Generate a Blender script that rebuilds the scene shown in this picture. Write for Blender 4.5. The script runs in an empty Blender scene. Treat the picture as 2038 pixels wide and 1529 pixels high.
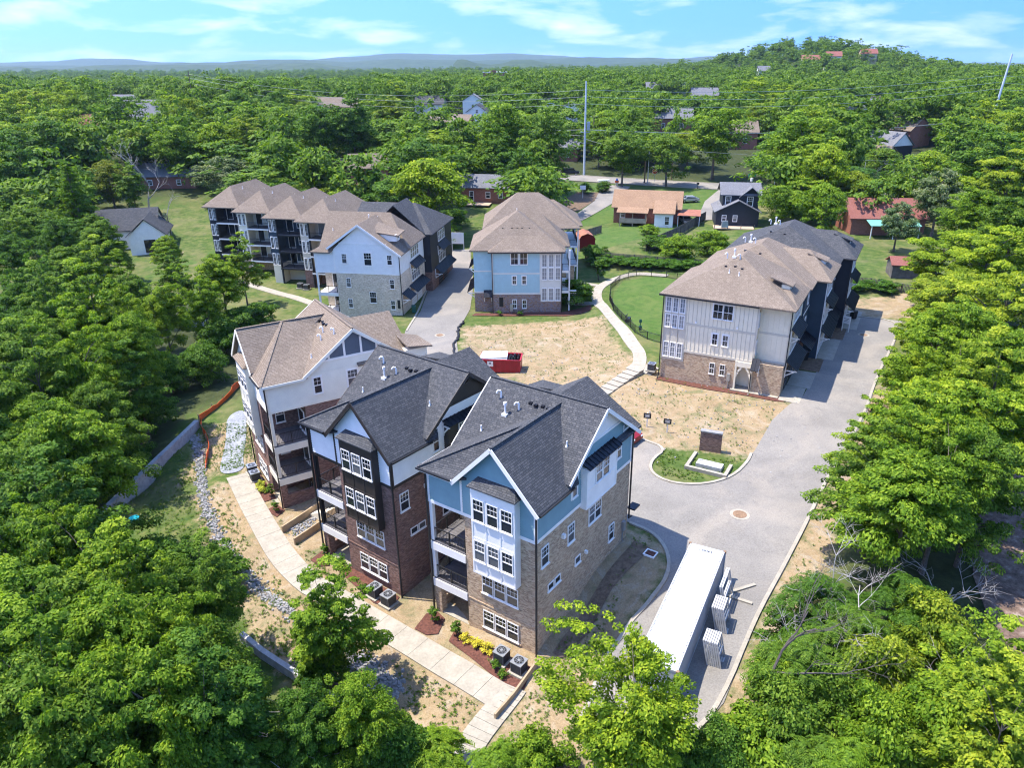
import bpy, bmesh, math, random
import numpy as np
from mathutils import Vector, Matrix
R = math.radians
SC = bpy.context.scene
COL = SC.collection

# ---------------------------------------------------------------- camera
cam_d = bpy.data.cameras.new('camera')
cam_d.sensor_width = 36.0
cam_d.lens = 36.0 * 1465.0 / 2038.0
cam_d.shift_x = -0.026
cam_d.clip_start = 0.5
cam_d.clip_end = 30000.0
cam = bpy.data.objects.new('camera', cam_d)
cam.location = (0.0, 0.0, 36.0)
cam.rotation_euler = (R(90.0 - 23.6), 0.0, 0.0)
COL.objects.link(cam)
SC.camera = cam

# ---------------------------------------------------------------- sky and sun
SUN_EL, SUN_AZ = 66.0, -80.0          # degrees; azimuth from +Y towards +X
world = bpy.data.worlds.new('World')
SC.world = world
world.use_nodes = True
wn, wl = world.node_tree.nodes, world.node_tree.links
wn.clear()
w_out = wn.new('ShaderNodeOutputWorld')
w_bg = wn.new('ShaderNodeBackground')
w_bg.inputs['Strength'].default_value = 0.14
w_sky = wn.new('ShaderNodeTexSky')
w_sky.sky_type = 'NISHITA'
w_sky.sun_disc = False
w_sky.sun_elevation = R(SUN_EL)
w_sky.sun_rotation = R(SUN_AZ % 360.0)
w_sky.altitude = 200.0
w_sky.air_density = 1.0
w_sky.dust_density = 0.3
w_sky.ozone_density = 3.5
# thin fair-weather clouds, laid out on a plane far above so that they flatten towards the horizon
w_tc = wn.new('ShaderNodeTexCoord')
w_sep = wn.new('ShaderNodeSeparateXYZ')
wl.new(w_tc.outputs['Generated'], w_sep.inputs[0])
w_zm = wn.new('ShaderNodeMath'); w_zm.operation = 'MAXIMUM'; w_zm.inputs[1].default_value = 0.0
wl.new(w_sep.outputs['Z'], w_zm.inputs[0])
w_za = wn.new('ShaderNodeMath'); w_za.operation = 'ADD'; w_za.inputs[1].default_value = 0.20
wl.new(w_zm.outputs[0], w_za.inputs[0])
w_dx = wn.new('ShaderNodeMath'); w_dx.operation = 'DIVIDE'
w_dy = wn.new('ShaderNodeMath'); w_dy.operation = 'DIVIDE'
wl.new(w_sep.outputs['X'], w_dx.inputs[0]); wl.new(w_za.outputs[0], w_dx.inputs[1])
wl.new(w_sep.outputs['Y'], w_dy.inputs[0]); wl.new(w_za.outputs[0], w_dy.inputs[1])
w_cmb = wn.new('ShaderNodeCombineXYZ')
wl.new(w_dx.outputs[0], w_cmb.inputs[0]); wl.new(w_dy.outputs[0], w_cmb.inputs[1])
w_n1 = wn.new('ShaderNodeTexNoise')
w_n1.inputs['Scale'].default_value = 1.9
w_n1.inputs['Detail'].default_value = 7.0
w_n1.inputs['Roughness'].default_value = 0.55
w_n1.inputs['Distortion'].default_value = 0.3
wl.new(w_cmb.outputs[0], w_n1.inputs['Vector'])
w_r1 = wn.new('ShaderNodeValToRGB')
w_r1.color_ramp.elements[0].position = 0.485
w_r1.color_ramp.elements[0].color = (0, 0, 0, 1)
w_r1.color_ramp.elements[1].position = 0.72
w_r1.color_ramp.elements[1].color = (0.56, 0.56, 0.56, 1)
wl.new(w_n1.outputs['Fac'], w_r1.inputs[0])
# look a little higher into the sky model than the true elevation: the photograph's horizon is clear blue, not dusty
w_up = wn.new('ShaderNodeVectorMath'); w_up.operation = 'ADD'; w_up.inputs[1].default_value = (0, 0, 0.9)
w_nm = wn.new('ShaderNodeVectorMath'); w_nm.operation = 'NORMALIZE'
wl.new(w_tc.outputs['Generated'], w_up.inputs[0]); wl.new(w_up.outputs[0], w_nm.inputs[0]); wl.new(w_nm.outputs[0], w_sky.inputs['Vector'])
w_mix = wn.new('ShaderNodeMixRGB')
w_mix.inputs['Color2'].default_value = (3.1, 3.1, 3.2, 1)
wl.new(w_r1.outputs['Color'], w_mix.inputs['Fac'])
w_hs = wn.new('ShaderNodeHueSaturation'); w_hs.inputs['Saturation'].default_value = 1.26; w_hs.inputs['Value'].default_value = 1.0
wl.new(w_sky.outputs['Color'], w_hs.inputs['Color']); w_tn = wn.new('ShaderNodeMixRGB'); w_tn.blend_type = 'MULTIPLY'; w_tn.inputs['Fac'].default_value = 1.0; w_tn.inputs['Color2'].default_value = (1.19, .955, 1.0, 1)
wl.new(w_hs.outputs['Color'], w_tn.inputs['Color1']); wl.new(w_tn.outputs['Color'], w_mix.inputs['Color1'])
wl.new(w_mix.outputs['Color'], w_bg.inputs['Color'])
wl.new(w_bg.outputs[0], w_out.inputs[0])

sun_d = bpy.data.lights.new('sun', 'SUN')
sun_d.energy = 2.25
sun_d.angle = R(0.55)
sun_d.color = (1.0, 0.945, 0.855)
sun = bpy.data.objects.new('sun', sun_d)
to_sun = Vector((math.sin(R(SUN_AZ)) * math.cos(R(SUN_EL)), math.cos(R(SUN_AZ)) * math.cos(R(SUN_EL)), math.sin(R(SUN_EL))))
sun.rotation_euler = to_sun.to_track_quat('Z', 'Y').to_euler()
sun.location = (-40, 10, 120)
COL.objects.link(sun)

SC.view_settings.view_transform = 'Standard'
SC.view_settings.look = 'None'
SC.view_settings.exposure = 2.05
SC.view_settings.gamma = 1.0
SC.view_settings.use_curve_mapping = False
SC.render.engine = 'CYCLES'
SC.cycles.max_bounces = 6
SC.cycles.transparent_max_bounces = 4
SC.cycles.use_denoising = True
SC.cycles.use_adaptive_sampling = True
SC.cycles.adaptive_threshold = 0.018
SC.cycles.filter_width = 1.15
SC.cycles.diffuse_bounces = 3
SC.cycles.glossy_bounces = 2
SC.cycles.transmission_bounces = 3
# ---------------------------------------------------------------- small helpers
def tag(o, label=None, cat=None, group=None, kind=None):
    if label: o['label'] = label
    if cat: o['category'] = cat
    if group: o['group'] = group
    if kind: o['kind'] = kind
    return o
def empty(name, loc, rz=0.0, label=None, cat=None, group=None):
    o = bpy.data.objects.new(name, None)
    o.empty_display_size = 0.3
    o.location = loc; o.rotation_euler = (0, 0, rz)
    COL.objects.link(o)
    return tag(o, label, cat, group)
def link(name, me, parent=None, loc=None, rz=None):
    o = bpy.data.objects.new(name, me)
    COL.objects.link(o)
    if parent is not None: o.parent = parent
    if loc is not None: o.location = loc
    if rz is not None: o.rotation_euler = (0, 0, rz)
    return o
def copy_tree(o, parent=None):
    c = o.copy(); COL.objects.link(c)
    c.parent = parent
    for ch in list(o.children): copy_tree(ch, c)
    return c
class MB:
    """collects faces and builds one mesh object; UVs are metres along and up each face"""
    def __init__(s): s.v = []; s.f = []; s.sm = False
    def poly(s, pts):
        n = len(s.v); s.v.extend([tuple(p) for p in pts]); s.f.append(tuple(range(n, n + len(pts)))); return s
    def hexa(s, a, b):                      # a: 4 bottom points ccw, b: 4 top points ccw
        n = len(s.v); s.v.extend([tuple(p) for p in a] + [tuple(p) for p in b])
        for f in ((3, 2, 1, 0), (4, 5, 6, 7), (0, 1, 5, 4), (1, 2, 6, 5), (2, 3, 7, 6), (3, 0, 4, 7)):
            s.f.append(tuple(n + i for i in f))
        return s
    def box(s, x0, y0, z0, x1, y1, z1):
        return s.hexa([(x0, y0, z0), (x1, y0, z0), (x1, y1, z0), (x0, y1, z0)], [(x0, y0, z1), (x1, y0, z1), (x1, y1, z1), (x0, y1, z1)])
    def prism(s, poly, z0, z1):
        n = len(s.v); k = len(poly)
        s.v.extend([(p[0], p[1], z0) for p in poly] + [(p[0], p[1], z1) for p in poly])
        s.f.append(tuple(n + i for i in reversed(range(k)))); s.f.append(tuple(n + k + i for i in range(k)))
        for i in range(k):
            j = (i + 1) % k; s.f.append((n + i, n + j, n + k + j, n + k + i))
        return s
    def slab(s, pts, th=0.14):              # sloping plate, pts ccw from above
        n = len(s.v); k = len(pts)
        s.v.extend([tuple(p) for p in pts] + [(p[0], p[1], p[2] - th) for p in pts])
        s.f.append(tuple(n + i for i in range(k))); s.f.append(tuple(n + k + i for i in reversed(range(k))))
        for i in range(k):
            j = (i + 1) % k; s.f.append((n + j, n + i, n + k + i, n + k + j))
        return s
    def beam(s, p, q, w, h, up=(0, 0, 1)):
        p = Vector(p); q = Vector(q); d = (q - p).normalized(); u = Vector(up)
        r = d.cross(u)
        if r.length < 1e-4: r = d.cross(Vector((1, 0, 0)))
        r.normalize(); u = r.cross(d)
        r *= w / 2; u *= h / 2
        return s.hexa([p - r - u, p + r - u, q + r - u, q - r - u], [p - r + u, p + r + u, q + r + u, q - r + u])
    def tube(s, pts, radii, n=6, cap=True):
        rings = []; pv = None
        pts = [Vector(p) for p in pts]
        for i, p in enumerate(pts):
            d = (pts[min(i + 1, len(pts) - 1)] - pts[max(i - 1, 0)]).normalized()
            a = d.orthogonal().normalized() if pv is None else (pv - d * pv.dot(d)).normalized()
            pv = a; b = d.cross(a)
            st = len(s.v)
            for k in range(n):
                t = 2 * math.pi * k / n
                s.v.append(tuple(p + (a * math.cos(t) + b * math.sin(t)) * radii[i]))
            rings.append(st)
        for i in range(len(rings) - 1):
            for k in range(n):
                m = (k + 1) % n
                s.f.append((rings[i] + k, rings[i] + m, rings[i + 1] + m, rings[i + 1] + k))
        if cap:
            s.f.append(tuple(rings[0] + k for k in reversed(range(n)))); s.f.append(tuple(rings[-1] + k for k in range(n)))
        return s
    def cyl(s, x, y, z0, z1, r, n=12, r1=None): return s.tube([(x, y, z0), (x, y, z1)], [r, r if r1 is None else r1], n)
    def lap(s, a, b, n, z0, z1, xr=None, c=0.19, off=0.05):
        """lapped boards on the vertical plane from a to b (2d points), outward normal n; xr(z) gives the span at height z"""
        a = Vector(a[:2]); b = Vector(b[:2]); L = (b - a).length; t = (b - a) / L; n = Vector(n)
        z = z0
        while z < z1 - 1e-4:
            e = min(z + c, z1)
            l0, r0 = (0, L) if xr is None else xr(z)
            l1, r1 = (0, L) if xr is None else xr(e)
            if r0 - l0 > 0.02:
                P = lambda q, o, h: (a.x + t.x * q + n.x * o, a.y + t.y * q + n.y * o, h)
                s.poly([P(l0, off, z), P(r0, off, z), P(r1, .006, e), P(l1, .006, e)])
                s.poly([P(l0, .0, z), P(r0, .0, z), P(r0, off, z), P(l0, off, z)])
            z = e
        return s
    def mesh(s, name, mat=None, smooth=False):
        me = bpy.data.meshes.new(name); me.from_pydata(s.v, [], s.f)
        uvl = me.uv_layers.new(name='UVMap')
        me.update()
        for p in me.polygons:
            nx, ny, nz = p.normal
            h = math.hypot(nx, ny)
            if h < 0.05: tx, ty = 1.0, 0.0; vx, vy, vz = 0.0, 1.0, 0.0
            else:
                tx, ty = -ny / h, nx / h
                vx, vy, vz = -nx * nz / h, -ny * nz / h, h
            for li in p.loop_indices:
                c = me.vertices[me.loops[li].vertex_index].co
                uvl.data[li].uv = (c[0] * tx + c[1] * ty, c[0] * vx + c[1] * vy + c[2] * vz)
        if smooth:
            for p in me.polygons: p.use_smooth = True
        if mat is not None: me.materials.append(mat)
        return me
    def build(s, name, mat, parent=None, loc=None, rz=None, smooth=False):
        return link(name, s.mesh(name, mat, smooth), parent, loc, rz)

# ---------------------------------------------------------------- materials
MATS = {}
def nodes_of(name):
    m = bpy.data.materials.new(name); m.use_nodes = True
    nt = m.node_tree; nt.nodes.clear()
    out = nt.nodes.new('ShaderNodeOutputMaterial'); b = nt.nodes.new('ShaderNodeBsdfPrincipled')
    nt.links.new(b.outputs[0], out.inputs[0])
    return m, nt, b
def N(nt, t, **kw):
    n = nt.nodes.new('ShaderNode' + t)
    for k, v in kw.items():
        if k in n.inputs: n.inputs[k].default_value = v
        else: setattr(n, k, v)
    return n
def ramp(nt, fac, stops):
    r = nt.nodes.new('ShaderNodeValToRGB'); e = r.color_ramp.elements
    while len(e) < len(stops): e.new(0.5)
    for i, (p, c) in enumerate(stops): e[i].position = p; e[i].color = (c[0], c[1], c[2], 1)
    nt.links.new(fac, r.inputs[0]); return r.outputs[0]
def mixc(nt, f, a, b, mode='MIX'):
    m = nt.nodes.new('ShaderNodeMixRGB'); m.blend_type = mode
    for sock, val in ((0, f), (1, a), (2, b)):
        if isinstance(val, (int, float)): m.inputs[sock].default_value = val
        elif isinstance(val, tuple): m.inputs[sock].default_value = (*val[:3], 1)
        else: nt.links.new(val, m.inputs[sock])
    return m.outputs[0]
def noise(nt, scale, detail=3.0, vec=None, rough=0.5, out='Fac', dist=0.0):
    n = N(nt, 'TexNoise', Scale=scale, Detail=detail, Roughness=rough, Distortion=dist)
    if vec is not None: nt.links.new(vec, n.inputs['Vector'])
    return n.outputs[out]
def objco(nt): return N(nt, 'TexCoord').outputs['Object']
def uvco(nt): return N(nt, 'TexCoord').outputs['UV']
def bump(nt, b, h, strength=0.3, dist=0.02):
    n = N(nt, 'Bump', Strength=strength, Distance=dist)
    nt.links.new(h, n.inputs['Height']); nt.links.new(n.outputs[0], b.inputs['Normal'])
def paint(name, col, rough=0.55, var=0.10, metal=0.0, scale=1.3, spec=0.35):
    m, nt, b = nodes_of(name)
    co = objco(nt)
    f = noise(nt, scale, 5, co, .6); g = noise(nt, 14.0, 2, co)
    dk = tuple(c * (1 - var * 1.6) for c in col); lt = tuple(min(1, c * (1 + var)) for c in col)
    c1 = ramp(nt, f, [(.3, dk), (.7, lt)])
    c2 = mixc(nt, .18, c1, ramp(nt, g, [(.35, dk), (.65, lt)]))
    nt.links.new(c2, b.inputs['Base Color'])
    b.inputs['Roughness'].default_value = rough; b.inputs['Metallic'].default_value = metal
    b.inputs['Specular IOR Level'].default_value = spec
    MATS[name] = m; return m
def brick_mat(name, cols, mortar, bw=.21, bh=.075):
    m, nt, b = nodes_of(name); uv = uvco(nt)
    t = N(nt, 'TexBrick', Scale=1.0); t.offset = .5
    t.inputs['Brick Width'].default_value = bw; t.inputs['Row Height'].default_value = bh
    t.inputs['Mortar Size'].default_value = .009; t.inputs['Mortar Smooth'].default_value = .3; t.inputs['Bias'].default_value = 0
    t.inputs['Color1'].default_value = (0, 0, 0, 1); t.inputs['Color2'].default_value = (1, 1, 1, 1); t.inputs['Mortar'].default_value = (.5, .5, .5, 1)
    nt.links.new(uv, t.inputs['Vector'])
    k = len(cols)
    c = ramp(nt, t.outputs['Color'], [((i + .5) / k, cols[i]) for i in range(k)])
    big = ramp(nt, noise(nt, .8, 4, uv), [(.3, (.82, .82, .82)), (.7, (1.12, 1.1, 1.08))])
    c = mixc(nt, .8, c, big, 'MULTIPLY')
    c = mixc(nt, t.outputs['Fac'], c, mortar)
    nt.links.new(c, b.inputs['Base Color']); b.inputs['Roughness'].default_value = .85
    inv = N(nt, 'Math', operation='SUBTRACT'); inv.inputs[0].default_value = 1; nt.links.new(t.outputs['Fac'], inv.inputs[1])
    bump(nt, b, inv.outputs[0], .5, .01)
    MATS[name] = m; return m
def shingle_mat(name, cols, var=.5):
    m, nt, b = nodes_of(name); uv = uvco(nt)
    t = N(nt, 'TexBrick', Scale=1.0); t.offset = .37; t.squash = .7; t.squash_frequency = 3
    t.inputs['Brick Width'].default_value = .34; t.inputs['Row Height'].default_value = .15
    t.inputs['Mortar Size'].default_value = .012; t.inputs['Mortar Smooth'].default_value = .2; t.inputs['Bias'].default_value = 0
    t.inputs['Color1'].default_value = (0, 0, 0, 1); t.inputs['Color2'].default_value = (1, 1, 1, 1); t.inputs['Mortar'].default_value = (.3, .3, .3, 1)
    nt.links.new(uv, t.inputs['Vector'])
    k = len(cols)
    c = ramp(nt, t.outputs['Color'], [((i + .5) / k, cols[i]) for i in range(k)])
    c = mixc(nt, .45, c, cols[k // 2])
    big = ramp(nt, noise(nt, .35, 5, uv, .6), [(.3, (.85, .85, .85)), (.7, (1.15, 1.15, 1.15))])
    c = mixc(nt, 1, c, big, 'MULTIPLY')
    dark = tuple(x * .45 for x in cols[0])
    c = mixc(nt, t.outputs['Fac'], c, dark)
    g = noise(nt, 60, 2, uv); c = mixc(nt, .35, c, ramp(nt, g, [(.3, tuple(x * .6 for x in cols[0])), (.7, tuple(x * 1.3 for x in cols[-1]))]))
    nt.links.new(c, b.inputs['Base Color']); b.inputs['Roughness'].default_value = .9
    b.inputs['Specular IOR Level'].default_value = .2
    inv = N(nt, 'Math', operation='SUBTRACT'); inv.inputs[0].default_value = 1; nt.links.new(t.outputs['Fac'], inv.inputs[1])
    bump(nt, b, inv.outputs[0], .8, .02)
    MATS[name] = m; return m
def glass_mat(name, col, rough=.05, curtain=None):
    m, nt, b = nodes_of(name)
    oi = N(nt, 'ObjectInfo'); co = objco(nt)
    c = ramp(nt, oi.outputs['Random'], [(0, tuple(x * .5 for x in col)), (.66, tuple(x * 1.6 for x in col)), (.72, (.07, .075, .08)), (1, (.15, .15, .145))])
    if curtain:
        w = N(nt, 'TexWave', Scale=2.2, Distortion=1.5); w.bands_direction = 'X'; nt.links.new(co, w.inputs['Vector'])
        c = mixc(nt, ramp(nt, w.outputs['Fac'], [(.35, (0, 0, 0)), (.7, (1, 1, 1))]), c, curtain)
    nt.links.new(c, b.inputs['Base Color']); b.inputs['Roughness'].default_value = rough
    b.inputs['Specular IOR Level'].default_value = .7
    MATS[name] = m; return m
def rough_mat(name, stops, scale, rough=.9, bs=.4, detail=8, scale2=None, amt=.35, bd=.03):
    m, nt, b = nodes_of(name); co = objco(nt)
    f = noise(nt, scale, detail, co, .62)
    c = ramp(nt, f, stops)
    if scale2:
        g = noise(nt, scale2, 4, co, .6)
        c = mixc(nt, amt, c, ramp(nt, g, [(.3, (.0, .0, .0)), (.72, (1, 1, 1))]), 'OVERLAY')
    nt.links.new(c, b.inputs['Base Color']); b.inputs['Roughness'].default_value = rough
    b.inputs['Specular IOR Level'].default_value = .25
    if bs: bump(nt, b, f, bs, bd)
    MATS[name] = m; return m

WHITE = paint('white_trim', (.86, .82, .76), .5, .05)
BLUE = paint('blue_siding', (.215, .335, .345), .6, .06)
WSID = paint('white_siding', (.88, .83, .76), .6, .05)
CSID = paint('cream_siding', (.80, .75, .62), .6, .05)
BROWNP = paint('dark_brown_paint', (.038, .03, .026), .5, .1)
BLACKP = paint('black_paint', (.018, .018, .02), .45, .15)
NAVY = paint('navy_siding', (.035, .06, .085), .55, .1)
CHAR = paint('charcoal_siding', (.022, .026, .036), .55, .1)
CREAMB = paint('cream_board', (.82, .73, .55), .6, .05)
TAUPE = paint('taupe_board', (.60, .54, .43), .6, .06)
LBLUE = paint('light_blue_board', (.40, .57, .60), .6, .06)
LGREY = paint('pale_grey_board', (.72, .68, .60), .6, .05)
GBLUE = paint('pale_blue_grey_siding', (.80, .78, .72), .6, .05)
WOODD = paint('deck_boards', (.13, .12, .12), .7, .2)
WOODT = paint('tan_timber', (.38, .28, .17), .8, .2)
WOODG = paint('weathered_fence_timber', (.13, .115, .10), .85, .3)
REDM = paint('red_steel', (.36, .018, .03), .4, .2)
STEEL = paint('galvanised_steel', (.42, .44, .46), .4, .12, .7)
ACGREY = paint('condenser_grey', (.16, .165, .17), .45, .12, .3)
POLEM = paint('pale_steel_pole', (.50, .55, .60), .5, .08)
POLEW = paint('wood_pole', (.17, .12, .085), .9, .25)
AWN = paint('black_metal_roof', (.02, .02, .024), .35, .2, .4)
CONTW = paint('white_container_paint', (.43, .435, .445), .45, .06)
ORANGE = paint('orange_mesh', (.72, .11, .02), .7, .15)
BRICK_TAN = brick_mat('tan_brick', [(0.246, 0.154, 0.09), (0.403, 0.278, 0.171), (0.504, 0.371, 0.234), (0.582, 0.443, 0.297), (0.37, 0.227, 0.135)], (0.493, 0.391, 0.27))
BRICK_RED = brick_mat('red_brown_brick', [(.10, .042, .032), (.17, .075, .055), (.23, .115, .085), (.29, .17, .13), (.13, .06, .05)], (.26, .20, .16))
BRICK_PALE = brick_mat('pale_brick', [(0.45, 0.335, 0.229), (0.608, 0.484, 0.35), (0.7, 0.583, 0.437), (0.529, 0.41, 0.294), (0.767, 0.658, 0.503)], (0.661, 0.571, 0.437))
BRICK_MIX = brick_mat('mixed_brick', [(.16, .075, .045), (.30, .16, .09), (.34, .21, .12), (.20, .17, .19), (.26, .22, .26)], (.30, .24, .2))
BRICK_ORANGE = brick_mat('orange_brick', [(.22, .06, .035), (.28, .085, .05), (.33, .11, .07)], (.3, .2, .16))
SH_DARK = shingle_mat('dark_shingle', [(0.035, 0.0376, 0.0422), (0.0668, 0.0679, 0.0721), (0.0981, 0.0986, 0.0998), (0.152, 0.145, 0.139), (0.0557, 0.0578, 0.0622)])
SH_TAN = shingle_mat('tan_shingle', [(0.153, 0.117, 0.0847), (0.225, 0.173, 0.129), (0.265, 0.211, 0.16), (0.318, 0.256, 0.195), (0.189, 0.145, 0.109)])
SH_GREY = shingle_mat('grey_shingle', [(0.125, 0.125, 0.135), (0.177, 0.177, 0.187), (0.218, 0.218, 0.224), (0.25, 0.25, 0.26), (0.156, 0.156, 0.166)])
SH_ORNG = shingle_mat('orange_tan_shingle', [(0.255, 0.153, 0.085), (0.323, 0.2, 0.119), (0.365, 0.238, 0.145), (0.408, 0.272, 0.17), (0.289, 0.17, 0.102)])
SH_RED = shingle_mat('red_shingle', [(.22, .08, .06), (.28, .105, .08), (.31, .13, .10), (.33, .15, .12), (.25, .09, .07)])
GLASS = glass_mat('window_glass', (.022, .025, .028))
GLASSC = glass_mat('curtained_glass', (.05, .06, .07), .06, (.40, .42, .43))
CONC = rough_mat('concrete', [(.3, (0.282, 0.25, 0.196)), (.7, (0.358, 0.324, 0.259))], 1.2, .85, .15, 8, 6, .12)
CONC2 = rough_mat('wall_concrete', [(.3, (0.306, 0.297, 0.281)), (.7, (0.442, 0.433, 0.416))], .6, .85, .2, 8, 3, .2)
def asphalt_mat():
    m, nt, b = nodes_of('asphalt'); co = objco(nt)
    n1 = noise(nt, .22, 8, co, .62); n2 = noise(nt, .07, 5, co, .6, dist=1.5); n3 = noise(nt, 9, 4, co, .6); n4 = noise(nt, .9, 7, co, .7, dist=2.0)
    c = ramp(nt, n1, [(.32, (.158, .142, .12)), (.5, (.198, .18, .154)), (.68, (.242, .218, .182))])
    c = mixc(nt, ramp(nt, n2, [(.48, (0, 0, 0)), (.66, (.6, .6, .6))]), c, (.31, .265, .205))
    c = mixc(nt, ramp(nt, n4, [(.56, (0, 0, 0)), (.72, (.55, .55, .55))]), c, (.085, .08, .076))
    c = mixc(nt, .22, c, ramp(nt, n3, [(.3, (.05, .05, .05)), (.7, (.4, .38, .35))]))
    nt.links.new(c, b.inputs['Base Color']); b.inputs['Roughness'].default_value = .9; b.inputs['Specular IOR Level'].default_value = .25
    bump(nt, b, n3, .15, .01); return m
ASPH = asphalt_mat()
ASPHN = rough_mat('fresh_asphalt', [(.3, (.10, .098, .098)), (.7, (.15, .145, .14))], .8, .9, .1, 10, 14, .12)
MULCH = rough_mat('mulch', [(.3, (.06, .025, .018)), (.7, (.16, .065, .045))], 6, .95, .8, 6, None)
SOIL = rough_mat('bare_soil', [(.3, (.085, .055, .036)), (.7, (.20, .14, .09))], 2.5, .95, .6, 8, 8, .25)
GRAVEL = rough_mat('gravel', [(.3, (0.165, 0.173, 0.188)), (.7, (0.345, 0.352, 0.367))], 5, .95, .9, 8, .5, .2)
BARK = rough_mat('bark', [(.3, (.07, .055, .042)), (.7, (.17, .14, .11))], 5, .95, .6, 6, None)
DEADW = rough_mat('dead_wood', [(.3, (.24, .21, .18)), (.7, (.46, .43, .39))], 3, .9, .4, 5, None)
STONE = rough_mat('stone', [(.3, (0.18, 0.174, 0.168)), (.7, (0.336, 0.33, 0.318))], 2.0, .9, .5, 6, None)
IRON = rough_mat('manhole_iron', [(.3, (.16, .10, .06)), (.7, (.30, .19, .11))], 5, .7, .5, 4, None)
# ---------------------------------------------------------------- terrain
TP = [(-29,60,0),(-24,53,0),(-18,46,0),(-14,43.5,0),(-8,39,0),(-2.4,34,0),(-4,30,0),(-3,26,.2),
 (-33,58,-.8),(-27,50,-.7),(-22,44,-.7),(-16,37,-.7),(-10,32,-.6),(-36,66,-.6),(-41,62,-2),(-46,50,-2.2),(-22,33,-2),(-12,26,-1.2),
 (-34,74,0),(-30,80,.3),(0,22,.6),(5,27,1.4),(3.2,38,.9),(6.6,39,2.1),(5,35.5,1.7),(8.3,41,2.45),(1,35,.3),(8,31,2.2),(6.7,45,2.5),(10,45,2.6),(14,40,2.5),(11,33,2.4),(20,50,2.6),(25,60,2.8),
 (30,70,3),(26,72,3),(40,88,3.2),(50,97,3.4),(20,36,2.7),(30,45,3),(40,60,3.4),(55,80,4),(16,27,2.3),
 (6.9,47.4,2.6),(-3,53.8,2.3),(-12,62,1.9),(-20,66,1.0),(2,60,2.3),(-8,72,1.8),(-13,85,1.4),(-15,100,1.3),(-16,120,1.3),(-12,132,1.6),
 (0,75,1.9),(8,70,2.3),(13,76,2.8),(5,90,1.7),(-4,92,1.5),(12,66,2.6),(16,64,2.8),
 (14,82,3.0),(17,95,2.9),(12,104,2.6),(20,112,3),(6,118,2.2),(24,105,3.0),(35,118,3.4),
 (-7,106,1.3),(4,107,1.4),(-20,106,1.2),(-33,106,.2),(-38,116,0),(-46,125,-.2),(-60,136,-.2),(-30,95,.2),(-40,90,-.6),
 (-55,100,-1),(-75,120,-1),(-70,80,-2.5),(-60,60,-2.5),(-40,35,-2.5),(-30,20,-2),(-90,150,0),(-25,135,2),(-45,150,2),
 (60,120,5),(80,90,6),(60,50,5),(45,30,4),(30,15,3),(100,150,8),(20,140,4.5),(50,150,5.5),(0,150,3.5)]
def _sm(a,b,t):
    t=min(1.0,max(0.0,(t-a)/(b-a))); return t*t*(3-2*t)
def terr(x,y):
    s=w=0.0
    for px,py,pz in TP:
        d=(x-px)**2+(y-py)**2+1.5
        k=1.0/(d*d); s+=k*pz; w+=k
    near=s/w
    far=4.0+8.5*_sm(140,300,y)
    r=math.hypot(x,y)
    far-=11*_sm(330,900,r)*_sm(.1,-.35,x/(abs(y)+1))
    far+=.6*math.sin(x*.021+1)*math.sin(y*.017)*_sm(120,260,r)*3
    # hill on the right of the horizon
    far+=31*math.exp(-(((x-290)/95)**2+((y-900)/230)**2))
    far+=5*math.exp(-(((x-560)/260)**2+((y-900)/260)**2))
    t=_sm(125,190,max(y,abs(x)*1.25))
    return near*(1-t)+far*t
# ---------------------------------------------------------------- the ground and everything laid on it
TPA = np.array(TP, dtype=float)
def sm_np(a, b, t):
    t = np.clip((t - a) / (b - a), 0, 1); return t * t * (3 - 2 * t)
def terr_np(x, y):
    s = np.zeros_like(x); w = np.zeros_like(x)
    for px, py, pz in TP:
        k = 1.0 / ((x - px) ** 2 + (y - py) ** 2 + 1.5) ** 2
        s += k * pz; w += k
    near = s / w
    r = np.hypot(x, y)
    far = 4.0 + 8.5 * sm_np(140, 300, y)
    far = far - 11 * sm_np(330, 900, r) * sm_np(.1, -.35, x / (np.abs(y) + 1))
    far = far + .6 * np.sin(x * .021 + 1) * np.sin(y * .017) * sm_np(120, 260, r) * 3
    far = far + 31 * np.exp(-(((x - 290) / 95) ** 2 + ((y - 900) / 230) ** 2))
    far = far + 5 * np.exp(-(((x - 560) / 260) ** 2 + ((y - 900) / 260) ** 2))
    t = sm_np(125, 190, np.maximum(y, np.abs(x) * 1.25))
    return near * (1 - t) + far * t
def poly_mask(x, y, poly, feather):
    """1 inside, falling to 0 over the feather distance"""
    ins = np.zeros(x.shape, bool); d = np.full(x.shape, 1e9)
    n = len(poly)
    for i in range(n):
        x0, y0 = poly[i]; x1, y1 = poly[(i + 1) % n]
        c = ((y0 > y) != (y1 > y)) & (x < (x1 - x0) * (y - y0) / (y1 - y0 + 1e-9) + x0)
        ins ^= c
        L = (x1 - x0) ** 2 + (y1 - y0) ** 2 + 1e-9
        t = np.clip(((x - x0) * (x1 - x0) + (y - y0) * (y1 - y0)) / L, 0, 1)
        d = np.minimum(d, np.hypot(x - x0 - t * (x1 - x0), y - y0 - t * (y1 - y0)))
    sd = np.where(ins, d, -d)
    return np.clip(sd / feather * .5 + .5, 0, 1)
def lines(fine0, fine1, step, lo, hi):
    a = list(np.arange(fine0, fine1 + 1e-6, step)); s = step; q = fine1
    while q < hi: s *= 1.17; q += s; a.append(q)
    s = step; q = fine0
    while q > lo: s *= 1.17; q -= s; a.insert(0, q)
    return np.array(a)
GX = lines(-52, 62, .6, -9000, 9000); GY = lines(18, 150, .6, -400, 12000)
gx, gy = np.meshgrid(GX, GY)
gz = terr_np(gx, gy)
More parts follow.
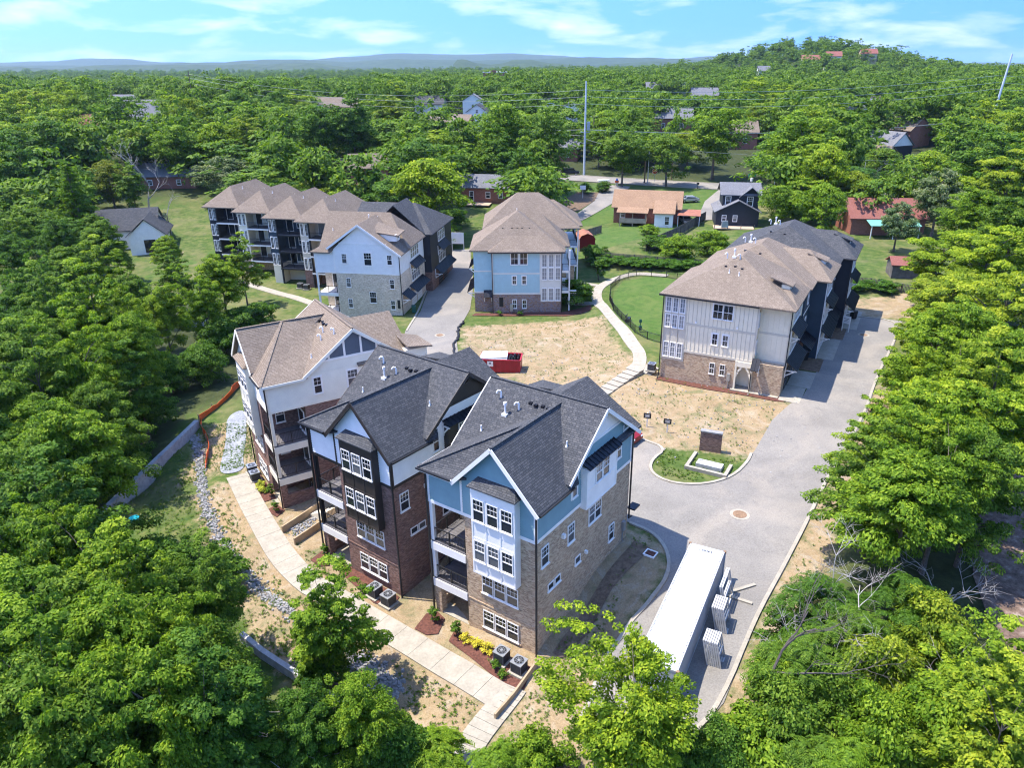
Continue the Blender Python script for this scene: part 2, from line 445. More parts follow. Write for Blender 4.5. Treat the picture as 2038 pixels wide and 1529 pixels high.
DIRT = [[(-11, 100), (-8.4, 79), (-14, 70), (-14, 62), (-4, 53), (7, 48), (9, 62), (20, 59), (28.6, 72), (26, 72), (14, 78.5), (10.5, 88), (9.3, 101), (3.5, 101.5)],
        [(-13, 43), (-2.5, 33.5), (-5, 30), (-14, 33.5), (-24, 45), (-32, 58), (-28, 60)],
        [(9, 29), (15.5, 39.5), (22, 50.5), (34, 70), (38, 75), (40, 73), (36, 66), (24, 49), (18, 38), (12, 27)],
        [(1, 37), (9, 47), (7.2, 48), (5, 38), (8, 36), (3, 27), (-4, 27), (-2, 33)],
        [(44, 98), (58, 96), (56, 108), (46, 106)],
        [(-31, 61), (-27, 63), (-29, 73), (-36, 71), (-34, 60)]]
DIRT.append([(-29, 62), (-18, 46.2), (-2, 33.5), (3, 36.5), (9, 46), (7, 48.5), (-12, 63), (-20, 68), (-30, 66)])
DIRT.append([(1, 36.5), (7.2, 47.6), (9.3, 46), (9.3, 43.5), (8, 40.8), (5.7, 38), (4, 35.4), (2, 32), (-1, 32)])
LAWN = [[(11, 108), (14, 119.5), (20, 121.5), (24, 118), (19, 92), (15.5, 89), (12.8, 93), (11.4, 103)],
        [(-75, 125), (-60, 160), (-38, 150), (-50, 135), (-64, 145)], [(8, 131), (34, 158), (24, 162), (8, 152)], [(-8, 150), (-8, 200), (60, 200), (60, 180)]]
FOREST = [[(-38, 50), (-39, 75), (-30, 84), (-28, 98), (-44, 104), (-60, 118), (-140, 130), (-140, -50), (-5, -50), (-4, 24), (-18, 34), (-30, 44)],
          [(17, 33), (24, 46), (38, 68), (52, 92), (60, 110), (140, 120), (140, -50), (5, -50), (5, 20)]]
md = np.zeros_like(gx); ml = np.zeros_like(gx); mf = np.zeros_like(gx)
for p in DIRT: md = np.maximum(md, poly_mask(gx, gy, p, 1.6))
for p in LAWN: ml = np.maximum(ml, poly_mask(gx, gy, p, .8))
for p in FOREST: mf = np.maximum(mf, poly_mask(gx, gy, p, 4))
mf = np.maximum(mf, sm_np(170, 240, np.hypot(gx, gy)))
def grid_mesh(name, X, Y, Z):
    ny, nx = X.shape
    me = bpy.data.meshes.new(name)
    co = np.stack([X, Y, Z], -1).reshape(-1, 3)
    i = np.arange(ny * nx).reshape(ny, nx)
    f = np.stack([i[:-1, :-1], i[:-1, 1:], i[1:, 1:], i[1:, :-1]], -1).reshape(-1, 4)
    quads(me, co, f); return me
def quads(me, co, f):
    me.vertices.add(len(co)); me.vertices.foreach_set('co', co.astype(np.float32).ravel())
    me.loops.add(f.size); me.loops.foreach_set('vertex_index', f.astype(np.int32).ravel())
    me.polygons.add(len(f)); me.polygons.foreach_set('loop_start', np.arange(0, f.size, f.shape[1], dtype=np.int32))
    me.update(calc_edges=True)
gm = grid_mesh('ground', gx, gy, gz)
at_ = gm.color_attributes.new('cover', 'FLOAT_COLOR', 'POINT')
at_.data.foreach_set('color', np.stack([md.ravel(), ml.ravel(), mf.ravel(), np.ones(md.size)], -1).astype(np.float32).ravel())
def ground_mat():
    m, nt, b = nodes_of('ground_cover'); co = objco(nt)
    a = N(nt, 'Attribute', attribute_name='cover'); sp = N(nt, 'SeparateColor'); nt.links.new(a.outputs['Color'], sp.inputs[0])
    n1 = noise(nt, .9, 9, co, .68); n2 = noise(nt, .16, 5, co, .6); n3 = noise(nt, 4.5, 5, co, .65)
    n5 = noise(nt, 14, 4, co, .6); n6 = noise(nt, .35, 7, co, .7, dist=1.2)
    grass = ramp(nt, n1, [(.28, (.028, .058, .010)), (.5, (.068, .105, .022)), (.72, (.155, .15, .052))])
    grass = mixc(nt, ramp(nt, n2, [(.45, (0, 0, 0)), (.65, (.55, .55, .55))]), grass, (.20, .165, .08))
    dirt = ramp(nt, n1, [(.25, (.155, .10, .05)), (.5, (.275, .195, .10)), (.75, (.37, .29, .165))])
    dirt = mixc(nt, ramp(nt, n2, [(.4, (0, 0, 0)), (.7, (.7, .7, .7))]), dirt, (.32, .20, .09))
    dirt = mixc(nt, ramp(nt, n6, [(.52, (0, 0, 0)), (.66, (.75, .75, .75))]), dirt, (.37, .32, .24))
    dirt = mixc(nt, ramp(nt, n3, [(.5, (0, 0, 0)), (.72, (.55, .55, .55))]), dirt, (.13, .095, .055))
    dirt = mixc(nt, ramp(nt, n6, [(.34, (.85, .85, .85)), (.49, (0, 0, 0))]), dirt, grass)
    dirt = mixc(nt, .3, dirt, ramp(nt, n5, [(.3, (.05, .035, .02)), (.7, (.45, .38, .27))]))
    lawn = ramp(nt, n1, [(.3, (.026, .068, .009)), (.7, (.072, .135, .022))])
    lawn = mixc(nt, ramp(nt, n6, [(.4, (0, 0, 0)), (.65, (.7, .7, .7))]), lawn, (.125, .15, .04))
    lawn = mixc(nt, .3, lawn, ramp(nt, n5, [(.3, (.01, .03, .004)), (.7, (.13, .2, .05))]))
    litter = ramp(nt, n1, [(.3, (.02, .03, .01)), (.7, (.06, .07, .025))])
    def edge(sock, lo=.35, hi=.65):
        mm = N(nt, 'MapRange'); nt.links.new(sock, mm.inputs[0])
        ad = N(nt, 'Math', operation='ADD'); sb = N(nt, 'Math', operation='MULTIPLY_ADD')
        nt.links.new(n1, sb.inputs[0]); sb.inputs[1].default_value = 1.3; sb.inputs[2].default_value = -.65
        nt.links.new(sock, ad.inputs[0]); nt.links.new(sb.outputs[0], ad.inputs[1])
        return ramp(nt, ad.outputs[0], [(lo, (0, 0, 0)), (hi, (1, 1, 1))])
    c = mixc(nt, edge(sp.outputs[0]), grass, dirt)
    c = mixc(nt, edge(sp.outputs[1], .45, .55), c, lawn)
    c = mixc(nt, edge(sp.outputs[2]), c, litter)
    nt.links.new(c, b.inputs['Base Color']); b.inputs['Roughness'].default_value = .95; b.inputs['Specular IOR Level'].default_value = .15
    bump(nt, b, n3, .6, .08); return m
gm.materials.append(ground_mat())
for p in gm.polygons: p.use_smooth = True
ground = link('ground', gm); tag(ground, kind='structure')

def drape(name, poly, mat, dz=.05, step=1.0, parent=None, kind='structure', smooth_n=0):
    if smooth_n:
        for _ in range(smooth_n):
            q = []
            for i in range(len(poly)):
                a = poly[i]; c = poly[(i + 1) % len(poly)]
                q += [(a[0] * .75 + c[0] * .25, a[1] * .75 + c[1] * .25), (a[0] * .25 + c[0] * .75, a[1] * .25 + c[1] * .75)]
            poly = q
    bm = bmesh.new(); vs = [bm.verts.new((p[0], p[1], 0)) for p in poly]; bm.faces.new(vs)
    xs = [p[0] for p in poly]; ys = [p[1] for p in poly]
    for ax, lo, hi in ((0, min(xs), max(xs)), (1, min(ys), max(ys))):
        q = math.ceil(lo / step) * step
        while q < hi:
            no = (1, 0, 0) if ax == 0 else (0, 1, 0); co = (q, 0, 0) if ax == 0 else (0, q, 0)
            bmesh.ops.bisect_plane(bm, geom=bm.verts[:] + bm.edges[:] + bm.faces[:], plane_co=co, plane_no=no)
            q += step
    bmesh.ops.triangulate(bm, faces=bm.faces[:])
    for v in bm.verts: v.co.z = terr(v.co.x, v.co.y) + dz
    bmesh.ops.recalc_face_normals(bm, faces=bm.faces[:])
    me = bpy.data.meshes.new(name); bm.to_mesh(me); bm.free(); me.materials.append(mat)
    if me.polygons and me.polygons[0].normal.z < 0: me.flip_normals()
    for p in me.polygons: p.use_smooth = True
    o = link(name, me, parent)
    if kind and parent is None: o['kind'] = kind
    return o
def densify(pts, step):
    out = [Vector(pts[0][:2])]
    for a, b in zip(pts[:-1], pts[1:]):
        a = Vector(a[:2]); b = Vector(b[:2]); n = max(1, int((b - a).length / step + .5))
        for i in range(1, n + 1): out.append(a.lerp(b, i / n))
    return out
def chaikin(pts, n=2):
    for _ in range(n):
        q = [pts[0]]
        for a, b in zip(pts[:-1], pts[1:]):
            q += [(a[0] * .75 + b[0] * .25, a[1] * .75 + b[1] * .25), (a[0] * .25 + b[0] * .75, a[1] * .25 + b[1] * .75)]
        pts = q + [pts[-1]]
    return pts
def strip(name, pts, w, h, mat, parent=None, z=None, below=.25, sm=2, kind='structure'):
    """a kerb or wall: a bar of width w following a line over the ground"""
    p = densify(chaikin(pts, sm), 1.0); m = MB(); k = len(p)
    L = []
    for i in range(k):
        d = (p[min(i + 1, k - 1)] - p[max(i - 1, 0)]).normalized(); n = Vector((-d.y, d.x)) * w / 2
        zz = (terr(*p[i]) if z is None else z)
        L.append((p[i] + n, p[i] - n, zz))
    for (a, b, z0), (c, d, z1) in zip(L[:-1], L[1:]):
        m.hexa([(a.x, a.y, z0 - below), (b.x, b.y, z0 - below), (d.x, d.y, z1 - below), (c.x, c.y, z1 - below)],
               [(a.x, a.y, z0 + h), (b.x, b.y, z0 + h), (d.x, d.y, z1 + h), (c.x, c.y, z1 + h)])
    o = m.build(name, mat, parent)
    if kind and parent is None: o['kind'] = kind
    return o
RNG = random.Random(5)
def slab_path(name, pts, w, slab=1.5, dz=.10, mat=None, sm=2):
    """a concrete walk: every slab is a piece of its own"""
    p = densify(chaikin(pts, sm), slab); k = len(p); WALKS.append((pts, w / 2 + .25))
    e = empty(name, (0, 0, 0)); e['kind'] = 'structure'
    L = []
    for i in range(k):
        d = (p[min(i + 1, k - 1)] - p[max(i - 1, 0)]).normalized(); n = Vector((-d.y, d.x)) * w / 2
        L.append((p[i] + n, p[i] - n, d))
    for (a, b, d0), (c, d, d1) in zip(L[:-1], L[1:]):
        g = .012
        a2 = a + d0 * g; b2 = b + d0 * g; c2 = c - d1 * g; d2 = d - d1 * g
        q = [(v.x, v.y, terr(v.x, v.y) + dz + RNG.uniform(-.004, .004)) for v in (a2, b2, d2, c2)]
        MB().hexa([(x, y, z - .2) for x, y, z in q], q).build('slab', mat or CONC, e)
    return e

road_r = [(8.3, 29), (10.6, 31.3), (14.2, 37.8), (17.9, 43.5), (21, 48.4), (25, 54.9), (33.3, 67.2), (38, 76), (44.7, 86.8), (49.9, 96)]
ROADP = road_r + [(44.0, 99.0), (38.6, 91), (33.4, 81), (28.4, 72), (26.5, 70.2), (23.5, 66.5), (20.2, 60.5), (19, 58.6), (17, 56), (14.3, 54.9), (11.7, 55.1), (10.3, 56.6), (10.2, 58.6), (12, 61), (10, 63), (4, 62),
      (0, 66), (-6, 74), (-8.6, 79), (-10, 86), (-11, 93), (-11.2, 100), (-10.5, 108), (-10.9, 118), (-11.5, 126), (-12.5, 134), (-13.4, 143), (-17, 143), (-18.4, 132), (-18.4, 120), (-18, 107), (-18.8, 98), (-18, 90), (-15, 80), (-12, 66),
      (-10, 62.5), (-2, 55.5), (7.4, 48.8), (8.5, 48), (9.5, 46.4), (9.5, 44), (8.2, 40.8), (5.9, 38), (4.2, 35.5), (2.5, 31)]
road = drape('road', ROADP, ASPH, .06, 1.2)
WALKS = []
for nm, pts in (('kerb', [(8.1, 29), (10.4, 31.2), (14, 37.8), (17.7, 43.5), (20.9, 48.5), (24.8, 55), (33.1, 67.3), (37.8, 76), (44.5, 86.8), (49.8, 96), (44.2, 98.2)]),
                ('kerb', [(2.3, 31), (4.2, 35.6), (5.9, 38.1), (8.2, 40.8), (9.4, 43), (9.6, 45.4), (8.9, 47.6), (7.2, 48.9)]),
                ('kerb', [(10, 63), (12.1, 61), (10.2, 58.9), (10.0, 56.7), (11.6, 55), (14.3, 54.7), (17, 55.9), (19, 58.4), (19.7, 59.9)]),
                ('kerb', [(-11.3, 100), (-11.6, 93), (-10.6, 86), (-9, 79)] if False else [(-18.6, 98), (-18.3, 107), (-18.6, 118), (-18.6, 130)])):
    strip(nm, pts, .26, .15, CONC, sm=2)
slab_path('walkway', [(-28.6, 60.6), (-23, 51.8), (-18.2, 45.4), (-15, 43.2), (-9, 38.8), (-2.2, 33.8)], 2.0, 1.6)
slab_path('walkway', [(-1.5, 34.6), (-2.6, 32.8), (-3.9, 30.6), (-4.6, 28.5), (-3.4, 26)], 1.7, 1.5)
slab_path('walkway', [(11.4, 79.2), (12.6, 84), (12.2, 91), (9.9, 103), (8.9, 111), (9.8, 117), (13, 121.6), (16.5, 123.7), (21.7, 121)], 1.6, 1.5)
slab_path('walkway', [(10.3, 117.5), (4.5, 121)], 1.2, 1.5, sm=0)
slab_path('walkway', [(9.4, 109), (5.5, 110.5)], 1.2, 1.5, sm=0)
slab_path('walkway', [(-55, 129.6), (-47, 123.5), (-39.4, 117.4), (-34, 112.5)], 1.6, 1.6)
slab_path('walkway', [(13.6, 79.2), (10.9, 81.2)], 2.2, 1.4, sm=0)
# garden steps, every step a piece of its own
st = empty('garden_steps', (0, 0, 0), label='pale concrete steps with wide treads climbing beside the cream townhouse', cat='steps')
for i in range(7):
    a = Vector((7.0, 74.3)); d = Vector((4.6, 5.2)).normalized(); n = Vector((-d.y, d.x))
    p = a + d * (i * .98); q = p + d * 1.0; zz = 2.45 + i * .13
    MB().hexa([(v.x, v.y, zz - .8) for v in (p + n * .85, p - n * .85, q - n * .85, q + n * .85)], [(v.x, v.y, zz + .13) for v in (p + n * .85, p - n * .85, q - n * .85, q + n * .85)]).build('step', CONC, st)
# ---------------------------------------------------------------- house kit (local axes: x along the front, y into the house, z up)
class House:
    def __init__(s, name, label, cat, ox, oy, oz, th, group=None):
        s.e = empty(name, (ox, oy, oz), -R(th), label, cat, group)
    def part(s, name, mb, mat, parent=None): return mb.build(name, mat, parent or s.e)
FACES = {'front': (0, -1), 'right': (1, 0), 'left': (-1, 0), 'rear': (0, 1)}
FROT = {'front': 0.0, 'right': math.pi / 2, 'rear': math.pi, 'left': -math.pi / 2}
WCACHE = {}
def window_meshes(w, h, style, frame, trim):
    key = (round(w, 2), round(h, 2), style, frame.name, trim)
    if key in WCACHE: return WCACHE[key]
    f = MB(); g = MB(); mu = MB(); t = .055; d = .07
    x0, x1 = -w / 2, w / 2
    for a in ((x0, 0, x0 + t, h), (x1 - t, 0, x1, h), (x0 + t, 0, x1 - t, t), (x0 + t, h - t, x1 - t, h)):
        f.box(a[0], -d, a[1], a[2], 0, a[3])
    f.box(x0 - .05, -d - .05, -.07, x1 + .05, -.002, -.001)
    if trim:
        tw = trim
        for a in ((x0 - tw, -.071, x0 - .001, h + tw), (x1 + .001, -.071, x1 + tw, h + tw), (x0, h + .001, x1, h + tw), (x0 - .06, -tw, x1 + .06, -.072)):
            f.box(a[0], -.035, a[1], a[2], -.001, a[3])
    g.box(x0 + t, -.03, t, x1 - t, -.01, h - t)
    if style == 'sash':
        f.box(x0 + t, -.062, h * .5 - .035, x1 - t, -.031, h * .5 + .035)
        n = 3 if w > .7 else 2
        for k in range(1, n):
            xx = x0 + w * k / n; mu.box(xx - .011, -.045, h * .5 + .036, xx + .011, -.031, h - t - .001)
        mu.box(x0 + t + .001, -.047, h * .75 - .011, x1 - t - .001, -.032, h * .75 + .011)
    elif style == 'grid':
        mu.box(-.014, -.047, t + .001, .014, -.031, h - t - .001)
        for k in (1, 2, 3)[:max(1, int(h / .7))]:
            zz = h * k / (max(1, int(h / .7)) + 1); mu.box(x0 + t + .001, -.049, zz - .014, x1 - t - .001, -.032, zz + .014)
    elif style == 'grid6':
        f.box(x0 + t, -.062, h * .5 - .03, x1 - t, -.031, h * .5 + .03)
        mu.box(-.014, -.047, t + .001, .014, -.031, h - t - .001)
    r = (f.mesh('window', frame), g.mesh('pane', GLASS), mu.mesh('muntin', frame) if mu.v else None)
    WCACHE[key] = r; return r
def window(H, face, u, z, w, h, style='sash', off=0.0, frame=None, trim=.10, glass=None, W=0, D=0, at=0.0):
    """u is the position along the wall (x on front/rear, y on the sides); at is the wall's own x or y"""
    frame = frame or WHITE
    me = window_meshes(w, h, style, frame, trim)
    if face in ('front', 'rear'): loc = (u, at + FACES[face][1] * off, z)
    else: loc = (at + FACES[face][0] * off, u, z)
    o = link('window', me[0], H.e, loc, FROT[face])
    p = link('pane', me[1], o)
    if glass is not None:
        p2 = me[1].copy(); p2.materials[0] = glass; p.data = p2
    if me[2]: link('muntin', me[2], o)
    return o
def door(H, face, u, z, w=.95, h=2.1, mat=None, at=0.0, glass=True):
    loc = (u, at, z) if face in ('front', 'rear') else (at, u, z)
    m = MB(); m.box(-w / 2, -.06, 0, w / 2, -.005, h)
    o = m.build('door', mat or BLACKP, H.e, loc, FROT[face])
    if glass: MB().box(-w / 2 + .14, -.075, .35, w / 2 - .14, -.061, h - .16).build('pane', GLASS, o)
    MB().box(w / 2 - .12, -.11, .95, w / 2 - .08, -.062, 1.1).build('handle', STEEL, o)
    return o
def hip_roof(m, x0, y0, x1, y1, z0, zr, axis='y', th=.16, i0=None, i1=None):
    """hip roof over a rectangle, ridge along axis; i0/i1 are the hip runs at the two ends (0 = gable)"""
    if axis == 'y':
        hw = (x1 - x0) / 2; cx = (x0 + x1) / 2
        i0 = hw if i0 is None else i0; i1 = hw if i1 is None else i1
        A = (cx, y0 + i0, zr); B = (cx, y1 - i1, zr)
        m.slab([(x0, y1, z0), (x0, y0, z0), A, B], th); m.slab([(x1, y0, z0), (x1, y1, z0), B, A], th)
        if i0 > .01: m.slab([(x0, y0, z0), (x1, y0, z0), A], th)
        if i1 > .01: m.slab([(x1, y1, z0), (x0, y1, z0), B], th)
    else:
        hw = (y1 - y0) / 2; cy = (y0 + y1) / 2
        i0 = hw if i0 is None else i0; i1 = hw if i1 is None else i1
        A = (x0 + i0, cy, zr); B = (x1 - i1, cy, zr)
        m.slab([(x0, y0, z0), (x1, y0, z0), B, A], th); m.slab([(x1, y1, z0), (x0, y1, z0), A, B], th)
        if i0 > .01: m.slab([(x0, y1, z0), (x0, y0, z0), A], th)
        if i1 > .01: m.slab([(x1, y0, z0), (x1, y1, z0), B], th)
    return A, B
def vent_pipe(parent, x, y, z, kind='pipe'):
    m = MB()
    if kind == 'pipe':
        m.cyl(0, 0, -.1, .36, .05, 8); m.cyl(0, 0, -.12, .08, .12, 8, .06)
        return m.build('vent_pipe', WHITE, parent, (x, y, z))
    if kind == 'goose':
        m.tube([(0, 0, -.1), (0, 0, .38), (-.05, -.04, .5), (-.15, -.12, .53), (-.22, -.18, .44), (-.23, -.19, .34)], [.065] * 6, 8)
        return m.build('vent_pipe', WHITE, parent, (x, y, z))
    if kind == 'tall':
        m.cyl(0, 0, -.1, .7, .065, 8); m.box(-.2, -.2, -.12, .2, .2, .06); m.cyl(0, 0, .7, .82, .12, 10); m.cyl(0, 0, .85, .9, .11, 10)
        return m.build('vent_pipe', WHITE, parent, (x, y, z))
    m.box(-.12, -.12, -.1, .12, .12, .08)
    return m.build('roof_vent', AWN, parent, (x, y, z))
def downspout(H, x, y, z0, z1, mat=None, nx=0, ny=-1):
    m = MB(); m.box(x - .05, y - .05, z0, x + .05, y + .05, z1)
    m.beam((x, y, z0 + .1), (x + nx * .5, y + ny * .5, z0 - .05), .1, .1)
    return m.build('downspout', mat or BLACKP, H.e)
def railing(H, p, q, z, h=1.0, mat=None):
    """metal balcony railing between two local points"""
    p = Vector((p[0], p[1], z)); q = Vector((q[0], q[1], z)); L = (q - p).length; m = MB()
    m.beam(p + Vector((0, 0, h)), q + Vector((0, 0, h)), .06, .05); m.beam(p + Vector((0, 0, .1)), q + Vector((0, 0, .1)), .04, .04)
    n = int(L / .125)
    for i in range(1, n):
        c = p.lerp(q, i / n); m.box(c.x - .01, c.y - .01, z + .1, c.x + .01, c.y + .01, z + h)
    o = m.build('railing', mat or BLACKP, H.e)
    for t in ([0.02, .5, .98] if L > 2 else [.02, .98]):
        c = p.lerp(q, t); MB().box(c.x - .04, c.y - .04, z, c.x + .04, c.y + .04, z + h + .06).build('post', mat or BLACKP, o)
    return o
def awning(H, face, u0, u1, z0, z1, out, at, mat=None):
    """a standing-seam pent roof on brackets"""
    m = MB(); s = FACES[face]
    def P(u, o, z): return (u, at + s[1] * o, z) if face in ('front', 'rear') else (at + s[0] * o, u, z)
    pts = [P(u0, out, z0), P(u1, out, z0), P(u1, .01, z1), P(u0, .01, z1)]
    if (face in ('left', 'rear')): pts = [pts[1], pts[0], pts[3], pts[2]]
    m.slab(pts, .06)
    n = max(2, int(abs(u1 - u0) / .4))
    for i in range(n + 1):
        u = u0 + (u1 - u0) * i / n
        m.beam(Vector(P(u, out, z0 + .02)), Vector(P(u, .02, z1 + .02)), .03, .05)
    o = m.build('awning', mat or AWN, H.e)
    b = MB()
    for u in (u0 + .06, u1 - .06):
        b.beam(P(u, .05, z0 - .75), P(u, out * .85, z0 - .07), .1, .1); b.beam(P(u, .05, z0 - .12), P(u, out * .95, z0 - .12), .1, .1); b.beam(P(u, .06, z0 - .9), P(u, .06, z1 - .25), .1, .1, (1, 0, 0))
    b.build('bracket', WHITE if mat is None else mat, o)
    return o
def battens(H, face, u0, u1, z0, z1, mat, at, sp=.42):
    n = max(1, int(abs(u1 - u0) / sp + .5)); me = MB().box(-.025, -.03, 0, .025, 0, z1 - z0).mesh('batten', mat)
    for i in range(n + 1):
        u = u0 + (u1 - u0) * i / n
        loc = (u, at, z0) if face in ('front', 'rear') else (at, u, z0)
        link('batten', me, H.e, loc, FROT[face])
def ac_unit(x, y, z, label, group=None, rz=0.0):
    e = empty('air_conditioner', (x, y, z), rz, label, 'air conditioner', group)
    m = MB(); m.box(-.4, -.4, 0, .4, .4, .75); m.build('cabinet', ACGREY, e)
    m = MB()
    for i in range(9):
        zz = .08 + i * .072; m.box(-.415, -.36, zz, -.401, .36, zz + .03); m.box(.401, -.36, zz, .415, .36, zz + .03); m.box(-.36, -.415, zz, .36, -.401, zz + .03); m.box(-.36, .401, zz, .36, .415, zz + .03)
    m.build('louvre', BLACKP, e)
    m = MB(); m.box(-.43, -.43, .751, .43, .43, .80); m.build('top_panel', STEEL, e)
    m = MB(); m.cyl(0, 0, .801, .815, .33, 20); f = m.build('fan_well', BLACKP, e)
    m = MB()
    for k in range(8):
        a = k * math.pi / 4; m.beam((0, 0, .83), (.33 * math.cos(a), .33 * math.sin(a), .83), .02, .015)
    for k in range(20):
        a = k * math.pi / 10; b2 = (k + 1) * math.pi / 10
        for r_ in (.33, .2): m.beam((r_ * math.cos(a), r_ * math.sin(a), .83), (r_ * math.cos(b2), r_ * math.sin(b2), .83), .016, .014)
    m.cyl(0, 0, .817, .84, .1, 10)
    m.build('fan_guard', STEEL, e)
    m = MB(); m.box(-.55, -.55, -.14, .55, .55, -.002); m.build('pad', CONC, e)
    return e
# ---------------------------------------------------------------- the three tall houses on the front walk
def front_house(name, label, ox, oy, th, W, mir, brick, sid, trim, roofm, bay, gable, rearz, sidebay, zb=0.0):
    H = House(name, label, 'house', ox, oy, zb, th); D = 12.3; ZE = 12.0; ZS = 9.2
    X = (lambda x: W - x) if mir else (lambda x: x)
    def bx(m, x0, y0, z0, x1, y1, z1):
        a, b = sorted((X(x0), X(x1))); m.box(a, y0, z0, b, y1, z1)
    lf, rf = ('right', 'left') if mir else ('left', 'right')     # balcony side, gable side
    fx = lambda f: -1 if f == 'left' else 1
    xL, xR = X(0), X(W)
    # walls
    m = MB(); bx(m, 3.0, 0, -.6, W, D, ZS); bx(m, 0, 3.0, -.6, 3.0 - .002, D, ZS); H.part('wall', m, brick)
    m = MB(); bx(m, 0, 0, -.6, .55, .55, 2.2); H.part('pier', m, brick)
    m = MB(); bx(m, 0.02, .56, -.6, .3, 3.0, 1.0 if not mir else 1.2); H.part('low_wall', m, brick)
    m = MB(); bx(m, .05, .05, -.5, 2.99, 2.99, .12); H.part('porch_floor', m, CONC)
    m = MB(); bx(m, 1.2, -.55, -.5, 2.9, -.001, -.02); H.part('step', m, CONC)
    m = MB(); bx(m, .02, .02, ZS, W - .02, D - .02, ZE - .05); H.part('upper_wall', m, sid)
    # lapped boards
    m = MB()
    def lapx(a, b, n, z0, z1, xr=None): m.lap(a, b, n, z0, z1, xr)
    gl, gr = 2.75, W                                                     # front gable span
    gp, gz = 5.65, 15.0
    lapx((0.1, 0), (W - .1, 0), (0, -1), ZS + .22, ZE - .02)
    L = W - .2
    def gspan(z):
        f = (z - ZE) / (gz - ZE); a, b = sorted((X(gl + (gp - gl) * f), X(gr + (gp - gr) * f))); return (a - .1, b - .1)
    m.lap((.1, 0), (W - .1, 0), (0, -1), ZE, gz - .3, gspan)
    for f, x in ((lf, xL), (rf, xR)):
        s = fx(f)
        a, b = ((x, .1), (x, D - .1)) if s > 0 else ((x, D - .1), (x, .1))
        m.lap(a, b, (s, 0), ZS + .22, ZE - .02)
        y0, y1, yp, zp = 3.3, 12.4, 7.7, 15.35
        def sspan(z, s=s):
            q = (z - ZE) / (zp - ZE); p0 = y0 + (yp - y0) * q; p1 = y1 + (yp - y1) * q
            return (p0 - .1, p1 - .1) if s > 0 else (D - .1 - p1, D - .1 - p0)
        m.lap(a, b, (s, 0), ZE, (13.3 if f == rf else zp - .3), sspan)
    m.lap((W - .1, D), (.1, D), (0, 1), ZS + .22, ZE - .02)
    H.part('siding', m, sid)
    # gable panel on the gable side, above the siding
    m = MB(); s = fx(rf); xx = xR + s * .02
    def yr(z): q = (z - ZE) / (15.35 - ZE); return (3.3 + 4.4 * q, 12.4 - 4.7 * q)
    a0, b0 = yr(13.3); m.poly([(xx, a0, 13.3), (xx, b0, 13.3), (xx, 7.7, 15.3)] if s > 0 else [(xx, b0, 13.3), (xx, a0, 13.3), (xx, 7.7, 15.3)])
    if gable is not None:
        H.part('gable_panel', m, gable[0])
        if gable[1]:
            m = MB(); xx = xR + s * .03
            q0, q1 = yr(13.42)
            m.poly([(xx, q0 + .15, 13.42), (xx, q1 - .15, 13.42), (xx, 7.7, 15.1)][::1 if s > 0 else -1]); gp_ = H.part('gable_panel', m, gable[1])
            m = MB()
            for yy in (5.6, 7.0, 8.4, 9.8): 
                zt = 15.1 - abs(yy - 7.7) * .74
                m.box(min(xx, xx + s * .04), yy - .09, 13.43, max(xx, xx + s * .04), yy + .09, zt)
            m.build('mullion', trim, gp_)
    if mir:                                                              # blue gable lights on the balcony side
        sl_ = fx(lf); xx = xL + sl_ * .05; q0, q1 = yr(13.0)
        m = MB(); m.poly([(xx, q0 + .35, 13.0), (xx, q1 - .35, 13.0), (xx, 7.7, 15.0)][::1 if sl_ > 0 else -1]); gp_ = H.part('gable_panel', m, paint('slate_blue_panel', (.07, .10, .14), .4, .1))
        m = MB(); x2 = xx + sl_ * .05; ml_ = lambda v: (min(xx + sl_ * .001, x2), max(xx + sl_ * .001, x2))[v]
        for yy in (5.5, 6.9, 8.4, 9.8): m.box(ml_(0), yy - .09, 12.99, ml_(1), yy + .09, 14.95 - abs(yy - 7.7) * .66)
        m.box(ml_(0), q0 + .2, 12.8, ml_(1), q1 - .2, 12.98); m.build('mullion', WHITE, gp_)
        for yy, w_ in ((4.3, .7), (7.4, .95), (10.6, .7)): window(H, lf, yy, 10.1, w_, 1.5, 'sash', off=.03, at=xL, trim=.1)
        for yy in (5.0, 9.0): window(H, lf, yy, 6.9, .85, 1.45, 'sash', at=xL, trim=0); window(H, lf, yy, 3.7, .85, 1.45, 'sash', at=xL, trim=0)
    m = MB(); a0, b0 = yr(13.25); m.box(min(xR, xR + s * .06), a0, 13.18, max(xR, xR + s * .06), b0, 13.32)
    H.part('frieze', m, trim)
    # trim bands and corner boards
    m = MB()
    m.box(-.06, -.06, ZS - .02, W + .06, -.001, ZS + .22); m.box(-.06, D + .001, ZS - .02, W + .06, D + .06, ZS + .22)
    m.box(-.06, 0, ZS - .02, -.001, D, ZS + .22); m.box(W + .001, 0, ZS - .02, W + .06, D, ZS + .22)
    H.part('band', m, trim)
    for cx_, cy_ in ((0, 0), (W, 0), (X(2.85), 0), (0, D), (W, D)):
        m = MB()
        if cx_ in (0, W):
            sx = -1 if cx_ == 0 else 1; sy = -1 if cy_ == 0 else 1
            m.box(min(cx_ + sx * .055, cx_ - sx * .12), min(cy_, cy_ + sy * .055), ZS + .221, max(cx_ + sx * .055, cx_ - sx * .12), max(cy_, cy_ + sy * .055), ZE - .02)
            m.box(min(cx_, cx_ + sx * .054), min(cy_ - sy * .001, cy_ - sy * .13), ZS + .221, max(cx_, cx_ + sx * .054), max(cy_ - sy * .001, cy_ - sy * .13), ZE - .02)
        else: m.box(cx_ - .08, -.055, ZS + .221, cx_ + .08, 0, ZE - .02)
        H.part('corner_board', m, trim)
    # roof: main gable, front gable, hip over the balcony corner, rear gable and rear bump-out
    rf_ = MB(); o = .45
    zE = ZE + .06
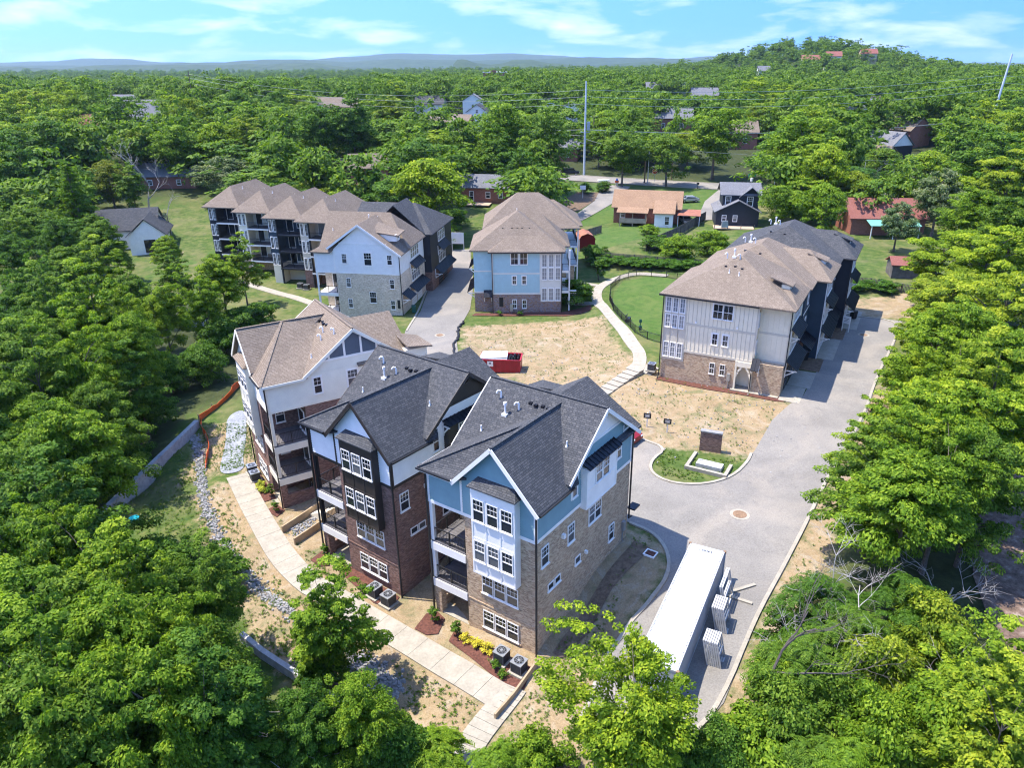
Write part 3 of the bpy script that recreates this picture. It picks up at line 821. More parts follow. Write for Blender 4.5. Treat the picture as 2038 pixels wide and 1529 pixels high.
    zm, ym = 15.45, 7.7
    def plane_main(y): return zm - abs(y - ym) * (zm - zE) / 4.5
    rf_.slab([(-o, 3.05, plane_main(3.05)), (W + o, 3.05, plane_main(3.05)), (W + o, ym, zm), (-o, ym, zm)])
    rf_.slab([(W + o, 12.75, plane_main(12.75)), (-o, 12.75, plane_main(12.75)), (-o, ym, zm), (W + o, ym, zm)])
    def sl(pts): rf_.slab([(X(p[0]), p[1], p[2]) for p in (pts if not mir else pts[::-1])])
    k = (gz + .12 - zE) / (W - gp)
    e_r = W + o; zr_ = gz + .12 - k * (e_r - gp)
    sl([(e_r, -o, zr_), (e_r, 4.2, zr_), (gp, 7.4, gz + .12), (gp, -o, gz + .12)])
    e_l = gl - .35; zl_ = gz + .12 - k * (gp - e_l)
    sl([(e_l, 1.2, zl_), (e_l, -o, zl_), (gp, -o, gz + .12), (gp, 7.3, gz + .12)])
    A = (gp - .12, 3.4, gz + .1)
    sl([(-o, -o, zE - .15), (e_l + .1, -o, zE - .15), (gp - .1, 1.0, 12.6), A])
    sl([(-o, 3.4, zE - .15), (-o, -o, zE - .15), A, (gp - .4, 7.0, 14.6)])
    sl([(9.0 if W < 8.8 else W + .35, 7.9, zE - .1), (W + .4, 13.0, zE - .1), (4.4, 13.0, 14.75), (4.4, 7.7, 14.75)])
    sl([(-.3, 13.0, zE - .1), (-.3, 7.9, zE - .1), (4.4, 7.7, 14.75), (4.4, 13.0, 14.75)])
    sl([(-.8, 12.4, 12.9), (-.8, 14.8, 12.55), (2.4, 14.8, 12.55), (2.4, 12.4, 13.3)][::-1])
    roof = H.part('roof', rf_, roofm)
    m = MB(); bx(m, -.4, D + .07, 9.6, 2.1, 14.4, 12.4); H.part('rear_bay', m, sid)
    m = MB(); m.poly([(X(q[0]), D + .05, q[1]) for q in ([(8.4, ZE), (.3, ZE), (4.4, 14.5)] if not mir else [(.3, ZE), (8.4, ZE), (4.4, 14.5)])]); H.part('rear_gable', m, sid)
    # ridge caps
    def ridge(p, q):
        mm = MB(); p = Vector(p); q = Vector(q); mm.beam(p + Vector((0, 0, .015)), q + Vector((0, 0, .015)), .22, .04); mm.build('ridge_cap', roofm, roof)
    ridge((-o, ym, zm), (W + o, ym, zm)); ridge((X(gp), -o, gz + .12), (X(gp), 7.3, gz + .12)); ridge((X(-o), -o, zE - .15), (X(A[0]), A[1], A[2]))
    # rake boards, fascia, gutters
    def bm_(p, q, w=.06, h=.26): H.part('fascia', MB().beam((X(p[0]), p[1], p[2]), (X(q[0]), q[1], q[2]), w, h), trim)
    bm_((e_r, -o - .035, zr_ - .15), (gp, -o - .035, gz - .02)); bm_((e_l, -o - .035, zl_ - .15), (gp, -o - .035, gz - .02))
    for xx in (-o - .035, W + o + .035):
        bm_((xx, 3.1, plane_main(3.1) - .14), (xx, ym, zm - .14)); bm_((xx, 12.75, plane_main(12.75) - .14), (xx, ym, zm - .14))
    bm_((-o, -o - .035, zE - .29), (e_l + .2, -o - .035, zE - .29), .06, .2)
    bm_((-o - .035, -o, zE - .29), (-o - .035, 3.1, zE - .29), .06, .2)
    H.part('gutter', MB().beam((X(e_r + .06), -.3, zr_ - .1), (X(e_r + .06), 3.6, zr_ - .1), .12, .12), BLACKP); H.part('gutter', MB().beam((X(-o), -o - .12, zE - .2), (X(e_l), -o - .12, zE - .2), .12, .12), BLACKP)
    for yy, zz in ((ym, zm - .6), (10.9, 12.7), (4.4, 12.55)):
        m = MB(); m.beam((X(W + .02), yy, zz - .5), (X(W + .02), yy, zz + .05), .1, .1, (1, 0, 0)); m.beam((X(W + .02), yy, zz - .45), (X(W + o - .05), yy, zz), .09, .09); H.part('bracket', m, trim)
    # balconies
    for zf in (3.05, 6.15):
        m = MB(); bx(m, -.08, -.08, zf - .75, 2.98, 2.98, zf - .12); H.part('balcony_beam', m, trim if trim is not BROWNP else WHITE)
        m = MB(); bx(m, -.02, -.02, zf - .119, 2.98, 2.98, zf)
        for i in range(11): bx(m, -.02, .02 + i * .27, zf + .001, 2.98, .02 + i * .27 + .25, zf + .02)
        H.part('balcony_floor', m, WOODD)
        railing(H, (X(.12), .06), (X(2.98), .06), zf + .02); railing(H, (X(.06), .12), (X(.06), 2.98), zf + .02)
        m = MB(); bx(m, -.02, -.02, zf + .021, .24, .24, 9.19 if zf > 5 else 5.39); H.part('post', m, trim if trim is not BROWNP else BLACKP)
        window(H, 'front', X(1.5), zf + .1, 1.7, 2.1, 'plain', at=3.0, trim=.08)
        window(H, lf, 1.5, zf + .7, .8, 1.5, 'sash', at=X(3.0), trim=0)
    door(H, 'front', X(1.5), .12, 1.0, 2.1, BLACKP, 3.0)
    # oriel bay
    b0, b1, bo = 4.05, 7.45, .55
    m = MB(); bx(m, b0, -bo, 5.55, b1, -.001, 12.05); o_ = H.part('bay', m, bay)
    m = MB()
    for z0_, z1_ in ((5.55, 5.68), (6.5, 6.62), (8.25, 8.37), (9.5, 9.62), (11.35, 12.05)): m.box(min(X(b0), X(b1)) + .001, -bo - .03, z0_, max(X(b0), X(b1)) - .001, -bo - .001, z1_)
    for t in (0.02, .335, .665, .98):
        xx = X(b0 + (b1 - b0) * t); m.box(xx - .055, -bo - .032, 5.68, xx + .055, -bo - .002, 11.35)
    m.build('panel_moulding', bay, o_)
    m = MB(); x0_, x1_ = min(X(b0), X(b1)) - .15, max(X(b0), X(b1)) + .15
    m.slab([(x0_, -bo - .2, 12.1), (x1_, -bo - .2, 12.1), (x1_ - .45, -.01, 12.6), (x0_ + .45, -.01, 12.6)], .08); m.slab([(x1_, -bo - .2, 12.1), (x1_, -.01, 12.1), (x1_ - .45, -.01, 12.6)], .05); m.slab([(x0_, -.01, 12.1), (x0_, -bo - .2, 12.1), (x0_ + .45, -.01, 12.6)], .05)
    m.build('bay_roof', roofm, o_)
    for zz, hh in ((6.62, 1.55), (9.65, 1.6)):
        for t in (.18, .5, .82): window(H, 'front', X(b0 + (b1 - b0) * t), zz, .88, hh, 'sash', at=-bo - .005, trim=0)
    for zz in (.75, 3.65):
        for t in (4.65, 5.65, 6.65): window(H, 'front', X(t + .12), zz, .92, 1.45, 'sash', trim=0)
        m = MB(); m.box(X(5.77) - 1.65, -.06, zz - .17, X(5.77) + 1.65, -.001, zz - .075); H.part('sill', m, brick)
        m = MB(); m.box(X(5.77) - 1.65, -.03, zz + 1.46, X(5.77) + 1.65, -.001, zz + 1.68); H.part('lintel', m, brick)
    m = MB(); m.box(min(X(3.0), X(W)), -.035, 2.62, max(X(3.0), X(W)), -.001, 2.72); m.box(min(xR, xR + s * .035), 0, 2.62, max(xR, xR + s * .035), D, 2.72)
    H.part('belt_course', m, brick)
    # gable side windows
    win = lambda u, z, w, h, st='sash', tr=.1, off=0.0, fr=None: window(H, rf, u, z, w, h, st, off=off, at=xR, trim=tr, frame=fr)
    win(4.35, 10.3, .62, 1.5, 'sash', .12, .03, None); win(10.3, 10.4, .62, 1.4, 'sash', .12, .03)
    win(.95, 7.05, .85, 1.45, tr=0); win(4.05, 6.95, .85, 1.45, tr=0); win(6.75, 6.95, .85, 1.4, tr=0); win(7.6, 6.95, .85, 1.4, tr=0); win(9.75, 3.75, .8, 1.4, tr=0)
    win(1.65, 4.7, .7, .55, 'plain', 0); win(2.45, 4.7, .7, .55, 'plain', 0); win(5.0, 4.65, .7, .6, 'plain', 0)
    # boxed window on the gable side with a pent roof
    if sidebay is not None:
        m = MB(); y0_, y1_ = 5.2, 9.3; m.box(min(xR, xR + s * .45), y0_, 8.95, max(xR, xR + s * .45), y1_, 12.1); sb = H.part('side_bay', m, sidebay)
        m = MB()
        for yy in (y0_ + .06, y1_ - .06): m.box(min(xR + s * .451, xR + s * .48), yy - .06, 8.95, max(xR + s * .451, xR + s * .48), yy + .06, 12.1)
        for zz in (8.95, 10.3): m.box(min(xR + s * .451, xR + s * .478), y0_ + .12, zz, max(xR + s * .451, xR + s * .478), y1_ - .12, zz + .1)
        m.build('panel_moulding', sidebay, sb)
        awning(H, rf, y0_ - .1, y1_ + .1, 12.1, 12.45, .75, xR)
        for yy in (6.75, 7.7): window(H, rf, yy, 10.45, .85, 1.4, 'sash', at=xR + s * .46, trim=0)
    # services
    m = MB(); m.box(min(xR, xR + s * .2), 11.4, 3.6, max(xR, xR + s * .2), 11.75, 4.4); m.box(min(xR, xR + s * .08), 11.53, 2.4, max(xR, xR + s * .08), 11.62, 3.6); H.part('meter_box', m, STEEL)
    m = MB(); m.box(min(xR, xR + s * .22), 2.9, 7.9, max(xR, xR + s * .22), 3.15, 8.2); H.part('vent_hood', m, WHITE)
    m = MB(); m.box(min(xR, xR + s * .22), 5.9, 4.9, max(xR, xR + s * .22), 6.1, 5.12); H.part('vent_hood', m, WHITE)
    downspout(H, X(W) + fx(rf) * .1, -.12, -.1, 11.9); downspout(H, X(-.1), -.12, -.1, 11.8, nx=0); downspout(H, X(W) + fx(rf) * .1, D + .1, 4.2 if not mir else 2, 11.9, ny=1)
    m = MB(); bx(m, W - .1, D + .1, 5.0, W + .55, D + 1.0, 5.12); H.part('rear_pent', m, AWN)
    # roof vents
    def onmain(x, y): return plane_main(y)
    for x, y, kd in ((1.2, 6.6, 'goose'), (2.2, 5.7, 'goose' if mir else 'tall'), (3.0, 6.2, 'goose'), (1.1, 4.4, 'pipe'), (7.6, 5.0, 'pipe')): vent_pipe(roof, X(x), y, onmain(x, y), kd)
    vent_pipe(roof, X(2.4), 1.6, 12.9, 'pipe')
    for i in range(5): vent_pipe(roof, X(3.6 + i * .5), 6.75 - .12 * (i % 2), onmain(0, 6.75), 'vent')
    # garage doors on the road side
    for xx in (2.2, 6.2): 
        m = MB(); m.box(xx - 1.25, D + .001, rearz, xx + 1.25, D + .05, rearz + 2.3); g_ = H.part('garage_door', m, WHITE)
        for i in range(1, 4): MB().box(xx - 1.2, D + .051, rearz + i * .57 - .02, xx + 1.2, D + .06, rearz + i * .57 + .02).build('panel_joint', STEEL, g_)
    for xx in (1.2, 4.2, 7.2): window(H, 'rear', xx, rearz + 4.0, .9, 1.5, at=D, trim=0)
    return H
def house_origin(px, py, th, W): a = R(th); return px - W * math.cos(a), py + W * math.sin(a)
ox, oy = house_origin(-.16, 37.03, 34, 8.6)
HB = front_house('townhouse', 'tall townhouse with blue siding, white window bay, tan brick and charcoal roof', ox, oy, 34, 8.6, False, BRICK_TAN, BLUE, WHITE, SH_DARK, WHITE, (WHITE, None), 2.5, WHITE)
ox, oy = house_origin(-10.0, 43.3, 36.5, 8.6)
HN = front_house('townhouse', 'tall townhouse with dark brown window bay, white siding, red brick and black roof', ox, oy, 36.5, 8.6, False, BRICK_RED, WSID, BROWNP, SH_DARK, BROWNP, (BROWNP, None), 2.2, BROWNP)
ox, oy = house_origin(-22.4, 55.0, 56.5, 9.0)
HW = front_house('townhouse', 'tall cream townhouse with stacked corner balconies and brown shingle roof', ox, oy, 56.5, 9.0, True, BRICK_RED, CSID, CSID, SH_TAN, CSID, (CSID, None), 1.8, None)
# ---------------------------------------------------------------- the three-storey rows round the dirt lot
def dormer(H, roof_parent, face, u, at, z, w, d, h, wall, roofm):
    """small shed dormer with a window"""
    s = FACES[face]
    def P(a, o, zz): return (a, at + s[1] * o, zz) if face in ('front', 'rear') else (at + s[0] * o, a, zz)
    m = MB(); p = P(u - w / 2, 0, z); q = P(u + w / 2, -d, z + h)
    m.box(min(p[0], q[0]), min(p[1], q[1]), z - .5, max(p[0], q[0]), max(p[1], q[1]), z + h); H.part('dormer', m, wall)
    m = MB(); pts = [P(u - w / 2 - .2, .3, z + h + .0), P(u + w / 2 + .2, .3, z + h), P(u + w / 2 + .2, -d - 1.2, z + h + .75), P(u - w / 2 - .2, -d - 1.2, z + h + .75)]
    if face in ('left', 'rear'): pts = [pts[1], pts[0], pts[3], pts[2]]
    m.slab(pts, .12); H.part('dormer_roof', m, roofm)
    window(H, face, u, z + h - .75, w * .6, .6, 'grid', at=at, trim=.06)
def box_part(H, name, mat, *b): return H.part(name, MB().box(*b), mat)
def road_face(H, W, y0, y1, col, frame, garage, zt=9.9):
    """the garage side of a row house: two storeys of grouped windows with metal pent roofs"""
    c = (y0 + y1) / 2
    for zz, hh in ((4.0, 1.9), (7.5, 1.6)):
        for k in (-1.6, -.55, .5, 1.55): window(H, 'right', c + k, zz, .95, hh, 'grid6', at=W, trim=.08, off=.01)
    awning(H, 'right', c - 2.6, c + 2.6, 6.2, 7.1, 1.0, W)
    awning(H, 'right', y0 + .5, y1 - .5, 2.75, 3.7, 1.3, W)
    for k in (-1.5, 1.5):
        m = MB(); m.box(W + .001, c + k - 1.2, .05, W + .05, c + k + 1.2, 2.35); g = H.part('garage_door', m, garage)
        for i in (1, 2, 3): MB().box(W + .051, c + k - 1.15, .05 + i * .57, W + .06, c + k + 1.15, .08 + i * .57).build('panel_joint', STEEL, g)
# ---- cream end house
H = HC = House('townhouse', 'cream board and batten end townhouse with brown roof beside the paved lane', 'house', 13.9, 78.0, 3.0, 27.1); W = 13.4; E = 9.9; Z0 = 3.45
box_part(H, 'wall', BRICK_TAN, 0, 0, -.6, 8.35, 8.8, Z0); box_part(H, 'wall', BRICK_TAN, 10.35, -.001, -.6, W, 8.8, Z0); box_part(H, 'porch_wall', CREAMB, 8.36, 1.2, -.6, 10.34, 8.7, Z0)
box_part(H, 'upper_wall', CREAMB, 2.6, 0.01, Z0, 10.25, 8.8, E); box_part(H, 'upper_wall', CREAMB, 10.251, .9, Z0, W, 8.8, E); box_part(H, 'corner_bay', TAUPE, -.02, -.03, 2.2, 2.6, 8.8, E)
box_part(H, 'band', TAUPE, 2.601, -.03, Z0 - .1, 10.28, 0.009, Z0 + .15); box_part(H, 'band', TAUPE, 2.601, -.03, 6.55, 10.28, .009, 6.78); box_part(H, 'band', TAUPE, 10.29, .86, 6.55, W + .03, .899, 6.78); box_part(H, 'band', TAUPE, 10.29, .86, Z0, W + .03, .899, Z0 + .22)
box_part(H, 'corner_board', TAUPE, 10.15, -.035, Z0 + .16, 10.3, 0.009, E)
for z0, z1 in ((Z0 + .15, 6.55), (6.78, E)): battens(H, 'front', 2.8, 10.1, z0, z1, CREAMB if False else TAUPE, .01, .46); battens(H, 'front', 10.6, W - .1, z0, z1, CREAMB, .9, .55)
for zz, hh in ((2.55, 1.75), (6.05, 1.5), (7.85, 1.65)):
    for k in (.52, 1.3, 2.08): window(H, 'front', k, zz, .6, hh, 'grid', at=-.03, trim=.05, glass=GLASSC)
for k in (.85, 1.75): battens(H, 'front', k, k + .01, 4.4, 6.0, TAUPE, -.03)
for k in (5.95, 7.05): window(H, 'front', k, 7.75, 1.05, 1.65, 'grid6', at=0.01, trim=.09)
for k in (5.9, 7.05): window(H, 'front', k, 4.75, .62, 1.3, 'grid6', at=0.01, trim=.12, frame=WHITE); window(H, 'front', k, 1.35, .58, 1.3, 'grid6', at=0, trim=.0)
box_part(H, 'porch_floor', CONC, 8.2, -.5, -.5, 13.3, 1.19, .12); box_part(H, 'side_walk', CONC, 13.41, -.8, -.5, 15.6, 3.6, .08)
m = MB(); m.beam((8.5, -.05, .12), (8.5, -.05, 3.4), .2, .2, (1, 0, 0)); m.beam((10.2, -.05, .12), (10.2, -.05, 3.4), .2, .2, (1, 0, 0))
for a, b, c_ in ((8.55, 8.75, 2.1), (8.75, 9.1, 2.7), (10.15, 9.95, 2.1), (9.95, 9.6, 2.7)): m.beam((a, -.05, c_ - .5), (b, -.05, c_), .12, .2)
m.box(8.4, -.14, 2.75, 10.3, .04, 3.34); H.part('porch_frame', m, CREAMB)
door(H, 'front', 9.3, .12, 1.05, 2.15, CREAMB, 1.19, False)
awning(H, 'front', 10.2, 11.0, 2.9, 4.0, .95, -.01 if False else .0)
window(H, 'right', .45, 7.4, .5, 1.6, 'grid', at=10.26, trim=.05); window(H, 'right', .45, 4.3, .5, 1.6, 'grid', at=10.26, trim=.05)
road_face(H, W, .9, 8.6, CREAMB, WHITE, BLACKP)
m = MB(); A, B = hip_roof(m, -.5, -.55, W + .55, 11.6, E, 13.5, 'y', .16, 6.2, 3.0); hip_roof(m, 10.0, .45, W + .6, 9.2, E - .02, 11.5, 'x', .16, 0.0, 2.2); roof = H.part('roof', m, SH_TAN)
for x, y, k in ((5.2, 5.2, 'goose'), (5.9, 5.4, 'tall'), (6.6, 5.2, 'goose'), (6.0, 3.2, 'pipe'), (7.1, 3.0, 'pipe'), (5.4, 4.0, 'vent'), (6.4, 4.1, 'vent'), (7.2, 3.9, 'vent')): vent_pipe(roof, x, y, min(13.5, E + (y + .55) * 3.6 / 6.2), k)
dormer(H, roof, 'right', 4.3, W - .9, 10.5, 1.7, .9, .9, CREAMB, SH_TAN)
m = MB(); m.box(-.5, -.66, E - .2, 10.3, -.56, E - .06); H.part('gutter', m, BLACKP)
downspout(H, -.08, -.14, 0, E - .1); downspout(H, W + .08, .78, 3.2, E - .1); downspout(H, 10.2, -.2, 0, 2.6)
box_part(H, 'meter_box', STEEL, 7.65, -.24, .9, 8.0, -.001, 1.75); box_part(H, 'meter_pipe', STEEL, 7.78, -.1, -.2, 7.87, -.001, .89)
for x, z in ((3.7, 6.9), (8.2, 6.95)): box_part(H, 'vent_hood', WHITE, x - .1, -.15, z, x + .1, .008, z + .2)
# ---- navy middle house and charcoal far house of the same row
def mid_house(label, x0, x1, y0, y1, wall, wallb, roofm, wr, group=None):
    H = House('townhouse', label, 'house', 13.9 + math.cos(R(27.1)) * x0 + math.sin(R(27.1)) * y0, 78.0 - math.sin(R(27.1)) * x0 + math.cos(R(27.1)) * y0, 3.0, 27.1)
    w, d = x1 - x0, y1 - y0
    box_part(H, 'wall', BRICK_RED, 0, 0, -.6, w - 1.6, d, Z0); box_part(H, 'upper_wall', wall, 0, 0, Z0, w - 1.6, d, E); box_part(H, 'front_bay', wallb, w - 1.6, d * .36, -.6, w, d, E)
    box_part(H, 'band', WHITE if wall is NAVY else wall, w - 1.6, -.03, 6.6, w - 1.58, d * .35, 6.8)
    battens(H, 'front', w - 3.8, w - 1.7, Z0, E, wall, 0, .5)
    road_face(H, w, d * .36, d, wall, WHITE, WHITE)
    for zz in (4.2, 7.5): window(H, 'right', d * .18, zz, .9, 1.6, 'grid6', at=w - 1.6, trim=.08)
    awning(H, 'right', .2, d * .34, 2.6, 3.6, 1.4, w - 1.6, AWN)
    m = MB(); hip_roof(m, -.5, -.4, w - 1.0, d + .5, E, 13.3, 'y', .16, 5.2, 4.2); hip_roof(m, w - 7, d * .3, w + .55, d + .55, E - .02, 12.4, 'x', .16, 0, 3.4); roof = H.part('roof', m, roofm)
    for x, y, k in ((4.6, 5.0, 'goose'), (5.2, 5.2, 'tall'), (5.8, 5.0, 'goose'), (5, 3.6, 'vent'), (6.8, 3.4, 'vent')): vent_pipe(roof, x, y, min(13.3, E + (y + .4) * 3.4 / 5.2), k)
    dormer(H, roof, 'right', d * .68, w - .9, 10.5, 1.7, .9, .9, WHITE if wall is NAVY else wall, roofm)
    downspout(H, w + .08, d * .36 - .1, 0, E - .1, WHITE if wall is NAVY else None)
    return H
mid_house('navy townhouse with brown roof between the cream and the charcoal ones', .6, 15.2, 8.9, 21.2, NAVY, NAVY, SH_TAN, WHITE)
mid_house('charcoal townhouse with black roof at the far end of the lane', 1.2, 16.6, 21.3, 34.5, CHAR, CHAR, SH_DARK, WHITE)
# ---- pale blue-grey gabled house on the left road and the black one behind it
H = House('townhouse', 'pale blue-grey gabled townhouse over light brick on the far left road', 'house', -33.1, 107.1, 1.0, 8); W = 12.9; D = 12.5; E = 9.6; S = 6.4
box_part(H, 'wall', BRICK_PALE, 3.1, 0, -.6, W, D, S); box_part(H, 'wall', BRICK_PALE, 0, 3, -.6, 3.09, D, S); box_part(H, 'upper_wall', GBLUE, .02, .02, S, W - .02, D, E)
m = MB(); m.lap((.1, 0), (W - .1, 0), (0, -1), S + .2, E, None, .2)
def gs(z): f = (z - E) / 4.0; return (2.6 + (7.2 - 2.6) * f - .1, W - (W - 7.2) * f - .1)
m.lap((.1, 0), (W - .1, 0), (0, -1), E, 10.9, gs, .2); H.part('siding', m, GBLUE)
m = MB(); q = gs(10.9); m.poly([(q[0] + .1, -.03, 10.9), (q[1] + .1, -.03, 10.9), (7.2, -.03, 13.5)]); H.part('gable_panel', m, WHITE)
for b in ((-.05, -.06, S - .02, W + .05, -.001, S + .2), (q[0], -.07, 10.82, q[1] + .2, -.031, 11.0), (2.9, -.055, S + .21, 3.1, -.001, E), (-.04, -.055, S + .21, .12, -.001, E), (W - .12, -.055, S + .21, W + .04, -.001, E)): box_part(H, 'trim_board', WHITE, *b)
for u, z, w, h in ((4.6, 7.9, .75, 1.45), (8.2, 7.7, 1.15, 1.9), (11.5, 7.9, .75, 1.45)): window(H, 'front', u, z, w, h, 'sash', trim=.16, off=.03)
for u, z, w, h in ((4.9, 4.3, .7, 1.4), (11.6, 4.3, .7, 1.4), (8.5, 2.0, 1.05, 1.7), (4.9, 1.1, .7, 1.4), (11.5, 1.1, .7, 1.4)): window(H, 'front', u, z, w, h, 'sash', trim=0)
box_part(H, 'shutter', BLACKP, 12.2, -.05, 1.3, 12.6, -.001, 2.6)
for zf in (.3, 3.3):
    box_part(H, 'balcony_floor', WHITE, -.05, -.05, zf - .5, 3.08, 2.98, zf - .02); railing(H, (.15, .08), (3.0, .08), zf); box_part(H, 'post', WHITE, -.03, -.03, zf + .01, .22, .22, 6.37 if zf > 1 else 2.79); window(H, 'front', 1.9, zf + .1, 1.5, 2.1, 'plain', at=3, trim=.08)
m = MB(); k = 4.2 / 5.9
zl = lambda x: 13.75 - abs(x - 7.2) * .71
m.slab([(2.2, -.45, zl(2.2)), (7.2, -.45, 13.75), (7.2, 9, 13.75), (2.2, 2.0, zl(2.2))][::-1][::-1]); m.slab([(W + .45, -.45, zl(W + .45)), (W + .45, 4.5, zl(W + .45)), (7.2, 9, 13.75), (7.2, -.45, 13.75)])
m.slab([(-.5, -.45, E - .05), (2.6, -.45, E - .05), (7.0, 3.6, 13.6)]); m.slab([(-.5, 4.0, E - .05), (-.5, -.45, E - .05), (7.0, 3.6, 13.6), (6.8, 7.5, 13.6)])
hip_roof(m, -.5, 3.2, W + .5, D + .4, E, 14.0, 'x', .16, 0.0, 4.0); roof = H.part('roof', m, SH_TAN)
H.part('fascia', MB().beam((W + .45, -.49, zl(W + .45) - .14), (7.2, -.49, 13.6), .07, .28), WHITE); H.part('fascia', MB().beam((2.2, -.49, zl(2.2) - .14), (7.2, -.49, 13.6), .07, .28), WHITE)
for x, y, kd in ((1.0, 5.4, 'pipe'), (2.4, 1.8, 'pipe'), (6.3, 6.9, 'tall'), (7.6, 7.2, 'pipe')): vent_pipe(roof, x, y, 10.6 if y < 2 else E + (y - 3.2) * .9, kd)
m = MB(); m.box(8.8, 1.6, 11.0, 12.2, 3.2, 12.0); H.part('dormer', m, GBLUE); m = MB(); m.slab([(8.6, 1.4, 12.4), (12.6, 1.4, 11.9), (12.6, 4.6, 12.1), (8.6, 4.6, 13.2)]); H.part('dormer_roof', m, SH_TAN)
window(H, 'right', 2.4, 11.35, .8, .5, 'plain', at=12.2, trim=.06)
road_face(H, W, 3.5, 11.5, GBLUE, WHITE, WHITE); downspout(H, W + .08, -.14, 0, E - .2)
awning(H, 'right', .2, 3.2, 2.7, 3.6, 1.3, W)
H = House('townhouse', 'black townhouse with dark roof behind the pale blue-grey gabled one', 'house', -33.1 + math.sin(R(8)) * 12.6 + 1, 107.1 + math.cos(R(8)) * 12.6, 1.1, 8); W = 13.0; D = 13.5
box_part(H, 'wall', BRICK_RED, 0, 0, -.6, W, D, 3.4); box_part(H, 'upper_wall', CHAR, 0, 0, 3.4, W, D, 9.7)
m = MB(); hip_roof(m, -.5, -.4, W + .5, D + .5, 9.7, 13.4, 'x', .16, 0, 4.6); A = (7.4, -.4, 14.2); m.slab([(2.5, -.5, 9.8), (7.4, -.5, 14.2), (7.4, 7, 14.2), (2.5, 5, 9.8)][::-1][::-1]); m.slab([(12.3, -.5, 9.8), (12.3, 5, 9.8), (7.4, 7, 14.2), (7.4, -.5, 14.2)]); H.part('roof', m, SH_DARK)
road_face(H, W, 1.5, 12, CHAR, WHITE, BLACKP)
# ---- light blue house and its neighbour on the far side of the dirt lot
H = House('townhouse', 'light blue board and batten townhouse over mottled brick behind the dirt lot', 'house', -9.6, 106.0, 1.2, -1); W = 13.0; D = 11; E = 9.6; S = 3.1
box_part(H, 'wall', BRICK_MIX, 2.7, 0, -.8, 9.9, D, S); box_part(H, 'wall', BRICK_MIX, 0, .9, -.8, 2.69, D, S); box_part(H, 'wall', BRICK_MIX, 9.901, 0.001, -.8, 13.0, D, 1.9)
box_part(H, 'upper_wall', LBLUE, 2.7, .005, S, 9.9, D, E); box_part(H, 'upper_wall', LBLUE, 0, .905, S, 2.69, D, E); box_part(H, 'corner_bay', LGREY, 9.901, -.02, 1.9, 13.0, D, E)
for b in ((2.69, -.03, S - .05, 9.9, -.001, S + .2), (2.69, -.03, 6.15, 9.9, -.001, 6.35), (-.02, .86, S - .05, 2.68, .9, S + .2), (-.02, .86, 6.3, 2.68, .9, 6.5), (2.66, -.035, S + .21, 2.9, -.001, E), (9.75, -.045, S, 9.95, -.021, E)): box_part(H, 'trim_board', LGREY, *b)
for z0, z1 in ((S + .2, 6.15), (6.35, E)): battens(H, 'front', 3.1, 9.6, z0, z1, LBLUE, .005, .45); battens(H, 'front', .2, 2.5, z0, z1, LBLUE, .905, .45)
for zz, hh in ((2.1, 1.9), (5.3, 1.8), (7.25, 1.85)):
    for k in (10.45, 11.45, 12.45): window(H, 'front', k, zz, .72, hh, 'grid', at=-.02, trim=.06, glass=GLASSC)
for k in (6.05, 7.4): window(H, 'front', k, 7.6, 1.1, 1.8, 'grid6', at=0, trim=.08)
for k in (6.0, 7.45): window(H, 'front', k, 4.6, .6, 1.3, 'grid6', at=0, trim=.1); window(H, 'front', k, .9, .6, 1.35, 'grid6', at=0, trim=.04)
box_part(H, 'shutter', BLACKP, 3.7, -.05, 1.2, 4.3, -.001, 2.6); box_part(H, 'meter_box', STEEL, 5.3, -.24, .5, 5.75, -.001, 1.6); box_part(H, 'utility_rack', BLACKP, 7.0, -.35, -.6, 8.2, -.2, .2)
m = MB(); hip_roof(m, -.6, .3, 13.6, D + .6, E, 14.3, 'y', .16, 5.8, 4.5); hip_roof(m, 2.2, -.55, 13.5, 8.5, E - .01, 12.8, 'y', .16, 5.5, .0); hip_roof(m, 5, 3.0, 14.4, D + .8, E, 13.6, 'x', .16, 0, 4.2); roof = H.part('roof', m, SH_TAN)
for x in (4.3, 5.7, 6.5, 7.2, 8.3): vent_pipe(roof, x, 3.6, E + 2.6, 'vent')
m = MB(); m.box(2.2, -.66, E - .22, 13.5, -.56, E - .08); H.part('gutter', m, BROWNP)
downspout(H, 2.75, -.14, -.4, E - .2, BROWNP); downspout(H, 13.0, -.14, -.6, E - .2, BROWNP)
awning(H, 'front', 1.4, 2.6, 2.6, 3.5, .9, .9); awning(H, 'left', 2, 9, 2.8, 3.7, 1.2, 0); awning(H, 'left', 3, 8, 6.3, 7.1, .9, 0)
for zf in (3.4, 6.5):
    box_part(H, 'balcony_floor', WHITE, 13.02, .6, zf - .35, 14.3, 8, zf); railing(H, (14.2, .7), (14.2, 8), zf + .01); railing(H, (13.1, .7), (14.2, .7), zf + .01)
for yy in (.6, 4, 7.7): box_part(H, 'post', WHITE, 14.1, yy, -.6, 14.3, yy + .2, E)
for i in range(7): box_part(H, 'stair_tread', WHITE, 14.35, 1 + i * .3, 3.2 - i * .45, 15.3, 1.35 + i * .3, 3.3 - i * .45)
H = House('townhouse', 'brown-roofed townhouse with white corner porch posts behind the light blue one', 'house', -8.0, 120.5, 1.6, -2); W = 14; D = 11.5
box_part(H, 'wall', BRICK_TAN, 0, 0, -.6, W, D, 3.2); box_part(H, 'upper_wall', CHAR, 0, 0, 3.2, W - 2.2, D, 9.6)
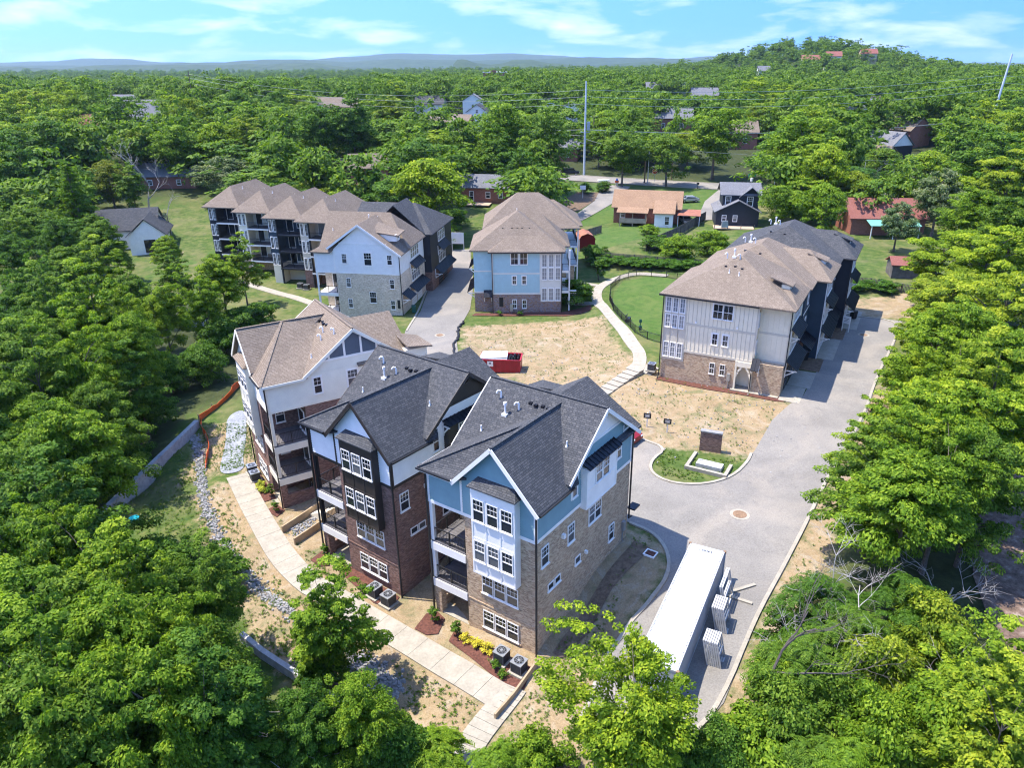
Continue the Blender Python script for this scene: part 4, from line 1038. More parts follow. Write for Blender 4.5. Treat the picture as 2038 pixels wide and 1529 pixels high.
m = MB(); hip_roof(m, -1.2, -.6, W + .8, D + .6, 9.6, 14.4, 'x', .16, 5.8, 6.6); hip_roof(m, 7, 1.5, W + 1.4, D + 1, 9.6, 13.0, 'x', .16, 0, 4.6); roof = H.part('roof', m, SH_TAN); vent_pipe(roof, 4.5, 2.5, 12, 'pipe')
for zf in (3.3, 6.5): box_part(H, 'balcony_floor', WHITE, W - 2.19, .1, zf - .3, W + .6, D, zf); railing(H, (W - 2.1, .15), (W + .5, .15), zf + .01); railing(H, (W + .5, .2), (W + .5, D), zf + .01)
for x, y in ((W + .4, .1), (W - 2.0, .1), (W + .4, 6), (-.9, .1)): box_part(H, 'post', WHITE, x, y, -.6, x + .22, y + .22, 9.6)
# ---- four balconied houses stepping back at the far left
for i, (x, y, wall, wl_, lab) in enumerate(((-61.8, 138.6, CHAR, CHAR, 'charcoal balconied townhouse farthest left in its row'), (-54.4, 133.4, CREAMB, BRICK_TAN, 'cream balconied townhouse second from the left in its row'), (-47.1, 127.9, NAVY, CREAMB, 'navy balconied townhouse third from the left in its row'), (-40.6, 124.6, TAUPE, BRICK_RED, 'taupe balconied townhouse with brick base partly behind the gabled house'))):
    H = House('townhouse', lab, 'house', x, y, -.2, 10, 'balconied townhouses'); W = 6.4; D = 15; E = 11.7
    tr = BLACKP if wall in (CHAR, NAVY) else WHITE
    box_part(H, 'wall', wl_, 0, .3, -.6, 1.7, D, 3.6); box_part(H, 'wall', wl_, 1.701, 2.6, -.6, W, D, 3.6); box_part(H, 'upper_wall', wall, 0, .3, 3.6, 1.7, D, E); box_part(H, 'upper_wall', wall, 1.701, 2.6, 3.6, W, D, E)
    for zf in (2.95, 5.9, 8.85):
        box_part(H, 'balcony_beam', tr if i == 2 else WHITE, 1.55, -.05, zf - .35, W + .1, 2.59, zf - .1); box_part(H, 'balcony_floor', WOODD, 1.6, 0, zf - .099, W + .05, 2.59, zf); railing(H, (1.7, .05), (W, .05), zf); railing(H, (W, .1), (W, 2.55), zf)
        window(H, 'front', 5.0, zf + .7, 1.5, 1.6, 'grid6', at=2.6, trim=.08); window(H, 'front', 2.9, zf + .1, 1.2, 2.1, 'plain', at=2.6, trim=.06, glass=GLASSC if i == 3 else None)
        for k in (.45, 1.25): window(H, 'front', k, zf + .4, .5, 2.0, 'grid', at=.3, trim=.08)
    for xx in (1.62, W - .12): box_part(H, 'post', BLACKP if tr is BLACKP or i == 3 else CREAMB, xx, -.02, -.4, xx + .24, .22, E)
    box_part(H, 'pier', wl_, W - .35, -.05, -.6, W + .15, .45, 2.6)
    m = MB(); hip_roof(m, -.6, -.6, W + .7, D + 1, E, 15.0, 'y', .16, 4.2, 3); hip_roof(m, 1.4, -.65, W + .75, 5, E + .01, 14.2, 'y', .16, 3, 0); roof = H.part('roof', m, SH_TAN); vent_pipe(roof, 4.6, 5.5, 14.3, 'pipe'); vent_pipe(roof, 2.0, 7.5, 14.3, 'pipe')

def row_pt(x, y): return (13.9 + math.cos(R(27.1)) * x + math.sin(R(27.1)) * y, 78.0 - math.sin(R(27.1)) * x + math.cos(R(27.1)) * y)
drape('driveway', [row_pt(13.5, 3.7), row_pt(16.0, 3.7), row_pt(16.0, 8.8), row_pt(13.5, 8.8)], CONC, .07, 1.0)
drape('driveway', [row_pt(13.7, 13.4), row_pt(17.2, 13.4), row_pt(17.2, 21.0), row_pt(13.7, 21.0)], CONC, .07, 1.0)
drape('driveway', [row_pt(15.1, 26.2), row_pt(18.6, 26.2), row_pt(18.6, 34.3), row_pt(15.1, 34.3)], CONC, .07, 1.0)
drape('soil_strip', [row_pt(13.5, 9.2), row_pt(16.2, 9.2), row_pt(16.2, 13.2), row_pt(13.7, 13.2)], SOIL, .07, 1.0)
drape('soil_strip', [row_pt(13.7, 21.3), row_pt(17.4, 21.3), row_pt(17.4, 26), row_pt(15.1, 26)], SOIL, .07, 1.0)
# ---------------------------------------------------------------- trees
def leaf_mat(name, cols, trans=.42):
    """leaf colours vary leaf by leaf (vertex tint, sunlit tops painted into crowns), tree by tree (object colour)"""
    m = bpy.data.materials.new(name); m.use_nodes = True; nt = m.node_tree; nt.nodes.clear()
    out = nt.nodes.new('ShaderNodeOutputMaterial')
    a = N(nt, 'Attribute', attribute_name='tint'); oi = N(nt, 'ObjectInfo')
    sp = N(nt, 'SeparateColor'); nt.links.new(a.outputs['Color'], sp.inputs[0])
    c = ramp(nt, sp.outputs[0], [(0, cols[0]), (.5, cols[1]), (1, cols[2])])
    c = mixc(nt, 1, c, oi.outputs['Color'], 'MULTIPLY')
    d = N(nt, 'BsdfPrincipled', Roughness=.6); d.inputs['Specular IOR Level'].default_value = .18
    nt.links.new(c, d.inputs['Base Color'])
    t = N(nt, 'BsdfTranslucent'); nt.links.new(mixc(nt, 1, c, (1.15, 1.2, .6), 'MULTIPLY'), t.inputs['Color'])
    mx = N(nt, 'MixShader'); mx.inputs[0].default_value = trans
    nt.links.new(d.outputs[0], mx.inputs[1]); nt.links.new(t.outputs[0], mx.inputs[2]); nt.links.new(mx.outputs[0], out.inputs[0])
    return m
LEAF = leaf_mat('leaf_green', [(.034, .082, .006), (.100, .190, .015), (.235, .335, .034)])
LEAF_PALE = leaf_mat('leaf_blossom', [(.04, .085, .018), (.11, .16, .05), (.36, .38, .20)])
LEAF_RED = leaf_mat('leaf_maroon', [(.03, .012, .014), (.05, .02, .022), (.08, .03, .03)])
LEAF_YEL = leaf_mat('leaf_yellow', [(.25, .22, .02), (.5, .42, .03), (.65, .55, .05)], .2)
def leaf_mesh(name, pos, nrm, axis, ln, wd, tint, mat, fold=.25):
    """pointed leaf blades: two triangles each, folded along the rib"""
    n = len(pos)
    nrm = nrm / (np.linalg.norm(nrm, axis=1, keepdims=True) + 1e-9)
    axis = axis - nrm * (axis * nrm).sum(1, keepdims=True); axis /= (np.linalg.norm(axis, axis=1, keepdims=True) + 1e-9)
    side = np.cross(nrm, axis)
    ln = ln[:, None]; wd = wd[:, None]
    base = pos - axis * ln * .5; tip = pos + axis * ln * .5 - nrm * ln * .12
    l = pos + side * wd * .5 - nrm * wd * fold; r = pos - side * wd * .5 - nrm * wd * fold
    co = np.stack([base, r, tip, l], 1).reshape(-1, 3)
    f = np.arange(n * 4).reshape(n, 4)
    me = bpy.data.meshes.new(name); quads(me, co, f)
    at = me.color_attributes.new('tint', 'FLOAT_COLOR', 'POINT')
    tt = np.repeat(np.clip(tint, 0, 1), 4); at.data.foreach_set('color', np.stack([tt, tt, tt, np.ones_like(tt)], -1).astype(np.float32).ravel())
    me.materials.append(mat); return me
def unit(r, n):
    v = r.normal(size=(n, 3)); return v / np.linalg.norm(v, axis=1, keepdims=True)
def crown(seed, Rr, z0, z1, nc, per, ll, mat, flat=.6, rc=(.2, .34), lobes=7, up=.6, layered=0.0, hole=.0):
    """clumps of leaves spread through a lumpy crown; returns the mesh and the clump centres"""
    r = np.random.default_rng(seed)
    hc = (z1 - z0) / 2; zc = (z0 + z1) / 2
    lob = unit(r, lobes); la = r.uniform(.0, .58, lobes)
    C = []
    while len(C) < nc:
        d = unit(r, 1)[0]
        if d[2] < -.55 and r.random() < .7: continue
        k = .66 + sum(a * max(0, float(d @ q)) ** 4 for a, q in zip(la, lob))
        rad = k * (1 - r.random() ** 2.2 * .75)
        c = np.array([d[0] * Rr * rad, d[1] * Rr * rad, zc + d[2] * hc * rad])
        if layered: c[2] = z0 + (round((c[2] - z0) / layered) * layered) + r.normal() * .12
        C.append(c)
    C = np.array(C)
    rad = r.uniform(rc[0], rc[1], nc) * Rr * (1.0 - .25 * np.clip((C[:, 2] - zc) / hc, -1, 1))
    P = []; Nn = []; A = []; T = []
    for c, q in zip(C, rad):
        m = int(per * (q / (rc[1] * Rr)) ** 2 * r.uniform(.7, 1.2)) + 6
        d = unit(r, m); d[:, 2] = np.where((d[:, 2] < 0) & (r.random(m) < .65), -d[:, 2], d[:, 2])
        rr = q * (.35 + .65 * r.random(m) ** .45)
        th = math.atan2(c[1], c[0]) + r.normal() * .4; e1 = np.array([math.cos(th), math.sin(th), 0.0]); sx = r.uniform(1.1, 1.7)
        v = d * rr[:, None] * np.array([1, 1, flat]); al = v @ e1
        p = c + v * .9 + e1 * (al * (sx - 1))[:, None] - np.array([0, 0, 1.0]) * (np.abs(al) * .12)[:, None]
        if r.random() < .35:                                   # a ragged spray reaching out of the clump
            w = d[:, 2] > .2; p[w] += (d[w] * np.array([1, 1, .5]) * q * r.uniform(.1, .5))
        P.append(p)
        Nn.append(d * .5 + np.array([0, 0, up]) + r.normal(size=(m, 3)) * .35)
        o = p - np.array([0, 0, zc]); o[:, 2] *= .3
        A.append(o / (np.linalg.norm(o, axis=1, keepdims=True) + .1) + r.normal(size=(m, 3)) * .6 + np.array([0, 0, -.25]))
        ct = r.normal() * .13
        T.append(np.clip(.40 + ct + r.normal(size=m) * .2 + .28 * d[:, 2], 0, 1))  # clump tops tinted lighter, undersides darker: sunlight painted into the leaf colour
    P = np.concatenate(P); n = len(P)
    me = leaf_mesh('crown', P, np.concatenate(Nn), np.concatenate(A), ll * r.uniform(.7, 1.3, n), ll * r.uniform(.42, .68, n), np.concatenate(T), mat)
    return me, C
def trunk_mesh(seed, C, z0, h, r0, mat=None, nl=12, lean=.03):
    """tapered trunk with limbs that reach into the clumps"""
    rr = random.Random(seed); m = MB()
    top = h * .82; lx, ly = rr.uniform(-lean, lean) * h, rr.uniform(-lean, lean) * h
    def ax(z): t = z / top; return Vector((lx * t + .12 * math.sin(t * 5), ly * t + .12 * math.cos(t * 4) - .12, z))
    n = 7; m.tube([ax(top * i / n) - Vector((0, 0, .4 if i == 0 else 0)) for i in range(n + 1)], [r0 * (1.25 if i == 0 else 1) * (1 - .85 * i / n) for i in range(n + 1)], 7)
    idx = sorted(range(len(C)), key=lambda i: rr.random())[:nl]
    for i in idx:
        c = Vector(C[i]); zs = max(z0 * .6, min(top * .9, c.z - c.xy.length * rr.uniform(.35, .8)))
        s = ax(zs); mid = s.lerp(c, .5) + Vector((0, 0, c.xy.length * .08))
        b = r0 * .42 * (1 - zs / top * .6); m.tube([s, mid, c], [b, b * .6, b * .2], 5)
    return m.mesh('trunk', mat or BARK)
TREES = {}
def variant(key, seed, Rr, z0, z1, nc, per, ll, mat=LEAF, r0=None, nl=12, **kw):
    cm, C = crown(seed, Rr, z0, z1, nc, per, ll, mat, **kw)
    TREES[key] = (cm, trunk_mesh(seed, C, z0, z1, r0 or Rr * .055, None, nl))
# near: fine leaves; mid; far
variant('near0', 11, 5.0, 3.5, 13.5, 190, 290, .30, rc=(.12, .22), flat=.5)
variant('near1', 12, 4.6, 2.5, 14.5, 200, 280, .28, rc=(.12, .22), lobes=12, flat=.55)
variant('near2', 13, 5.6, 3.0, 12.5, 200, 290, .31, rc=(.11, .2), flat=.42, lobes=11)
variant('near3', 14, 4.2, 3.0, 12.0, 135, 270, .34, rc=(.14, .24), flat=.45, up=.8, lobes=10)
variant('layer0', 15, 5.4, 2.5, 11.0, 150, 300, .36, rc=(.13, .23), flat=.3, layered=1.3, up=.9)
variant('bush0', 16, 3.0, .2, 4.6, 85, 250, .25, r0=.12, rc=(.2, .32))
variant('bush1', 17, 2.6, .1, 3.4, 70, 240, .28, r0=.1, rc=(.2, .34), flat=.5)
variant('mid0', 21, 5.2, 3.0, 14.0, 120, 130, .50, rc=(.18, .3))
variant('mid1', 22, 4.8, 2.5, 15.0, 120, 130, .50, rc=(.17, .3), lobes=10)
variant('mid2', 23, 6.0, 3.0, 12.5, 130, 130, .52, rc=(.16, .28), flat=.5)
variant('mid3', 24, 4.0, 2.0, 15.5, 110, 120, .48, rc=(.18, .3))
variant('pale0', 25, 5.0, 2.0, 10.5, 130, 130, .42, LEAF_PALE, rc=(.15, .24))
variant('far0', 31, 5.4, 2.0, 13.0, 55, 36, 1.0, rc=(.24, .38), nl=4)
variant('far1', 32, 4.8, 1.5, 14.0, 55, 36, 1.0, rc=(.24, .38), nl=4)
variant('far2', 33, 6.4, 2.0, 12.0, 60, 36, 1.05, rc=(.22, .36), nl=4)
# a pine with whorled branches
def pine_variant(key, seed, h, Rr):
    r = np.random.default_rng(seed); P = []; Nn = []; A = []; C = []
    z = h * .25
    while z < h:
        k = 1 - (z / h) ** 1.6; nb = 6
        for b in range(nb):
            a = r.uniform(0, 6.28); L = Rr * k * r.uniform(.7, 1.1) + .4
            d = np.array([math.cos(a), math.sin(a), .08]); n = int(60 * L)
            t = r.random(n) ** .6 * L; p = np.array([0, 0, z]) + d * t[:, None] + r.normal(size=(n, 3)) * np.array([.35, .35, .12])
            P.append(p); Nn.append(np.array([0, 0, 1.0]) + r.normal(size=(n, 3)) * .5); A.append(d + r.normal(size=(n, 3)) * .5); C.append(np.array([0, 0, z]) + d * L * .8)
        z += h * .045
    P = np.concatenate(P); n = len(P)
    me = leaf_mesh('crown', P, np.concatenate(Nn), np.concatenate(A), .5 * r.uniform(.7, 1.3, n), .16 * r.uniform(.7, 1.3, n), np.clip(.35 + r.normal(size=n) * .18, 0, 1), LEAF)
    TREES[key] = (me, trunk_mesh(seed, np.array(C), h * .25, h * 1.15, .3, None, 30))
pine_variant('pine', 41, 16, 4.2)
def frond_variant(key, seed, Rr, z1, ros, ll):
    """sumac: rosettes of long arching fronds with paired leaflets on thin stems"""
    r = np.random.default_rng(seed); P = []; Nn = []; A = []; C = []
    for i in range(ros):
        a = r.uniform(0, 6.28); q = Rr * math.sqrt(r.random()); c = np.array([q * math.cos(a), q * math.sin(a), z1 * (1 - .45 * (q / Rr) ** 2) * r.uniform(.72, 1.02)]); C.append(c)
        for f in range(11):
            b = r.uniform(0, 6.28); L = ll * r.uniform(.75, 1.15); d = np.array([math.cos(b), math.sin(b), 0]); sd = np.array([-d[1], d[0], 0]); el = r.uniform(.2, .9)
            for k in range(9):
                t = (k + 1.5) / 10; p = c + d * L * t + np.array([0, 0, L * (el * t - 1.05 * t * t)])
                for s in (-1, 1):
                    P.append(p + sd * s * .10 * (1.15 - t * .6) * L); Nn.append(np.array([0, 0, 1.0]) + d * .5 * t + r.normal(size=3) * .2); A.append(sd * s + d * .5 + np.array([0, 0, -.2]))
    P = np.array(P); n = len(P)
    me = leaf_mesh('crown', P, np.array(Nn), np.array(A), ll * .26 * r.uniform(.8, 1.2, n), ll * .085 * r.uniform(.8, 1.2, n), np.clip(.5 + r.normal(size=n) * .16, 0, 1), LEAF, .1)
    TREES[key] = (me, trunk_mesh(seed, np.array(C), .3, z1, .09, None, min(24, ros)))
frond_variant('sumac0', 51, 2.4, 4.2, 46, 1.0)
frond_variant('sumac1', 52, 3.4, 7.0, 80, 1.05)
# ---- single trees: (variant, x, y, scale, height stretch, colour, name, label)
def plant(key, x, y, s, st=1.0, col=(1, 1, 1), name='tree', label='', group=None, cat='tree', rz=None, dz=-.15):
    cm, tm = TREES[key]
    e = empty(name, (x, y, terr(x, y) + dz), RNG.uniform(0, 6.28) if rz is None else rz, label, cat, group)
    e.scale = (s, s, s * st)
    c = link('crown', cm, e); c.color = (*col, 1)
    link('trunk', tm, e)
    return e
# ---------------------------------------------------------------- things on the site
GREEN = paint('green_plastic', (.02, .10, .07), .5, .1); TEAL = paint('teal_plastic', (.0, .25, .30), .5, .1)
BINB = paint('black_plastic', (.02, .02, .022), .4, .2); REDP = paint('sign_red', (.55, .03, .03), .5, .05); GRNP = paint('sign_green', (.0, .22, .12), .5, .05); BLUEP = paint('toy_blue', (.03, .12, .5), .5, .05)
RUST = paint('rust_metal', (.34, .13, .07), .6, .3); GRMET = paint('green_metal_roof', (.16, .40, .32), .45, .1); SILV = paint('silver_car_paint', (.45, .46, .47), .3, .05, .5); DARKC = paint('dark_car_paint', (.015, .017, .02), .25, .1, .2)
MAROON = paint('maroon_car_paint', (.22, .012, .015), .3, .1, .2); CHROME = paint('wheel_alloy', (.5, .5, .52), .3, .05, .8); TYRE = paint('tyre_rubber', (.015, .015, .015), .8, .1); YELB = paint('beige_siding', (.56, .46, .30), .6, .06)
DECKR = paint('red_brown_deck', (.10, .035, .028), .7, .2); DECKT = paint('tan_deck', (.45, .33, .23), .75, .15); SHEET = paint('white_sheeting', (.78, .78, .76), .6, .06); PIPEG = paint('white_frames', (.46, .45, .43), .5, .1)
# shipping container
a = math.atan2(-.905, -.426); cz = terr(8.5, 38) + .12
e = empty('shipping_container', (0, 0, 0), 0, 'long white shipping container parked on the lane', 'container')
e.location = (11.86 - .426 * 6.1, 42.77 - .905 * 6.1, cz); e.rotation_euler = (0, 0, a)
Lh, Wh, Hh = 6.1, 1.22, 2.55
m = MB()
for sgn in (-1, 1):
    n = 44; m = MB()
    for i in range(n):
        x0 = -Lh + .1 + (2 * Lh - .2) * i / n; x1 = -Lh + .1 + (2 * Lh - .2) * (i + 1) / n; xm = (x1 - x0) / 4; y = sgn * (Wh - .01); yi = sgn * (Wh - .07)
        for p, q, ya, yb in ((x0, x0 + xm, y, y), (x0 + xm, x0 + xm * 2, y, yi), (x0 + 2 * xm, x0 + 3 * xm, yi, yi), (x0 + 3 * xm, x1, yi, y)):
            f = [(p, ya, .18), (q, yb, .18), (q, yb, Hh - .1), (p, ya, Hh - .1)]; m.poly(f if sgn < 0 else f[::-1])
    m.build('side_wall', CONTW, e)
m = MB(); n = 40
for i in range(n):
    x0 = -Lh + .1 + (2 * Lh - .2) * i / n; x1 = -Lh + .1 + (2 * Lh - .2) * (i + 1) / n; q = (x1 - x0) / 4; zt, zl = Hh + .02, Hh - .03
    for p, r_, za, zb in ((x0, x0 + q, zt, zt), (x0 + q, x0 + 2 * q, zt, zl), (x0 + 2 * q, x0 + 3 * q, zl, zl), (x0 + 3 * q, x1, zl, zt)): m.poly([(p, -Wh + .06, za), (r_, -Wh + .06, zb), (r_, Wh - .06, zb), (p, Wh - .06, za)])
m.build('roof', CONTW, e)
m = MB()
for y in (-Wh + .05, Wh - .05): m.beam((-Lh, y, .09), (Lh, y, .09), .1, .18); m.beam((-Lh, y, Hh - .04), (Lh, y, Hh - .04), .1, .12)
for x in (-Lh + .05, Lh - .05):
    m.beam((x, -Wh + .101, Hh - .05), (x, Wh - .101, Hh - .05), .1, .12); m.beam((x, -Wh + .101, .09), (x, Wh - .101, .09), .1, .18)
m.box(-Lh + .1, -Wh + .1, .15, Lh - .1, Wh - .1, .17); m.build('frame', CONTW, e)
for x in (-Lh, Lh):
    for y in (-Wh, Wh):
        q = MB(); q.box(x - .09, y - .09, Hh - .1, x + .09, y + .09, Hh + .04); q.build('corner_casting', IRON, e); q = MB(); q.box(x - .08, y - .08, 0, x + .08, y + .08, Hh - .101); q.build('corner_post', CONTW, e)
for y0, y1 in ((-Wh + .09, -.01), (.01, Wh - .09)):
    q = MB(); q.box(Lh - .07, y0, .19, Lh - .02, y1, Hh - .12); d_ = q.build('door', CONTW, e)
    q = MB(); yy = (y0 + y1) / 2; q.cyl(Lh, yy, .2, Hh - .15, .02, 6); q.build('lock_rod', STEEL, d_)
m = MB(); m.poly([(-Lh + .1, -Wh + .1, .19), (-Lh + .1, -Wh + .1, Hh - .1), (-Lh + .1, Wh - .1, Hh - .1), (-Lh + .1, Wh - .1, .19)]); m.build('end_wall', CONTW, e)
m = MB()
for i, w in enumerate((.05, .0, .06, .06, .05, .06, .06, .05, .06)):
    if w: m.box(-Lh + .42, -.45 + i * .1, Hh + .018, -Lh + .55, -.45 + i * .1 + w, Hh + .021)
m.build('stencil_marks', BLACKP, e)
# stacks of white frames leaning on the container
dv = Vector((.426, .905)); nv = Vector((.905, -.426))
def frame_stack(base, n, w, h, lab, lean=.22):
    p = Vector(base); e = empty('frame_stack', (p.x, p.y, terr(p.x, p.y) + .07), math.atan2(dv.y, dv.x), lab, 'window frames', 'white frames by the container')
    for i in range(n):
        y = -.135 * i; t = lean * h; q = MB()
        def P(u, z, o=0): return (u, y + t * z / h - .32 + o, z)
        for (u0, z0, u1, z1) in ((-w / 2, 0, w / 2, 0), (-w / 2, h, w / 2, h), (-w / 2, 0, -w / 2, h), (w / 2, 0, w / 2, h), (-w / 2, h * .5, w / 2, h * .5)): q.beam(P(u0, z0), P(u1, z1), .05, .10, (0, 1, 0))
        o = q.build('frame', PIPEG, e)
frame_stack((10.2, 34.8), 7, 1.1, 1.8, 'nearest bundle of white frames leaning on the container'); frame_stack((11.4, 37.8), 6, 1.3, 1.8, 'middle bundle of white frames leaning on the container'); frame_stack((12.45, 39.75), 2, 2.2, 2.0, 'pair of wide white frames leaning at the far end of the container')
for i, (x, y, r_, L) in enumerate(((14.0, 41.0, .4, 2.4), (13.6, 39.9, -.5, 1.8))):
    m = MB(); m.box(-L / 2, -.12, 0, L / 2, .12, .1); o = m.build('plank', CONC, None, (x, y, terr(x, y) + .07), r_); tag(o, ('longer pale board lying flat beside the container', 'shorter pale board lying aslant beside the container')[i], 'board', 'boards on the lane')
# red skip
e = empty('dumpster', (-7.2, 82.0, terr(-5, 82) - .05), R(-5), 'red open-top dumpster full of white sheeting on the dirt lot', 'dumpster')
m = MB(); L, Wd, Ht = 5.0, 2.4, 1.75
m.box(0, 0, .2, L, .08, Ht); m.box(0, Wd - .08, .2, L, Wd, Ht); m.box(0, .081, .2, .08, Wd - .081, Ht); m.box(L - .08, .081, .2, L, Wd - .081, Ht); m.box(.08, .08, .2, L - .08, Wd - .08, .28); m.build('tub', REDM, e)
for i in range(9): q = MB(); q.box(.1 + i * .6, -.07, .2, .2 + i * .6, -.001, Ht - .1); q.build('rib', REDM, e)
m = MB(); m.beam((0, -.03, Ht), (L, -.03, Ht), .14, .12); m.beam((0, Wd + .03, Ht), (L, Wd + .03, Ht), .14, .12); m.beam((L + .03, 0, Ht), (L + .03, Wd, Ht), .14, .12); m.build('rim', REDM, e)
m = MB(); m.box(0, .3, 0, L, .55, .199); m.box(0, 1.9, 0, L, 2.15, .199); m.build('skid', BLACKP, e)
q = MB(); q.box(1.05, -.11, .95, 1.75, -.075, 1.6); s_ = q.build('sign_plate', WHITE, e)
q = MB(); q.prism([(1.28, -.125), (1.52, -.125), (1.52, -.112), (1.28, -.112)], 1.27, 1.36); q.hexa([(1.25, -.125, 1.36), (1.55, -.125, 1.36), (1.55, -.112, 1.36), (1.25, -.112, 1.36)], [(1.39, -.125, 1.47), (1.41, -.125, 1.47), (1.41, -.112, 1.47), (1.39, -.112, 1.47)]); q.build('emblem', BLACKP, s_)
m = MB(); rr = random.Random(4)
for i in range(7): z = Ht - .15 + i * .06; m.hexa([(.12 + rr.uniform(0, .15), .15 + rr.uniform(0, .4), z), (3.4, .12 + rr.uniform(0, .3), z + rr.uniform(-.03, .1)), (3.3, 1.9 + rr.uniform(-.3, .3), z + rr.uniform(0, .15)), (.2, 2.1, z)], [(.12, .3, z + .04), (3.4, .3, z + .05), (3.3, 2.0, z + .2), (.2, 2.1, z + .05)])
m.build('sheeting', SHEET, e)
m = MB()
for i in range(14): x = rr.uniform(3.5, 4.7); y = rr.uniform(.3, 2); m.tube([(x, y, 1.3), (x + rr.uniform(-.2, .2), y + rr.uniform(-.2, .2), 1.95)], [.22, .1], 6)
m.build('rubbish', BLACKP, e)
# brick monument, raised slab and its border
e = empty('brick_monument', (15.0, 60.6, terr(16, 60) - .05), R(-20), 'red brick monument wall with pale cap by the lane entrance', 'monument')
MB().box(0, 0, -.3, 1.95, .45, 2.0).build('wall', BRICK_RED, e); MB().box(-.04, -.04, 2.001, 1.99, .49, 2.12).build('cap', STONE, e)
e = empty('planter_border', (14.0, 58.6, terr(15, 58) - .05), R(-28), 'low concrete border enclosing a raised slab before the brick monument', 'planter')
for b in ((-.3, -1.5, 3.5, -1.2), (-.3, -1.199, 0, 1.6), (3.2, -1.199, 3.5, .7)): MB().box(b[0], b[1], -.2, b[2], b[3], .32).build('border_wall', CONC, e)
e2 = empty('raised_slab', (14.0, 58.6, terr(15, 58) - .05), R(-28), 'grey mailbox slab inside the low concrete border', 'slab')
MB().box(.5, -.7, -.2, 2.8, .25, .42).build('slab', CONC2, e2)
for x, y in ((.7, .05), (.85, .05), (.7, -.15), (2.5, -.4)): MB().cyl(x, y, .421, .44, .04, 8).build('anchor_hole', BLACKP, e2)
# small signs
def post_sign(x, y, w, h, zc, mat, lab, lines=True, rz=-.3, posts=1, pm=WHITE):
    e = empty('sign', (x, y, terr(x, y)), rz, lab, 'sign')
    for u in ([0] if posts == 1 else [-w / 2 + .05, w / 2 - .05]): MB().box(u - .05, .03, -.2, u + .05, .12, zc + h / 2 - .02).build('post', pm, e)
    b = MB().box(-w / 2, -.03, zc - h / 2, w / 2, .029, zc + h / 2).build('board', mat, e)
    if lines:
        for k, t in ((.18, .7), (0, .5), (-.2, .62)): MB().box(-w * t / 2, -.036, zc + k * h - .025, w * t / 2, -.031, zc + k * h + .025).build('lettering', WHITE if mat is BLACKP else BLACKP, b)
    return e
post_sign(10.8, 65.7, .75, .55, 1.25, BLACKP, 'left of the two black signs on white posts in the dirt'); post_sign(12.6, 64.4, .75, .55, 1.25, BLACKP, 'right of the two black signs on white posts in the dirt')
post_sign(-15.7, 142.0, 2.4, 2.2, 2.6, WHITE, 'large blank white sign on two posts at the end of the left road', False, -.1, 2); post_sign(40.6, 92.3, 1.0, 1.0, 1.7, WHITE, 'white sign standing by the navy garage', True, -.8, 2); post_sign(10.8, 183.5, 1.4, 1.0, 2.6, WHITE, 'small white sign on the bare verge beyond the yards', False, -.1)
# manholes
for x, y, r_, l in ((16.2, 50.1, .55, 'rusty manhole cover in the wide part of the lane'), (42.6, 91.0, .5, 'rusty manhole cover near the far end of the lane'), (-13.7, 96.2, .5, 'rusty manhole cover on the left road')):
    e = empty('manhole', (x, y, terr(x, y) + .06), 0, l, 'manhole'); MB().cyl(0, 0, -.1, .012, r_ * 1.45, 20).build('collar', CONC, e)
    m = MB(); m.cyl(0, 0, .013, .03, r_, 20)
    for k in range(4): m.box(-r_ * .7, -r_ * .6 + k * r_ * .4, .031, r_ * .7, -r_ * .5 + k * r_ * .4, .04)
    m.build('cover', IRON, e)
# retaining walls of cast panels
def panel_wall(pts, lab, h, w=.35, flat=False):
    p = densify(pts, 2.4); c = p[0]; e = empty('retaining_wall', (c.x, c.y, terr(c.x, c.y)), 0, lab, 'wall')
    for a_, b_ in zip(p[:-1], p[1:]):
        d = (b_ - a_).normalized(); n = Vector((-d.y, d.x)) * w / 2; g = d * .012; z0 = terr(a_.x, a_.y); z1 = terr(b_.x, b_.y)
        if flat: f0 = (a_ - p[0]).length / (p[-1] - p[0]).length; f1 = (b_ - p[0]).length / (p[-1] - p[0]).length; z0 = -.3 - .7 * f0; z1 = -.3 - .7 * f1
        q = [a_ + n + g, a_ - n + g, b_ - n - g, b_ + n - g]
        zz = [z0, z0, z1, z1]
        m = MB(); m.hexa([(v.x - c.x, v.y - c.y, z - 2.2 - terr(c.x, c.y)) for v, z in zip(q, zz)], [(v.x - c.x, v.y - c.y, z + h - terr(c.x, c.y)) for v, z in zip(q, zz)]); m.build('panel', CONC2, e)
panel_wall([(-36.9, 71.2), (-38.4, 54)], 'long concrete retaining wall along the left wood', .95, .45, True); panel_wall([(-20.5, 39.6), (-18.5, 38), (-13.6, 34.6), (-10.5, 32.6)], 'concrete retaining wall at the bottom under the front trees', .7); panel_wall([(-54, 106.5), (-46, 106)], 'pale concrete wall glimpsed between trees at the far left', 1.0)
